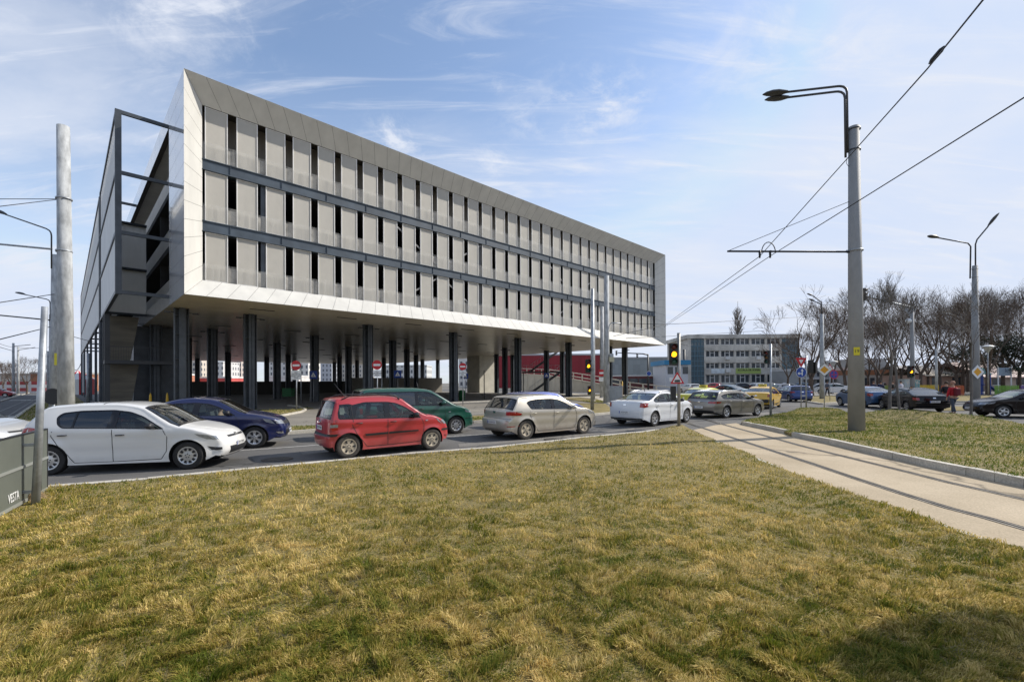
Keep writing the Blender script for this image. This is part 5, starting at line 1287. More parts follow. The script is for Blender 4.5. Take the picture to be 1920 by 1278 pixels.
for i, (u, vt, Yd, lb) in enumerate(((25, 643, 78, 'left of a pair'), (34, 650, 88, 'right of a pair'), (90, 658, 75, 'beside the brick building'))):
    t = simple_pole('distant tram pole ' + lb + ' along the side street', u, u, Yd, vt, .22, .15, M['conc_pole'])
    if i < 2: MB().tube([Vector(at(u, vt + 6, Yd)) - t.location, Vector(at(u + 32, vt + 3 - 2 * i, Yd)) - t.location], .05, 6).build('wire_arm', M['wire'], t)
for k in range(4):
    t = simple_pole('thin distant wire pole number plate side, row vanishing behind the brick building'.replace(' number plate side,', ','), 91 + k * 4, 91 + k * 4, 100 + 25 * k, 668 + k * 8, .2, .14, M['conc_pole'], group='far row of thin poles')
t = simple_pole('white tubular post with a narrow sign board by the deck corner', 165, 166, 40, 662, .13, .11, M['galv'], 'sign_post', None, 'post')
MB().box(-.5, -.32, -.02, .02, 1.2, 4.6).build('sign_board', back_m, t)
# poles at the far side of the road
t1 = thing('signal_pole', 'slender white pole with an amber traffic light on its left, beyond the champagne car', 'traffic light', (*inv(1110.5, 771), 0)); shaft(t1, .12, .10, at(1111, 541, t1.location.y), M['galv'])
L1 = lambda u, v, dy=0: Vector(at(u, v, t1.location.y + dy)) - t1.location
signal(t1, L1(1103, 686), radians(12), .95); signal(t1, L1(1105.3, 731.5), radians(12), .62)
MB().bar(L1(1098, 623), L1(1110, 624), .03).build('bracket', M['galv'], t1); MB().tube([L1(1082, 613), L1(1100, 623)], .018, 6).build('stay', M['galv'], t1)
simple_pole('white pole right behind the pole with the amber light', 1113.5, 1113.5, 43.7, 590, .12, .10, M['conc_pole'], group='poles by the deck end')
t2 = simple_pole('grey pole with a red and white sign, middle of the pole group', 1129, 1128.6, 52, 575, .26, .2, M['conc_pole'], group='poles by the deck end')
plate(t2, Vector(at(1129, 699, 51.6)) - t2.location, 0, [(rect(.75, .75), red_m), (rect(.6, .22), white_m)], 'sign_face'); plate(t2, Vector(at(1129, 711, 51.6)) - t2.location, 0, [(rect(.7, .45), white_m)], 'sub_plate')
t3 = simple_pole('tallest concrete pole of the group by the far deck corner', 1137, 1137.5, 38.3, 517, .26, .19, M['conc_pole'], group='poles by the deck end')
P3 = lambda u, v, d=0: Vector(at(u, v, 38.3 + d)) - t3.location
MB().tube([P3(1142, 690), P3(1141, 612), P3(1146, 605), P3(1164, 606)], .045, 8).build('lamp_bracket', M['galv'], t3)
MB().box(*[c for c in (.25, .55, -.3, -.1)], P3(0, 672).z - .4 + 0, P3(0, 672).z + .1).build('control_box', M['galv'], t3); MB().box(.2, .6, -.35, -.05, P3(0, 685).z, P3(0, 676).z).build('control_box', mat('box_cream', (.5, .47, .33), .6), t3)
cab = thing('control_cabinet', 'grey street cabinet beside the pole group', 'cabinet', (at(1153, 755, 39)[0], 39, 0)); MB().box(-.6, .6, -.3, .3, 0, 1.45).build('cabinet_body', M['galv'], cab); MB().box(-.66, .66, -.34, .34, 1.45, 1.52).build('cabinet_roof', back_m, cab)
for s in (-1, 1): MB().box(min(s * .02, s * .56), max(s * .02, s * .56), -.315, -.302, .1, 1.38).build('cabinet_door', mat('cabinet_door', (.33, .34, .33), .5, noise=.1), cab)
ylw = mat('bollard_yellow', (.65, .38, .02), .5)
for k, (u, Yd, lb) in enumerate(((282, 30.5, 'yellow bollard before the second deck column'), (313.5, 31, 'yellow bollard tight beside the thick front column'), (1167, 41, 'yellow post right of the grey street cabinet'))):
    t = thing('bollard', lb, 'bollard', (at(u, 750, Yd)[0], Yd, 0), group='yellow bollards'); MB().lathe([(.075, 0), (.075, .85), (.06, 1.15), (.02, 1.3), (0, 1.31)] if k < 2 else [(.05, 0), (.05, 1.9), (0, 1.92)], 12).build('post', ylw, t)
# amber light pole with the tram warning triangle
t = thing('traffic_light', 'amber traffic light with red tram warning triangle on the tip of the big lawn', 'traffic light', (*inv(1273, 804), 0)); T1 = t; ty = t.location.y
shaft(t, .062, .062, at(1272.5, 624, ty), mat('zinc_pole', (.30, .29, .27), .5, .4, noise=.2, nscale=5)); Q1_ = lambda u, v, dy=0: Vector(at(u, v, ty + dy)) - t.location
signal(t, Q1_(1263.3, 664), radians(-4), .96)
for v in (648, 684): MB().bar(Q1_(1268, v), Q1_(1272, v), .03).build('bracket', M['steel_dk'], t)
signal(t, Q1_(1262, 737, .1), radians(175), .62, False)
tram = [rect(.20, .018, 0, -.10), rect(.23, .05, 0, -.055), rect(.19, .02, 0, -.012)]
plate(t, Q1_(1270, 711.5, -.085), 0, [(tri(.32), red_m), (tri(.215), white_m)] + [(r_, blk_m) for r_ in tram], 'warning_triangle')
def wire(label, pts, r=.011, sag=0, group='overhead wires', extras=()):
    p = [Vector(q) for q in pts]
    if sag:
        out = []
        for a, b in zip(p[:-1], p[1:]):
            for k in range(10): f = k / 10; q = a.lerp(b, f); q.z -= sag * 4 * f * (1 - f); out.append(q)
        p = out + [p[-1]]
    o = thing('overhead_wire', label, 'wire', p[0], 0, group); MB().tube([q - p[0] for q in p], r, 5).build('cable', M['wire'], o)
    for c, d, L_, rr in extras:
        c = Vector(c) - p[0]; d = Vector(d).normalized(); MB().tube([c - d * L_ / 2, c - d * L_ * .3, c + d * L_ * .3, c + d * L_ / 2], [.015, rr, rr, .015], 8).build('insulator', M['wire'], o)
    return o
# second, third signal poles on the island
def signal_pole(label, u, vb, vt, heads, r=.055):
    t = thing('traffic_light', label, 'traffic light', (*inv(u, vb), 0)); y_ = t.location.y; shaft(t, r, r, at(u, vt, y_), M['galv'])
    for (hu, hv, rz, s, lit, dy) in heads:
        c = Vector(at(hu, hv, y_ + dy)) - t.location; signal(t, c, rz, s, lit); MB().bar(c, (0, 0, c.z), .03).build('bracket', M['steel_dk'], t)
    return t
signal_pole('unlit traffic light on a grey pole at the kerb, before the school building', 1445, 783.5, 645, [(1438, 669.5, radians(-55), .72, False, 0)])
sp = signal_pole('black traffic light pair turned away, right of the give way sign', 1511.7, 769, 665, [(1520, 687, radians(150), .9, False, .2), (1528, 689, radians(120), .8, False, .3)], .045)
tm = thing('mast_arm_signal', 'tall grey mast with a long arm and amber light behind the black sedan', 'traffic light', (at(1711, 760, 33)[0], 33, 0)); mh = at(1710, 575, 33); shaft(tm, .15, .11, mh, M['conc_smooth'])
LM = lambda u, v, d=0: Vector(at(u, v, 33 + d)) - tm.location
MB().tube([LM(1710, 577), LM(1695, 573), LM(1621, 555, -1)], [.10, .075, .05], 8).build('arm', M['galv'], tm); MB().prism([(0, 0), (-.75, .12), (0, -.65)], -.02, .02, 0, Matrix.Translation(LM(1708, 578)) @ Matrix.Rotation(pi / 2, 4, 'X')).build('gusset', M['galv'], tm)
signal(tm, LM(1621, 552, -1), radians(70), .95, False, board=False); signal(tm, LM(1708, 696.5, -.25), 0, .95); signal(tm, LM(1711, 730, -.25), 0, .45)
MB().lathe([(0, 0), (.16, .06), (.2, .2), (.12, .32), (0, .34)], 12, 0, Matrix.Translation(LM(1703.5, 606))).build('camera_dome', white_m, tm)
# twin lamp by the far road
t = thing('lamp_pole', 'grey twin-arm street lamp carrying a yellow diamond sign', 'street lamp', (*inv(1829, 756), 0)); ty = t.location.y; LT = lambda u, v, d=0: Vector(at(u, v, ty + d)) - t.location
shaft(t, .30, .17, at(1828, 498, ty), M['conc_smooth'])
for pts, e in (([(1819, 522), (1820, 462), (1815, 456)], (1760, 446)), ([(1829, 500), (1829, 458), (1832, 449)], (1853, 424))):
    P_ = [LT(*p) for p in pts] + [LT(*e, -.5)]; MB().tube(P_, .05, 8).build('lamp_bracket', M['steel_dk'], t); lamp_head(t, P_[-1], P_[-1] - P_[-2], 1.05)
for v in (504, 519): clampring(t, LT(1828, v), .18)
DIA = lambda k: [(0, -k), (k, 0), (0, k), (-k, 0)]
plate(t, LT(1833, 697, -.45), .05, [(DIA(.6), blk_m), (DIA(.56), white_m), (DIA(.33), yel_m)], 'priority_diamond')
t = thing('lamp_pole', 'grey lamp pole with two small lamps to the left, among the bare lindens', 'street lamp', (at(1541.5, 750, 46)[0], 46, 0)); shaft(t, .24, .15, at(1541, 589, 46), M['conc_pole'])
for (a, e) in (((1540, 566), (1525, 555)), ((1540, 571), (1528, 565))):
    MB().tube([Vector(at(1540.5, 596, 46)) - t.location, Vector(at(*a, 46)) - t.location, Vector(at(*e, 46)) - t.location], .05, 8).build('lamp_bracket', M['steel_dk'], t); q = Vector(at(*e, 46)) - t.location; lamp_head(t, q, Vector(at(e[0] - 10, e[1] - 4, 46)) - t.location - q, .7)
for u, v, vb, Yd, lb in ((1852, 652, 742, 52, 'right of the twin-arm street lamp'), (1562, 680, 735, 64, 'beside the bare lindens')):
    t = thing('park_lamp', 'white mushroom park lamp ' + lb, 'park lamp', (at(u, v, Yd)[0], Yd, 0), group='park lamps'); z = at(u, v, Yd)[2]
    MB().tube([(0, 0, 0), (0, 0, z - .5)], .05, 8).build('post', M['galv'], t); MB().lathe([(.06, -.55), (.12, -.45), (.45, .1), (.47, .12)], 20, 0, Matrix.Translation((0, 0, z))).build('diffuser', mat('opal', (.5, .52, .52), .3), t); MB().lathe([(.6, .12), (.58, .17), (.25, .3), (0, .34)], 20, 0, Matrix.Translation((0, 0, z))).build('cap', white_m, t)
t = thing('park_post', 'short whitewashed concrete post between the yellow and orange fences', 'post', (at(1756, 742, 52)[0], 52, 0)); MB().tube([(0, 0, 0), (0, 0, at(0, 664, 52)[2])], [.15, .11], 10).build('shaft', M['conc_pole'], t)
# road signs
arrow_l = [(-.30, -.06), (-.12, .06), (-.12, .0), (-.0, .0), (-.0, -.12), (-.12, -.12), (-.12, -.18)]
t, yy = sign_post('give way triangle above a blue arrow disc on the grass island', 1502, 769.5, 676)
plate(t, (0, -.05, loc(t, 0, 685.5)[2]), 0, [(tri(.42, -1), red_m), (tri(.17, -1), white_m)], 'give_way_face')
plate(t, (0, -.05, loc(t, 0, 706.5)[2]), 0, [(disc(.33), white_m), (disc(.31), blue_m), ([(.03, -.2), (.09, -.2), (.09, .08), (.15, .08), (.06, .24), (-.03, .08), (.03, .08)], white_m), ([(-.24, -.07), (-.12, .03), (-.12, -.04), (.03, -.04), (.03, -.1), (-.12, -.1), (-.12, -.17)], white_m)], 'arrow_disc')
t, yy = sign_post('yellow and white diamond sign on its own post, left of the tall island pole', 1545.5, 770, 690)
plate(t, (0, -.05, loc(t, 0, 702)[2]), radians(-50), [(DIA(.42), blk_m), (DIA(.39), white_m), (DIA(.23), yel_m)], 'priority_diamond')
t, yy = sign_post('blue and red no stopping disc under a small triangle, behind the diamond sign', 1556, 752, 696)
plate(t, (.35, -.05, loc(t, 0, 711)[2]), 0, [(disc(.4), red_m), (disc(.33), blue_m), (rect(.6, .06), red_m), (rect(.06, .6), red_m)], 'no_stopping_disc'); plate(t, (.0, -.05, loc(t, 0, 699)[2]), 0, [(tri(.4), red_m), (tri(.28), white_m)], 'warning_triangle')
NE = lambda k: [(disc(k), red_m), (rect(k * 1.45, k * .42), white_m)]
for (u, vb, Yd, vd, lines, lb, w) in ((556, 764, 31.5, 688, 'CU\nEXCEPTIA\nMAXI-TAXI\nTAXI', 'no entry sign with a four-line plate, leftmost of three', .68), (707.5, 760, 33.5, 688, 'CU\nEXCEPTIA\nBUS', 'no entry sign above the green people carrier', .6), (868, 753.5, 38, 692, 'CU\nEXCEPTIA\nBUS', 'no entry sign, rightmost of three, near the pale concrete core', .55)):
    t, yy = sign_post(lb, u, vb, 680, .035, Yd, group='no entry signs at the deck entrance')
    k = 9.0 * Yd / 864 if u < 800 else 6.8 * Yd / 864; z = loc(t, 0, vd)[2]
    plate(t, (0, -.05, z), 0, NE(k), 'no_entry_face'); hh = w * (.92 if lines.count('\n') == 3 else .82); pl = plate(t, (0, -.05, z - k - .02 - hh / 2), 0, [(rect(w, hh), white_m)], 'text_plate')
    text_obj(lines, hh / (lines.count('\n') + 1.3) * .98, blk_m, pl, loc=(0, -.055, z - k - .03 - hh / 2), rot=(pi / 2, 0, 0), ext=.001)
person_tri = [[(-.05, -.13), (-.01, 0), (.0, .06), (.05, .0), (.03, -.13), (.01, -.04), (-.02, -.13)]]
for (u, vb, vs_, sz, Yd, lb) in ((588, 752, 706, .78, 45, 'left of the three'), (746, 752, 705.5, .74, 46, 'behind the green people carrier roof'), (873, 750, 710, .6, 52, 'half behind the rightmost no entry sign'), (1025, 742, 709.5, .62, 60, 'by the steel stair')):
    t, yy = sign_post('blue pedestrian crossing sign under the deck, ' + lb, u, vb, vs_ + 3, .03, Yd, group='blue crossing signs')
    z = loc(t, 0, vs_)[2]; plate(t, (0, -.05, z), 0, [(rect(sz, sz), blue_m), ([(p[0] * sz, p[1] * sz - .04) for p in tri(.4)], white_m), ([(p[0] * sz * 1.2, p[1] * sz * 1.2 - .03) for p in person_tri[0]], blk_m)], 'crossing_face')
for (u, vt, vb, Yd, lb) in ((564.5, 682, 750, 44, 'right of the leftmost no entry sign'), (716, 690, 752, 44, 'right of the middle no entry sign'), (908, 694, 741, 50, 'with a small lamp before the pale core wall')):
    t = thing('steel_post', 'thin steel post ' + lb, 'post', (at(u, vb, Yd)[0], Yd, 0), group='thin steel posts under the deck'); MB().tube([(0, 0, 0), (0, 0, at(u, vt, Yd)[2])], .05, 8).build('post', M['galv'] if u < 800 else M['steel_dk'], t)
t = thing('round_sign', 'dark back of a round sign beside the thick concrete pole', 'road sign', (at(101, 750, 17)[0], 17, 0)); MB().tube([(0, 0, 0), (0, 0, 1.75)], .03, 8).build('post', M['galv'], t); plate(t, (0, -.04, at(101, 743, 17)[2]), .2, [(disc(.3), blk_m)], 'sign_back')
# billboard at the lower left
t = thing('billboard', 'grey-green back of a low advertising board on a leaning zinc pipe', 'signboard', (-7.45, 7.2, 0)); by = t.location.y
top = Vector(at(84, 575, by)) - t.location; MB().tube([(-.0, 0, -.1), top], [.054, .041], 14).build('support_pipe', M['galv'], t)
bm_ = mat('board_greygreen', (.115, .125, .105), .5, noise=.08, nscale=1.5); al = mat('board_trim', (.35, .36, .33), .4, .3)
pr = Vector((-8.04 - .10, 8.1 - .06, 0)) - t.location; dirb = Vector((1.0, -1.68, 0)).normalized(); Rb = atan2(dirb.y, dirb.x)
Mb = Matrix.Translation((pr.x, pr.y, 0)) @ Matrix.Rotation(Rb, 4, 'Z')
MB().box(0, .30, -.02, .02, .10, 1.10, 0, Mb).build('board_panel', bm_, t); MB().box(.36, 3.0, -.02, .02, .10, 1.10, 0, Mb).build('board_panel', bm_, t)
e = MB(); e.box(-.02, 3.0, -.025, .025, 1.10, 1.125, 0, Mb); e.box(-.03, 0, -.025, .025, .06, 1.12, 0, Mb); e.box(.30, .36, -.035, .03, .04, 1.10, 0, Mb); e.build('dark_edge', M['black'], t)
MB().box(0, 3.0, .021, .04, .60, .64, 0, Mb).build('cross_rail', al, t); MB().box(0, 3, -.03, .03, .05, .10, 0, Mb).build('bottom_rail', al, t)
for z in (.95, .22): MB().bar((.05, .02, z), (-.14, -.05, z), .05, .04).build('pipe_clamp', M['galv'], t)
lt = text_obj('VESTA', .19, white_m, t, bold=.0); lt.matrix_local = Mb @ Matrix.Translation((1.42, .028, .22)) @ Matrix.Rotation(pi, 4, 'Z') @ Matrix.Rotation(pi / 2, 4, 'X') @ Matrix.Diagonal((.72, 1, 1, 1))
def heap(label, u, v, r, h, seed, c):
    x, y = inv(u, v); rnd = random.Random(seed); mb = MB()
    for k in range(900):
        a = rnd.uniform(0, 2 * pi); q = r * sqrt(rnd.random()); z = h * max(0, 1 - (q / r) ** 2) ** .6; px, py = x + q * cos(a), y + q * sin(a)
        d = Vector((rnd.gauss(0, 1), rnd.gauss(0, 1), rnd.gauss(0, .8))).normalized() * rnd.uniform(.03, .09); s = d.cross(Vector((0, 0, 1))).normalized() * .004
        p = Vector((px, py, z + .03)); mb.add([p - s, p + s, p + d + s * .3], [(0, 1, 2)])
    vs = []; 
    for i in range(6):
        for k in range(16): a = 2 * pi * k / 16; q = r * i / 5 * (1 + .15 * sin(3 * a + seed)); vs.append((x + q * cos(a), y + q * sin(a), .02 + h * .9 * max(0, 1 - (i / 5) ** 2) ** .6 + rnd.uniform(-.01, .01)))
    mb.add(vs, [(16 * i + k, 16 * i + (k + 1) % 16, 16 * i + 16 + (k + 1) % 16, 16 * i + 16 + k) for i in range(5) for k in range(16)], 0, True)
    return tag(mb.build('dry_grass_heap', c), label, 'dry grass', 'dry clumps at the board')
heap('brown clump of dead leaves under the board lettering', 22, 946, .17, .15, 3, mat('dead_leaves', (.16, .11, .06), .9, noise=.5, nscale=20)); heap('pale tuft of dry straw at the foot of the leaning pipe', 66, 941, .12, .13, 5, mat('straw_tuft', (.40, .30, .17), .9, noise=.4, nscale=20))
# ---------------------------------------------------------------- wires
cz = 6.25
c1 = Vector(at(1425, 480, PY + .05)); c2 = Vector(at(1444, 480, PY + .05))
far1 = Vector(at(1247, 609, 37)); 
wire('contact wire from top right across the tall pole arm to the deck corner', [Vector(at(1925, 180, 7.0)) * 1.9 - c2 * .9, at(1925, 180, 7.0), c2, at(1245, 613, 37)], .012, .0)
wire('upper wire with a long black insulator sweeping past the lamp pole', [Vector(at(1850, -8, 5.3)) * 4 - Vector(at(1740, 128, 7.2)) * 3, at(1850, -8, 5.3), at(1740, 128, 7.2), at(1590, 296, 11.5), c1, at(1247, 609, 37)], .012, extras=[(at(1756, 104, 6.9), Vector(at(1770, 90, 6.7)) - Vector(at(1742, 122, 7.1)), .42, .035)])
wire('stay wire from the arm tip up to the tall pole', [at(1366, 470, PY + .1), at(1592, 378, PY)], .01)
wire('cross wire from the deck corner right behind the lamp pole', [at(1180, 606, 38), at(1245, 608, 38), at(1330, 604, 42), at(1540, 592, 46)], .018)
wire('lower distant wire over the school building roof', [at(1240, 631, 60), at(1430, 620, 60), at(1440, 619, 60)], .02)
wire('wire from the amber light pole toward the school corner', [at(1275, 644, ty := 18.2), at(1290, 647, 22), at(1300, 646, 60)], .012)
wire('level wire from the thickest pole out of the left edge', [at(109, 373, 16), at(-60, 373, 15)], .012); wire('sloping wire below it from the thickest pole', [at(108, 374, 16), at(0, 387, 13), at(-60, 396, 12)], .012)
wire('rising wire at left from the second lamp pole', [at(104, 551, 25), at(0, 567, 19)], .02); wire('long wire dropping from the leaning pipe height to the left', [at(96, 612, 36), at(0, 636, 26)], .03)
wire('thin catenary wires among the distant side street poles', [at(-10, 640, 70), at(30, 651, 85), at(98, 650, 90)], .03, .2); wire('upper thin wire among the distant side street poles', [at(-10, 648, 60), at(22, 657, 78)], .04)
wire('short dark wire reaching the end wall of the deck', [at(137, 631, 30), at(178, 642, 38)], .02); wire('sagging wires between poles and deck end wall', [at(137, 690, 60), at(152, 680, 70)], .04, .6)
wire('bracket wire beside the far deck corner', [at(1174, 634, 38), at(1236, 631, 40)], .022); wire('drop wire crossing before the far deck corner', [at(1150, 630, 36), at(1250, 608, 37)], .018)
# ---------------------------------------------------------------- background buildings
def wall_mat(name, c, n=.12): return mat(name, c, .85, noise=n, nscale=.35, detail=8)
wg = mat('window_glass_dark', (.05, .06, .07), .08); wfr = mat('window_frame_white', (.6, .6, .58), .5)
Yo = 112; X0 = at(1291, 700, Yo)[0]; X1 = at(1498, 700, Yo)[0]; HO = at(1390, 627, Yo)[2]
t = thing('school_building', 'long grey four-storey office block with a green banner and a glazed stair bay', 'building', (X0, Yo, 0), radians(-1)); wd = X1 - X0
cw = wall_mat('stained_render', (.50, .475, .42), .28); pxm = wd / 207.0
def ux(u): return (u - 1291) * pxm
def zz_(v): return HO - (v - 628) * (HO / 102.0)
fl4 = [(635, 647), (658, 670), (681, 692), (703, 719)]
mb = MB(); mb.box(0, wd, 3.0, 16, 0, HO - .8); mb.box(-.4, wd + .4, -.3, 16, HO - .9, HO); mb.box(0, ux(1296), 0, 3, 0, HO - .9)
for a, b in ((647, 658), (670, 681), (692, 703), (719, 730)): mb.box(ux(1322), ux(1464), 0, 2.99, zz_(b), zz_(a))
for u in (1322.5, 1350.5, 1378.5, 1407, 1436, 1463): mb.box(ux(u) - .25, ux(u) + .25, .12, 2.98, .05, HO - .91)
mb.build('wall', cw, t)
for a, b in fl4:
    for u0, u1 in ((1324, 1349), (1352, 1377), (1380.5, 1405.5), (1409, 1434.5), (1438, 1462)):
        w = MB(); x0, x1, z0, z1 = ux(u0), ux(u1), zz_(b), zz_(a); w.box(x0, x1, .5, .55, z0, z1)
        f = w.build('window', wg, t); w = MB(); n3 = 3
        for k in range(n3 + 1): x = x0 + (x1 - x0) * k / n3; w.box(x - .09, x + .09, .38, .5, z0, z1)
        w.box(x0, x1, .385, .5, z1 - .12, z1); w.box(x0, x1, .385, .5, z0, z0 + .12); w.box(x0 + (x1 - x0) / 3, x0 + 2 * (x1 - x0) / 3, .384, .5, z0 + (z1 - z0) * .62, z0 + (z1 - z0) * .68); w.build('mullion', wfr, f)
blf = mat('blue_panel', (.08, .15, .19), .5)
for u0, u1, nx_ in ((1296, 1321, 4), (1465, 1497, 5)):
    w = MB(); w.box(ux(u0), ux(u1), .3, .35, .05, HO - .95); g = w.build('stair_glazing', mat('stair_glass', (.10, .14, .16), .1), t); w = MB()
    for k in range(nx_ + 1): x = ux(u0) + (ux(u1) - ux(u0)) * k / nx_; w.box(x - .08, x + .08, .15, .3, .05, HO - .95)
    for k in range(11): z = .6 + k * 1.2; w.box(ux(u0), ux(u1), .14, .31, z, z + .28)
    w.build('blue_grid', blf, g)
for u, v in ((1363.5, 669), (1420.5, 669), (1364, 693), (1450, 646)):
    w = MB(); w.box(ux(u) - .5, ux(u) + .5, -.45, -.01, zz_(v) - .8, zz_(v)); w.build('air_conditioner', wfr, t)
w = MB(); w.box(ux(1379), ux(1425), -.12, -.02, zz_(701.5), zz_(691.5)); bn = w.build('green_banner', mat('banner_green', (.33, .42, .11), .6), t)
text_obj('SCOALA DE SOFERI', .62, blk_m, bn, loc=(ux(1403), -.14, zz_(695)), rot=(pi / 2, 0, 0), ext=.004, bold=.018)
w = MB(); w.box(ux(1333), ux(1358), -.1, -.02, zz_(701), zz_(692.5)); w.build('pale_banner', mat('banner_pale', (.55, .60, .62), .6, noise=.2, nscale=.8), t)
t = thing('chimney_pipe', 'thin dark chimney above the blue roofed kiosk', 'chimney', (at(1283, 700, 100)[0], 100, 0)); MB().tube([(0, 0, 0), (0, 0, at(1283, 655, 100)[2])], .28, 10).build('pipe', M['steel_dk'], t)
# kiosk with blue roof
Yk = 90; t = thing('kiosk', 'small white kiosk building with a bright blue roof edge', 'building', (at(1248, 700, Yk)[0], Yk, 0)); wk = at(1290, 700, Yk)[0] - t.location.x; hk = at(1270, 675, Yk)[2]
MB().box(0, wk, 0, 8, 0, hk - .9).build('wall', mat('kiosk_wall', (.50, .52, .56), .6), t); MB().box(-.4, wk + .4, -.5, 8.4, hk - .9, hk).build('roof', mat('kiosk_blue', (.03, .20, .38), .5), t)
for k in range(3): MB().box(.4 + k * wk / 3, .2 + (k + 1) * wk / 3 - .2, -.03, .0, hk - 2.7, hk - 1.3).build('window', wg, t)
ar = MB().box(.2, 1.9, -1.6, -1.55, 1.9, 2.6).build('direction_board', white_m, t)
# warehouses
def brick_like(name, c, c2, sx, sz, mort=.03):
    m = mat(name, c, .6); nt = m.node_tree; N = nt.nodes; L = nt.links; b = N['Principled BSDF']; tc = N.new('ShaderNodeTexCoord'); sp = N.new('ShaderNodeSeparateXYZ'); cb = N.new('ShaderNodeCombineXYZ')
    ad = N.new('ShaderNodeMath'); ad.operation = 'ADD'; L.new(tc.outputs['Object'], sp.inputs[0]); L.new(sp.outputs[0], ad.inputs[0]); L.new(sp.outputs[1], ad.inputs[1]); L.new(ad.outputs[0], cb.inputs[0]); L.new(sp.outputs[2], cb.inputs[1])
    br = N.new('ShaderNodeTexBrick'); br.offset = 0; L.new(cb.outputs[0], br.inputs[0]); br.inputs['Color1'].default_value = (*c2, 1); br.inputs['Color2'].default_value = tuple(x * .8 for x in c2) + (1,); br.inputs['Mortar'].default_value = (*c, 1)
    br.inputs['Scale'].default_value = 1; br.inputs['Brick Width'].default_value = sx; br.inputs['Row Height'].default_value = sz; br.inputs['Mortar Size'].default_value = mort; L.new(br.outputs[0], b.inputs['Base Color']); return m
def block(name, label, u0, u1, vt, Yd, dep, m, rz=0, roof=None, cat='building', group=None, par=.5):
    x0 = at(u0, 700, Yd)[0]; x1 = at(u1, 700, Yd)[0]; t = thing(name, label, cat, (x0, Yd, 0), rz, group); h = at((u0 + u1) / 2, vt, Yd)[2]; w = x1 - x0
    MB().box(0, w, 0, dep, 0, h - par).build('wall', m, t); MB().box(-.15, w + .15, -.15, dep + .15, h - par, h).build('roof_edge', roof or m, t); return t, w, h
redw = brick_like('red_metal_sheet', (.20, .008, .016), (.26, .012, .022), 1.0, 30, .04)
block('red_warehouse', 'long crimson red warehouse seen under the far end of the deck', 930, 1140, 663, 150, 50, redw, radians(1.5), mat('grey_coping', (.4, .4, .42), .6))
gww = brick_like('grey_metal_sheet', (.22, .25, .26), (.27, .30, .31), 1.2, 1.5, .03)
t, w, h = block('grey_warehouse', 'grey-green metal warehouse between the deck and the blue roofed kiosk', 1146, 1290, 669, 152, 45, gww, 0, mat('grey_coping2', (.3, .31, .32), .6))
# apartment blocks seen between the columns
blk_specs = [(352, 378, 678, 250, (.62, .55, .47), 'pale pinkish apartment tower, leftmost between the deck columns'), (388, 418, 684, 230, (.66, .64, .62), 'white apartment block left of the second front column'), (425, 452, 682, 260, (.55, .47, .42), 'brownish pink apartment block behind the second front column'), (497, 545, 684, 240, (.62, .60, .58), 'white apartment block with dark windows right of the second front column'), (562, 578, 680, 220, (.68, .66, .63), 'narrow white block beside the leftmost no entry sign'), (596, 622, 684, 280, (.42, .44, .48), 'bluish grey block right of the leftmost blue crossing sign'), (628, 690, 688, 300, (.5, .47, .42), 'far low blocks before the middle front column'), (722, 800, 690, 210, (.6, .6, .58), 'pale block behind the middle columns'), (860, 880, 668, 190, (.68, .66, .62), 'white block with red trim left of the pale core wall')]
for k, (u0, u1, vt, Yd, c, lb) in enumerate(blk_specs):
    wm = brick_like('facade_grid', c, (.12, .13, .15), 2.2, 2.8, .7); block('apartment_block', lb, u0, u1, vt - 6, Yd, 14, wm, 0, wall_mat('block_coping', c), group='apartment blocks beyond the deck')
for (u0, u1, vt, Yd, c, lb) in ((356, 434, 706, 150, (.55, .10, .09), 'low red shop front beyond the deck at left'), (500, 560, 704, 160, (.65, .62, .6), 'low white shop row beyond the deck'), (300, 330, 700, 140, (.5, .2, .12), 'low brick house between the first deck columns')):
    block('shop_building', lb, u0, u1, vt, Yd, 10, wall_mat('shop_wall', c), 0, wall_mat('shop_fascia', (.7, .68, .66)), group='low shops beyond the deck')
# left side
t, w, h = block('brick_building', 'low brick-red building at the end of the side street', 57, 98, 697, 125, 14, wall_mat('brick_red', (.30, .13, .07), .25), 0, wall_mat('flat_roof', (.35, .33, .3)))
for k in range(4): MB().box(1 + k * w / 4, 2.6 + k * w / 4, -.05, 0, 1.2, 2.4).build('window', wg, t)
block('pale_hall', 'pale grey hall behind the bare trees at the left edge', -60, 58, 700, 140, 20, wall_mat('hall_wall', (.45, .42, .38)), 0, wall_mat('hall_roof', (.38, .36, .33)))
block('red_shop', 'red and white shop front along the side street', -60, 86, 715, 112, 6, brick_like('shop_red', (.60, .57, .55), (.42, .05, .05), 3, 1.6, .4), 0)
t = thing('tent', 'red and white striped pointed tent beyond the deck corner', 'tent', (at(147, 720, 90)[0], 90, 0)); n = 16; zt = at(0, 694, 90)[2]; ze = at(0, 712, 90)[2]
for k in range(n):
    a0, a1 = 2 * pi * k / n, 2 * pi * (k + 1) / n; mb = MB(); mb.add([(0, 0, zt), (2.6 * cos(a0), 2.6 * sin(a0), ze), (2.6 * cos(a1), 2.6 * sin(a1), ze), (2.6 * cos(a0), 2.6 * sin(a0), 0), (2.6 * cos(a1), 2.6 * sin(a1), 0)], [(0, 1, 2), (1, 3, 4, 2)]); mb.build('canvas_strip', white_m if k % 2 else red_m, t)
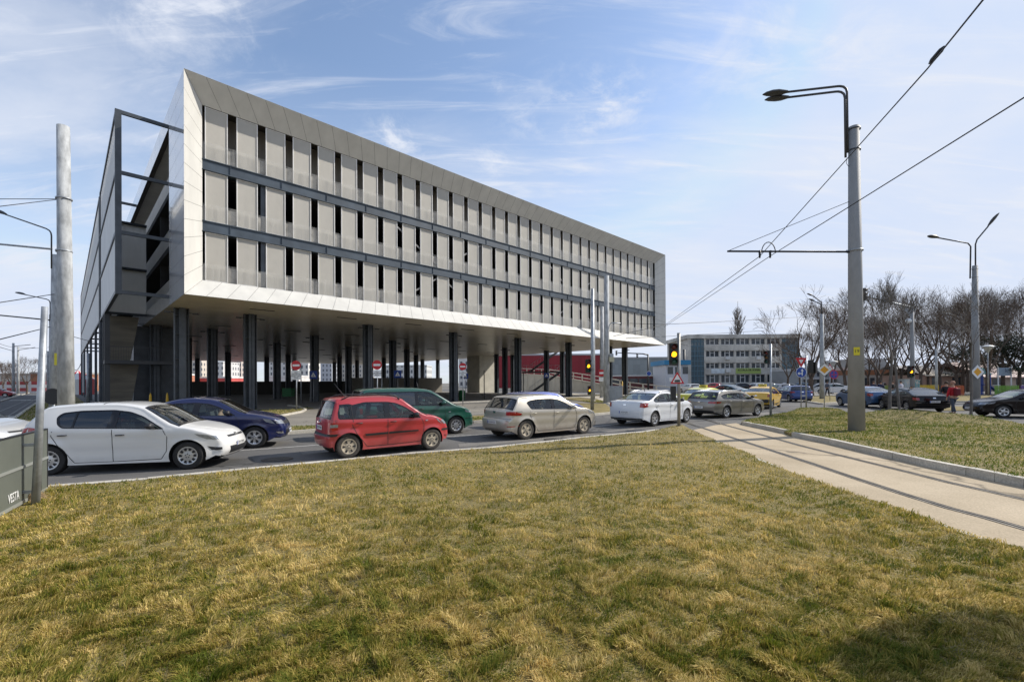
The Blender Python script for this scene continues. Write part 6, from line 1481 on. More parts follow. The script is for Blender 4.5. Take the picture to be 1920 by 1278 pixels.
# right side
def gable(name, label, u0, u1, vt, ve, Yd, dep, wm, rm, group=None):
    x0 = at(u0, 700, Yd)[0]; x1 = at(u1, 700, Yd)[0]; t = thing(name, label, 'house', (x0, Yd, 0), 0, group); w = x1 - x0; he = at(u0, ve, Yd)[2]; hr = at(u0, vt, Yd)[2]
    MB().box(0, w, 0, dep, 0, he).build('wall', wm, t); mb = MB()
    mb.add([(-.5, -.6, he - .05), (w + .5, -.6, he - .05), (w + .5, dep / 2, hr), (-.5, dep / 2, hr), (-.5, dep + .6, he - .05), (w + .5, dep + .6, he - .05)], [(0, 1, 2, 3), (3, 2, 5, 4)]); mb.add([(-.5, -.6, he - .2), (w + .5, -.6, he - .2), (w + .5, -.6, he - .05), (-.5, -.6, he - .05)], [(0, 1, 2, 3)])
    mb.build('roof', rm, t); nwin = max(2, int(w / 3.5))
    for k in range(nwin): x = w * (k + .5) / nwin; f = MB().box(x - .65, x + .65, -.05, 0, 1.0, min(2.3, he - .3)).build('window', wg, t); MB().box(x - .72, x + .72, -.06, -.051 + .03, .92, 1.0).build('sill', wfr, f)
    return t
gable('house', 'cream roofed low house behind the lindens', 1735, 1812, 688, 703, 78, 9, wall_mat('peach_wall', (.40, .25, .18)), brick_like('cream_tiles', (.42, .34, .26), (.48, .40, .30), .4, .4, .03), 'houses behind the playground')
gable('house', 'house with a big pinkish tiled roof at the right edge', 1846, 1935, 676, 706, 74, 12, wall_mat('pale_brick', (.38, .30, .24)), brick_like('pink_tiles', (.40, .25, .21), (.48, .32, .27), .4, .4, .03), 'houses behind the playground')
gable('house', 'beige house with a pale roof behind the small cream one', 1700, 1760, 684, 698, 100, 9, wall_mat('beige_wall', (.42, .38, .30)), wall_mat('grey_roof', (.35, .33, .31)), 'houses behind the playground')
t, w, h = block('shop_building', 'shop with a brick-orange fascia behind the tall island pole', 1604, 1675, 693, 92, 10, wall_mat('shop_grey', (.42, .40, .37)), 0, wall_mat('orange_fascia', (.32, .14, .07)), par=1.0)
for k in range(6): MB().box(.4 + k * w / 6, .2 + (k + 1) * w / 6 - .2, -.05, 0, .4, h - 1.6).build('window', wg, t)
t, w, h = block('grey_shop', 'two-storey grey shop building behind the pruned lindens', 1505, 1602, 690, 98, 12, wall_mat('shop_grey2', (.33, .34, .34)), 0, wall_mat('shop_coping', (.5, .5, .5)))
for k in range(8):
    for z0, z1 in ((.5, 2.0), (2.8, 3.6)): MB().box(.3 + k * w / 8, (k + 1) * w / 8 - .3, -.05, 0, z0, z1).build('window', wg, t)
MB().box(0, w, -.9, -.06, 2.15, 2.5).build('awning', wall_mat('awning', (.55, .53, .52)), t)
t, w, h = block('tall_house', 'greyish upper house above the shops behind the lindens', 1604, 1662, 672, 120, 12, wall_mat('grey_house', (.36, .35, .34)), 0)
block('hall', 'dim grey hall closing the view behind the playground trees', 1812, 1960, 690, 130, 20, wall_mat('dim_hall', (.30, .29, .28)), 0)
# mural cabinets, fences, playground
for k, (u0, u1, v0, c, lb) in enumerate(((1696, 1708, 711, (.30, .36, .40), 'pale utility box with drawings, left of the mast'), (1713, 1725, 712, (.10, .24, .28), 'teal utility box with a mural, right of the mast'))):
    Yd = 50; x0 = at(u0, 730, Yd)[0]; x1 = at(u1, 730, Yd)[0]; h = at(u0, v0, Yd)[2]; t = thing('utility_box', lb, 'utility box', (x0, Yd, 0), 0, 'painted utility boxes')
    MB().box(0, x1 - x0, 0, 1, 0, h).build('cabinet', mat('mural', c, .6, color2=(.45, .42, .38), nscale=3.5, lo=.5, hi=.56, detail=3), t); MB().box(-.04, x1 - x0 + .04, -.04, 1.04, h, h + .06).build('lid', back_m, t)
def picket(label, u0, u1, v0, Yd, c, cols=None):
    x0 = at(u0, 735, Yd)[0]; x1 = at(u1, 735, Yd)[0]; h = at(u0, v0, Yd)[2]; t = thing('picket_fence', label, 'fence', (x0, Yd, 0), 0, 'colourful playground fence'); n = int((x1 - x0) / .16); mb = MB(); m = mat('fence_paint', c, .6, noise=.15, nscale=2)
    for k in range(n): x = k * .16; mb.prism([(x, .05), (x + .11, .05), (x + .11, h - .08), (x + .055, h), (x, h - .08)], -.01, .01, 0, Matrix(((1, 0, 0, 0), (0, 0, 1, 0), (0, 1, 0, 0), (0, 0, 0, 1))))
    mb.build('pickets', m, t); mb = MB(); mb.box(0, n * .16, .012, .05, .25, .35); mb.box(0, n * .16, .012, .05, h - .4, h - .3); mb.build('rails', m, t)
picket('orange picket fence left of the officers', 1623, 1652, 722, 55, (.50, .12, .04)); picket('olive green picket fence behind the second officer', 1654, 1672, 722, 55, (.20, .26, .04)); picket('yellow picket fence right of the mural boxes', 1725, 1761, 721, 54, (.58, .40, .02)); picket('orange-red picket fence behind the red jacket person', 1765, 1810, 722, 54, (.45, .10, .03)); picket('green picket fence right of the twin lamp', 1865, 1912, 722, 54, (.14, .30, .03)); picket('purple picket fence at the right edge', 1914, 1960, 722, 54, (.12, .07, .25))
t = thing('playground_slide', 'blue playground slide between the twin lamp and green fence', 'slide', (at(1843, 740, 57)[0], 57, 0)); mb = MB(); mb.box(-.7, .5, -.5, .5, 1.2, 1.3); mb.bar((.5, 0, 1.25), (2.0, 0, .2), .5, .06); mb.box(-.7, -.62, -.5, -.42, 0, 2.6); mb.box(.42, .5, -.5, -.42, 0, 2.6); mb.box(-.7, -.62, .42, .5, 0, 2.6); mb.box(.42, .5, .42, .5, 0, 2.6); mb.build('slide_frame', blue_m, t)
MB().add([(-.8, -.6, 2.5), (.6, -.6, 2.5), (.6, .6, 2.5), (-.8, .6, 2.5), (-.1, 0, 3.4)], [(0, 1, 4), (1, 2, 4), (2, 3, 4), (3, 0, 4)]).build('roof', mat('teal', (.02, .18, .18), .5), t)
t = thing('info_board', 'pale blue information board on white posts behind the green fence', 'board', (at(1884, 740, 58)[0], 58, 0)); z1 = at(0, 700, 58)[2]; z0 = at(0, 715, 58)[2]
MB().box(-.8, .8, -.02, .02, z0, z1).build('panel', mat('info_panel', (.30, .38, .46), .5, color2=(.12, .13, .2), nscale=3, lo=.58, hi=.62), t)
for s in (-.82, .82): MB().box(s - .05, s + .05, -.05, .05, 0, z1 + .1).build('post', white_m, t)
# ramp and stair at the far end
rp = [(at(975, 700, 108)[0], 108, at(975, 690, 108)[2]), (at(1030, 700, 100)[0], 100, at(1030, 692, 100)[2]), (at(1075, 700, 90)[0], 90, at(1075, 698, 90)[2]), (at(1127, 700, 84)[0], 84, at(1127, 706, 84)[2]), (at(1181, 700, 78)[0], 78, at(1181, 716, 78)[2]), (at(1256, 700, 74)[0], 74, at(1256, 725, 74)[2])]
t = thing('access_ramp', 'curved cream concrete ramp climbing to the deck, with panelled parapet', 'ramp', (0, 0, 0)); cr_ = wall_mat('ramp_cream', (.55, .51, .42)); mb = MB(); m2 = MB(); pts = dens([(p[0], p[1]) for p in rp], 2.2); 
def zr(x):
    for a, b in zip(rp[:-1], rp[1:]):
        if a[0] <= x <= b[0]: return a[2] + (b[2] - a[2]) * (x - a[0]) / (b[0] - a[0])
    return rp[0][2] if x < rp[0][0] else rp[-1][2]
pb = MB()
for a, b in zip(pts[:-1], pts[1:]):
    za, zb = zr(a[0]), zr(b[0])
    mb.add([(a[0], a[1], 0), (b[0], b[1], 0), (b[0], b[1], max(.1, zb - 1.5)), (a[0], a[1], max(.1, za - 1.5)), (a[0], a[1] + 6, 0), (b[0], b[1] + 6, 0), (b[0], b[1] + 6, max(.1, zb - 1.5)), (a[0], a[1] + 6, max(.1, za - 1.5))], [(0, 1, 2, 3), (3, 2, 6, 7), (7, 6, 5, 4)])
    for f0, f1 in ((1.5, 1.25), (.85, .70), (.12, 0)): pb.bar((a[0], a[1] - .05, max(.15, za - (f0 + f1) / 2)), (b[0], b[1] - .05, max(.15, zb - (f0 + f1) / 2)), .18, f0 - f1)
    pb.box(a[0] - .1, a[0] + .1, a[1] - .16, a[1] + .04, max(.1, za - 1.5), za + .02); 
    d = Vector((b[0] - a[0], b[1] - a[1]))
    for k in (0,): m2.box(a[0] + .02, a[0] + .24, a[1] - .2, a[1], 0, max(.1, za - 1.55))
mb.build('ramp_wall', cr_, t); pb.build('parapet', cr_, t); m2.build('pilaster', cr_, t)
t = thing('outdoor_stair', 'dark steel stair with wire railings before the red warehouse', 'stair', (at(993, 730, 78)[0], 78, 0)); mb = MB()
def flight(mb, x0, z0, x1, z1, y0, y1):
    n = int(abs(z1 - z0) / .18)
    for k in range(n): f = k / n; x = x0 + (x1 - x0) * f; z = z0 + (z1 - z0) * f; mb.box(min(x, x + (x1 - x0) / n), max(x, x + (x1 - x0) / n), y0, y1, z, z + .05)
    for y in (y0, y1): mb.bar((x0, y, z0 - .1), (x1, y, z1 - .1), .08, .35)
flight(mb, 0, 0, 5.2, 3.6, 0, 1.2); flight(mb, 0, 3.7, 5.5, 7.6, 1.6, 2.8); mb.box(-1.2, 6.4, -.1, 3, 3.5, 3.7)
for x in (-1.1, 2.4, 6.2): mb.box(x, x + .14, 0, .14, 0, 3.5)
mb.build('stair_steel', M['steel_dk'], t); mb = MB()
for (x0, z0, x1, z1, y) in ((0, 0, 5.2, 3.6, 0), (0, 3.7, 5.5, 7.6, 1.6), (-1.2, 3.7, 6.4, 3.7, -.1)):
    mb.bar((x0, y, z0 + 1.0), (x1, y, z1 + 1.0), .05)
    for k in range(12): f = k / 11; x = x0 + (x1 - x0) * f; z = z0 + (z1 - z0) * f; mb.bar((x, y, z), (x, y, z + 1), .03)
mb.build('railing', M['galv'], t)
for k, (u, Yd, rz, lb) in enumerate(((1195, 100, 0, 'dark bus'), )):
    pass
t = thing('bus', 'dark red and black bus behind the ramp by the warehouse', 'bus', (at(1198, 730, 98)[0], 98, 0), 0); MB().box(-6, 6, 0, 2.5, .35, 3.0).build('body', mat('bus_paint', (.10, .02, .02), .4), t)
for k in range(6): MB().box(-5.7 + k * 1.9, -4.0 + k * 1.9, -.03, 0, 1.5, 2.5).build('window', wg, t)
for x in (-3.8, 3.6): MB().lathe([(0, -.15), (.48, -.15), (.48, .15), (0, .15)], 16, 0, Matrix.Translation((x, .1, .48)) @ Matrix.Rotation(pi / 2, 4, 'X')).build('wheel', M['tyre'], t)
MB().box(-5.9, 5.9, .1, 2.4, 3.0, 3.25).build('roof_unit', wfr, t)
tm2 = thing('mast_arm_signal', 'distant signal mast with an arm over the road before the grey warehouse', 'traffic light', (at(1215.5, 735, 70)[0], 70, 0)); q = lambda u, v: Vector(at(u, v, 70)) - tm2.location
MB().tube([(0, 0, 0), q(1215, 664)], [.16, .12], 8).build('mast', M['steel_dk'], tm2); MB().tube([q(1215, 665), q(1205, 663), q(1156, 661)], [.12, .09, .06], 8).build('arm', M['steel_dk'], tm2)
signal(tm2, q(1156, 661.5), 1.2, .8, False); signal(tm2, q(1195, 666), 1.2, .8, False); plate(tm2, q(1216, 700) + Vector((0, -.2, 0)), 0, [(disc(.38), white_m), (disc(.33), blue_m)], 'sign_face')

# ---------------------------------------------------------------- trees
bark = mat('bark', (.10, .072, .054), .9, noise=.35, nscale=3, bump=.4, bscale=12); bark_g = mat('bark_greyish', (.13, .115, .10), .9, noise=.3, nscale=3)
def bare_tree(name, label, seed, H, spread=.5, trunk=.28, r0=.22, levels=5, up=.25, m=None, split=3, pruned=False, twig=.011, lean=(0, 0), narrow=False, ratio=.74):
    rnd = random.Random(seed); tr = MB(); cr = MB()
    def seg(mb, p, d, L_, r, n, bend):
        pts = [p]; rs = [r]; k = 3 if r > .03 else 2
        for i in range(k):
            d = (d + Vector((rnd.gauss(0, bend), rnd.gauss(0, bend), rnd.gauss(0, bend * .6) + up * .12))).normalized(); p = p + d * (L_ / k); pts.append(p); rs.append(max(twig * .7, r * (1 - .30 * (i + 1) / k)))
        mb.tube(pts, rs, n, 0, cap=False); return p, d, rs[-1], pts
    def grow(p, d, L_, r, lv):
        p2, d2, r2, pts = seg(cr, p, d, L_, r, 5 if r > .06 else (4 if r > .025 else 3), .13)
        if lv <= 0: return
        n = rnd.choice((2, 3, 3) if lv > 2 else (4, 4, 5))
        for k in range(n):
            a = rnd.uniform(0, 2 * pi); tl = rnd.uniform(.5, 1.3) * spread * (1.25 if k else .55)
            ax = d2.cross(Vector((cos(a), sin(a), .3))).normalized(); nd = (d2 + ax * tl + Vector((0, 0, up * .5))).normalized(); st_ = p2 if k < 2 else pts[rnd.randrange(1, len(pts))]
            grow(st_, nd, L_ * rnd.uniform(ratio - .12, ratio + .1), max(r2 * (.80 if k == 0 else rnd.uniform(.45, .72)), twig * .75), lv - 1)
    t = thing(name, label, 'tree'); top = Vector((lean[0], lean[1], H * trunk)); tr.tube([(0, 0, -.15), (0, 0, .1), top * .5 + Vector((rnd.gauss(0, .05), rnd.gauss(0, .05), 0)), top], [r0 * 1.5, r0 * 1.1, r0, r0 * .88], 10, 0, cap=False)
    if narrow:
        for k in range(46):
            f = .06 + .78 * (k / 46); a = rnd.uniform(0, 6.28); grow(Vector((0, 0, H * f * .9)), Vector((cos(a) * .20, sin(a) * .20, 1)).normalized(), H * .035 + H * .075 * sin(pi * (1 - f)) , r0 * (1 - f) * .5 + twig, 2)
        cr.tube([(0, 0, 0), (0, 0, H * .6), (0.1, 0, H * .97)], [r0, r0 * .5, twig], 6, cap=False)
    else:
        for k in range(split):
            a = 2 * pi * k / split + rnd.uniform(-.4, .4); nd = Vector((cos(a) * spread, sin(a) * spread, 1 + up)).normalized(); grow(top, nd, H * (1 - trunk) * (.30 if not pruned else .42), r0 * rnd.uniform(.5, .72), levels)
    tr.build('trunk', m or bark, t); cr.build('crown', m or bark, t); return t
def put(t, u, vb, Yd, lbl=None, s=1, rz=0, grp=None, first=False):
    x = at(u, 735, Yd)[0]; o = t if first else dup(t); o.location = (x, Yd, 0); o.rotation_euler = (0, 0, rz); o.scale = (s, s, s)
    if lbl: o['label'] = lbl
    if grp: o['group'] = grp
    return o
TG = 'bare trees behind the junction'
tA_ = bare_tree('bare_tree', 'stout pruned linden with thick dark limbs left of the double lamp', 11, 10.4, .60, .20, .30, 5, .18, split=4, pruned=True, twig=.017); put(tA_, 1521, 741, 58, first=True, grp=TG)
tB_ = bare_tree('bare_tree', 'bare linden with rounded crown just left of the tall island pole', 23, 12.0, .62, .24, .22, 5, .18, split=4, twig=.012); put(tB_, 1583, 737, 66, first=True, grp=TG)
tC_ = bare_tree('bare_tree', 'tall many-stemmed bare tree right of the island pole', 37, 14.8, .50, .16, .18, 5, .24, split=4, twig=.012); put(tC_, 1652, 735, 62, first=True, grp=TG)
tD_ = bare_tree('bare_tree', 'dense bare tree behind the mast with the amber light', 41, 14.6, .60, .18, .21, 5, .18, split=4, twig=.012); put(tD_, 1727, 735, 60, first=True, grp=TG)
for src, u, Yd, s, rz, lb in ((tC_, 1628, 74, .95, 2, 'bare tree rising behind the shop with the orange fascia'), (tD_, 1690, 70, .98, 1, 'bare tree between the young slim tree and the mast'), (tC_, 1763, 60, 1.0, 4, 'bare tree right behind the yellow fence end'), (tD_, 1793, 62, 1.0, 3, 'bare tree behind the orange-red fence'), (tC_, 1815, 70, 1.12, 1.2, 'tall bare tree left of the twin-arm lamp'), (tD_, 1852, 56, 1.0, 5, 'bare tree with a thick trunk right of the twin-arm lamp'), (tC_, 1880, 66, 1.1, 2.6, 'bare tree above the information board'), (tD_, 1912, 60, 1.05, .4, 'bare tree at the right edge behind the green fence'), (tC_, 1945, 60, 1.08, 5.1, 'bare tree cut by the right edge of the photo'), (tB_, 1560, 80, .9, 2, 'farther bare tree behind the diamond sign'), (tB_, 1478, 78, .80, 3.4, 'fine-twigged bare tree before the school end bay'), (tB_, 1500, 70, .85, .9, 'bare tree between the school block and the stout linden'), (tB_, 1605, 70, 1.0, 4.4, 'bare tree hidden mostly by the tall island pole')):
    put(src, u, 735, Yd, lb, s, rz, TG)
for dx_, dy_, src, s, rz, lb in ((1672, 84, tD_, 1.0, 5.2, 'second-row bare tree over the grey upper house'), (1707, 88, tC_, 1.08, 2.9, 'second-row tall bare tree right above the mast arm'), (1808, 84, tD_, 1.1, .6, 'second-row bare tree between the yellow fence and twin lamp'), (1862, 88, tC_, 1.15, 4.6, 'tallest second-row bare tree right of the twin lamp'), (1932, 84, tD_, 1.15, 2.1, 'second-row bare tree at the right edge'), (1645, 90, tC_, 1.02, 1.7, 'second-row bare tree behind the leaning young tree'), (1740, 78, tD_, 1.0, 2.2, 'second-row bare tree over the cream roofed house'), (1835, 80, tD_, 1.1, 4.1, 'second-row bare tree behind the slide'), (1900, 78, tC_, 1.15, .9, 'second-row bare tree before the pinkish roof'), (1775, 86, tC_, 1.1, 3.3, 'second-row bare tree above the pale parked car')):
    put(src, dx_, 735, dy_, lb, s, rz, TG)
y1_ = bare_tree('young_tree', 'young slim tree leaning on the grassy mound, left of a pair', 51, 7.4, .40, .34, .075, 5, .35, bark_g, 3, twig=.007, lean=(.22, .1)); x, yv = inv(1668, 779); y1_.location = (x, yv, .2)
y2_ = bare_tree('young_tree', 'young slim tree on the mound just right of the leaning one', 58, 7.0, .36, .36, .06, 5, .4, bark_g, 3, twig=.007, lean=(-.1, .1)); x, yv = inv(1686, 777); y2_.location = (x, yv, .3)
y3_ = bare_tree('young_tree', 'thin young tree with arching branches before the twin-arm lamp', 66, 6.4, .5, .32, .05, 4, .15, bark_g, 3, twig=.007); x, yv = inv(1821, 788); y3_.location = (x, yv, .3)
for o in (y1_, y2_, y3_): o['group'] = 'young trees on the island'
pop = bare_tree('poplar_tree', 'tall narrow bare poplar rising above the school roof', 71, 26.0, .16, .05, .35, 2, .5, mat('poplar_bark', (.15, .13, .11), .9), narrow=True, twig=.035); put(pop, 1384, 735, 135, first=True)
pp = put(pop, 1374, 735, 138, 'lower poplar shoot left of the tall poplar over the school roof', .62, 2); 
for u, Yd, s, rz, lb, src in ((6, 98, .62, 1, 'bare spreading tree at the left edge beyond the side street', tB_), (50, 94, .68, 2, 'round bare tree before the brick-red building', tB_), (24, 110, .6, 4, 'bare tree between the pair of distant tram poles', tA_)): put(src, u, 735, Yd, lb, s, rz, 'bare trees on the side street')
# dark evergreens
needle = mat('needles', (.018, .032, .014), .8, noise=.6, nscale=1.2, glob=True)
def evergreen(label, u, Yd, H, R_, seed, zc=.55):
    rnd = random.Random(seed); t = thing('evergreen_tree', label, 'tree', (at(u, 735, Yd)[0], Yd, 0), 0, 'dark evergreens by the playground'); MB().tube([(0, 0, -.1), (.1, 0, H * .4), (0, .1, H * .85)], [.25, .18, .05], 8).build('trunk', bark, t); mb = MB(); br_ = MB()
    for k in range(26):
        a = rnd.uniform(0, 6.28); z = H * rnd.uniform(.34, .92); rr = R_ * sqrt(max(.05, 1 - ((z / H - zc) / .48) ** 2)) * rnd.uniform(.6, 1.05); tip = Vector((rr * cos(a), rr * sin(a), z + rnd.uniform(-.2, .7))); br_.tube([(0, 0, z * .85), tip], [.06, .015], 4, cap=False)
        for j in range(230):
            f = rnd.uniform(.25, 1.05); c = Vector((0, 0, z * .85)).lerp(tip, f) + Vector((rnd.gauss(0, .28), rnd.gauss(0, .28), rnd.gauss(0, .14))); d = Vector((rnd.gauss(0, 1), rnd.gauss(0, 1), rnd.gauss(.2, .6))).normalized() * rnd.uniform(.10, .22); s = d.cross(Vector((rnd.gauss(0, 1), rnd.gauss(0, 1), 1))).normalized() * .05
            mb.add([c - s, c + s, c + d], [(0, 1, 2)])
    mb.build('crown', needle, t); br_.build('branches', bark, t)
evergreen('dark spreading evergreen behind the thin arching young tree', 1805, 66, 8.0, 4.2, 1); evergreen('dark evergreen right of the white mushroom lamp', 1880, 60, 8.2, 4.2, 2); evergreen('dark evergreen at the right edge of the photo', 1925, 58, 7.8, 4.0, 3)

# ---------------------------------------------------------------- people
def skin(name, chains, m, parent, root=0, sub=1):
    "chains of (x, y, z, r) welded where points coincide, grown with a Skin modifier"
    vs = []; rs = []; es = []; idx = {}
    for ch in chains:
        pv = None
        for (x, y, z, r) in ch:
            k = (round(x, 3), round(y, 3), round(z, 3))
            if k not in idx: idx[k] = len(vs); vs.append((x, y, z)); rs.append(r)
            if pv is not None: es.append((pv, idx[k]))
            pv = idx[k]
    me = bpy.data.meshes.new(name); me.from_pydata(vs, es, []); o = link(name, me); md = o.modifiers.new('s', 'SKIN'); md.use_smooth_shade = True
    for i, r in enumerate(rs): sv = me.skin_vertices[0].data[i]; sv.radius = (r, r) if not isinstance(r, tuple) else r; sv.use_root = (i == root)
    sb = o.modifiers.new('d', 'SUBSURF'); sb.levels = sub; sb.render_levels = sub
    bpy.context.view_layer.update(); m2 = bpy.data.meshes.new_from_object(o.evaluated_get(bpy.context.evaluated_depsgraph_get())); bpy.data.objects.remove(o)
    m2.materials.clear(); m2.materials.append(m); q = link(name, m2, parent); return q
skinm = mat('skin_tone', (.42, .24, .16), .6)
def person(label, loc_, rz, jacket, trousers, hair, s=1.0, pack=None, cap=None, group=None, walk=.12, sit=False):
    t = thing('person', label, 'person', loc_, rz, group); t.scale = (s, s, s)   # faces local +y
    L_ = walk
    hip = [(0, 0, .93, .13)]
    legs = [[(0, 0, .93, .13), (sx * .09, 0, .86, .085), (sx * .10, sgn * L_ * .7 + .02, .48, .058), (sx * .10, sgn * L_ * 1.3 - .03, .09, .042), (sx * .11, sgn * L_ * 1.3 + .12, .04, .038)] for sx, sgn in ((-1, -1), (1, 1))]
    spine = [(0, 0, .93, .13), (0, .01, 1.15, .125), (0, .0, 1.38, .13), (0, .0, 1.48, .06), (0, .02, 1.57, .055), (0, .03, 1.66, .085), (0, .03, 1.74, .07)]
    arms = [[(0, 0, 1.38, .13), (sx * .19, 0, 1.40, .055), (sx * .24, -.03 * sx, 1.14, .043), (sx * .25, .10, .92, .032), (sx * .245, .13, .84, .03)] for sx in (-1, 1)]
    hands = []
    for sx in (-1, 1):
        for k in range(4): hands.append([(sx * .245, .13, .84, .03), (sx * .245 - .0, .115 + .018 * k, .80, .012), (sx * .24, .12 + .018 * k, .755, .009)])
        hands.append([(sx * .245, .13, .84, .03), (sx * .225, .17, .81, .011), (sx * .225, .175, .785, .009)])
    b = skin('body', [spine, *legs, *arms, *hands], skinm, t)
    jk = skin('jacket', [[(0, 0, .90, (.19, .14)), (0, .01, 1.15, (.18, .14)), (0, .0, 1.36, (.19, .14)), (0, -.0, 1.47, .08)]] + [[(0, 0, 1.36, (.19, .14)), (sx * .20, 0, 1.41, .075), (sx * .26, -.03 * sx, 1.14, .065), (sx * .265, .09, .93, .048)] for sx in (-1, 1)], jacket, t)
    skin('trousers', [[(0, 0, .95, (.165, .13)), (sx * .09, 0, .84, .10), (sx * .10, sgn * L_ * .7 + .02, .48, .078), (sx * .10, sgn * L_ * 1.3 - .03, .10, .062)] for sx, sgn in ((-1, -1), (1, 1))], trousers, t)
    for sx, sgn in ((-1, -1), (1, 1)): MB().lathe([(.0, -.05), (.045, -.04), (.05, 0), (.04, .04), (0, .05)], 10, 0, Matrix.Translation((sx * .11, sgn * L_ * 1.3 + .05, .05)) @ Matrix.Diagonal((1, 2.9, 1, 1))).build('shoe', blk_m, t)
    MB().lathe([(.105, .0), (.108, .06), (.085, .12), (.04, .15), (0, .155)], 14, 0, Matrix.Translation((0, .015, 1.665))).build('cap' if cap else 'hair', cap or hair, t)
    f = MB(); f.lathe([(.018, 0), (.012, .03), (0, .04)], 8, 0, Matrix.Translation((0, .115, 1.66)) @ Matrix.Rotation(-pi / 2, 4, 'X'))
    for sx in (-1, 1): f.lathe([(.022, -.01), (.026, 0), (.015, .012), (0, .012)], 8, 0, Matrix.Translation((sx * .092, .02, 1.665)) @ Matrix.Rotation(sx * pi / 2, 4, 'Y'))
    f.build('face', skinm, t)
    if pack: p = MB().box(-.15, .15, -.30, -.13, 1.02, 1.42).build('backpack', pack, t); bv = p.modifiers.new('b', 'BEVEL'); bv.width = .05; bv.segments = 3
    return t
redj = mat('red_jacket', (.42, .012, .02), .8, noise=.15, nscale=8); jean = mat('grey_jeans', (.06, .075, .10), .85); navyc = mat('navy_uniform', (.012, .016, .05), .8); hairm = mat('hair_brown', (.06, .035, .02), .8); shirt = mat('pale_shirt', (.45, .46, .55), .8); blackc = mat('black_coat', (.012, .012, .015), .85)
x, yv = inv(1787.5, 776); person('person in a red jacket with a dark red backpack, walking away', (x, yv, 0), .1, redj, jean, hairm, 1.0, pack=mat('dark_red_pack', (.13, .008, .015), .8), cap=mat('tan_cap', (.35, .18, .12), .8))
x, yv = inv(1775, 766); person('person in a black coat walking just left of the red jacket', (x, yv, 0), -.2, blackc, blackc, hairm, .98, walk=.08)
for k, (u, Yd, j, lb) in enumerate(((1638, 47, navyc, 'person in navy uniform, arms down, left of two behind the blue sedan'), (1651.5, 46, navyc, 'person in navy uniform with cap, right of two behind the blue sedan'), (1674, 48, blackc, 'person in black behind the leaning young tree'), (1689.5, 47, shirt, 'person in a pale lilac shirt and dark cap beside the mural box'))):
    person(lb, (at(u, 735, Yd)[0], Yd, 0), pi * (.9 if k < 2 else .1), j, blackc, hairm, 1.0, cap=blackc if k in (1, 3) else None, walk=.03, group='people standing by the fence')
x = at(1551, 735, 58)[0]; person('person in grey walking on the far footpath by the diamond sign', (x, 58, 0), -1.2, mat('grey_coat', (.12, .13, .16), .85), blackc, hairm, 1.0)
# ---------------------------------------------------------------- summary of odds and ends
t = thing('lawn_bin', 'small green bin by the deck columns', 'bin', (at(866, 750, 47)[0], 47, 0)); MB().lathe([(0, 0), (.28, 0), (.34, 1.0), (.36, 1.02), (.2, 1.12), (0, 1.12)], 14).build('bin_body', mat('bin_green', (.01, .10, .03), .5), t)
t = thing('green_crate_bin', 'green container behind the columns near the leftmost no entry sign', 'bin', (at(541, 750, 62)[0], 62, 0)); MB().box(-.6, .6, -.5, .5, .15, 1.2).build('bin_body', mat('bin_green2', (.01, .16, .04), .5), t); MB().box(-.64, .64, -.54, .54, 1.2, 1.28).build('lid', mat('bin_lid', (.01, .12, .03), .5), t)

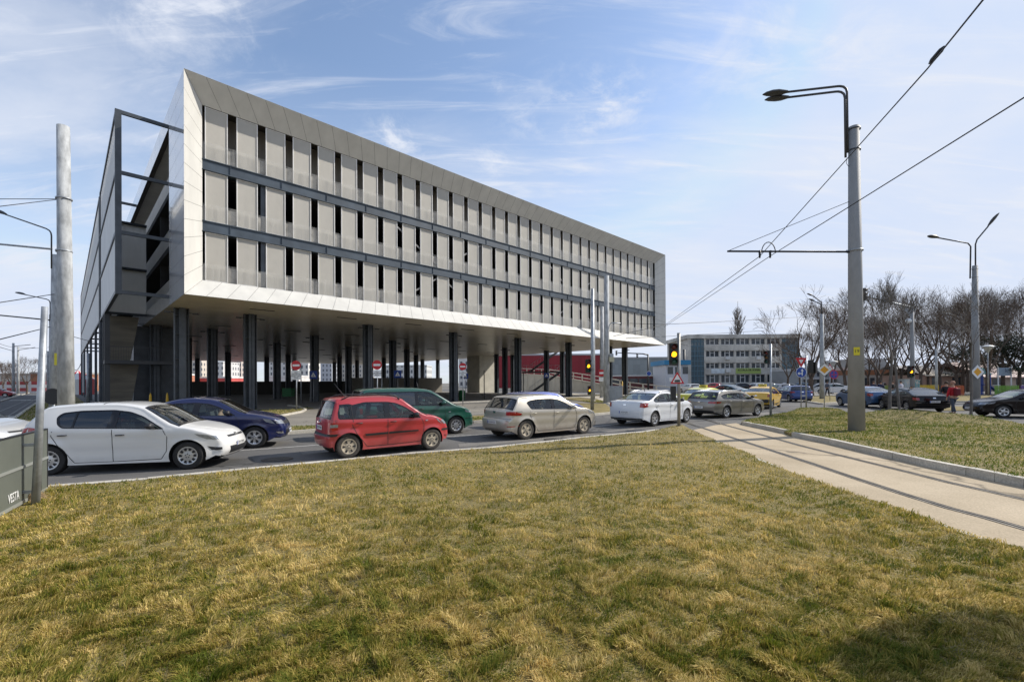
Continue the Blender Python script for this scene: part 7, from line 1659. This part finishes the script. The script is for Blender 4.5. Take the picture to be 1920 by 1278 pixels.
# drivers at the wheel
def driver(car, seatx, belt_, label, jacket, hair, W_=.36):
    t = thing('person', label, 'person', (0, 0, 0), 0, 'drivers in the queue'); Mw = Matrix.Translation(car.location) @ Matrix.Rotation(car.rotation_euler.z, 4, 'Z')
    p = Mw @ Vector((seatx + .16, W_, belt_ - .50)); t.location = p; t.rotation_euler = (0, 0, car.rotation_euler.z)
    skin('body', [[(0, 0, .0, .12), (-.06, 0, .22, .12), (-.12, 0, .46, .12), (-.12, 0, .57, .055), (-.09, 0, .66, .075), (-.08, 0, .75, .075)]] + [[(0, 0, 0, .12), (.40, s * .10, .08, .07), (.62, s * .12, -.22, .05)] for s in (-1, 1)] + [[(-.12, 0, .46, .12), (-.12, s * .18, .44, .055), (.08, s * .22, .22, .042), (.30, s * .13, .34, .032), (.35, s * .11, .36, .028)] for s in (-1, 1)], skinm, t)
    skin('jacket', [[(0, 0, -.02, (.15, .14)), (-.06, 0, .22, (.15, .15)), (-.12, 0, .44, (.15, .15)), (-.12, 0, .53, .075)]] + [[(-.12, 0, .44, (.15, .15)), (-.12, s * .19, .44, .07), (.08, s * .225, .22, .055), (.26, s * .15, .32, .042)] for s in (-1, 1)], jacket, t)
    MB().lathe([(.098, -.02), (.1, .05), (.075, .11), (.03, .135), (0, .14)], 12, 0, Matrix.Translation((-.10, 0, .69))).build('hair', hair, t)
    return t
cars = {o['label'][:12]: o for o in bpy.data.objects if o.get('category') in ('car', 'minivan', 'taxi')}
for key, sx, bl, jk, lb in (('white five-d', .15, .93, mat('blue_jumper', (.05, .10, .22), .8), 'driver in a blue jumper inside the white hatchback'), ('dark navy bl', .15, .95, mat('tan_coat', (.30, .22, .14), .8), 'driver in a tan coat inside the navy sedan'), ('small uprigh', .15, .94, mat('white_top', (.5, .5, .48), .8), 'driver in a pale top inside the small red hatchback'), ('dark green p', .3, 1.05, blackc, 'driver in black inside the dark green people carrier'), ('dusty champa', .15, .95, jean, 'driver in grey inside the dusty champagne hatchback')):
    driver(cars[key], sx, bl, lb, jk, hairm)
# invented leafy bush outside the frame, added to cast shade on the lawn corner
rnd = random.Random(9); t = thing('shade_shrub', 'small round leafy tree added out of frame to shade the lawn corner', 'shade_shrub', (4.92, 3.8, 0)); MB().tube([(0, 0, -.05), (.03, 0, .9), (0, .05, 1.9)], [.05, .035, .015], 6).build('stem', bark, t); mb = MB()
for k in range(3600):
    d = Vector((rnd.gauss(0, 1), rnd.gauss(0, 1), rnd.gauss(0, 1))).normalized() * rnd.random() ** .4; c = Vector((d.x * .36, d.y * .36, 1.7 + d.z * .75)); a = Vector((rnd.gauss(0, 1), rnd.gauss(0, 1), rnd.gauss(0, 1))).normalized() * .07; b = a.cross(Vector((rnd.gauss(0, 1), rnd.gauss(0, 1), 1))).normalized() * .03
    mb.add([c - b, c + b, c + a], [(0, 1, 2)])
mb.build('foliage', mat('shade_shrub_leaf', (.04, .07, .02), .7), t)
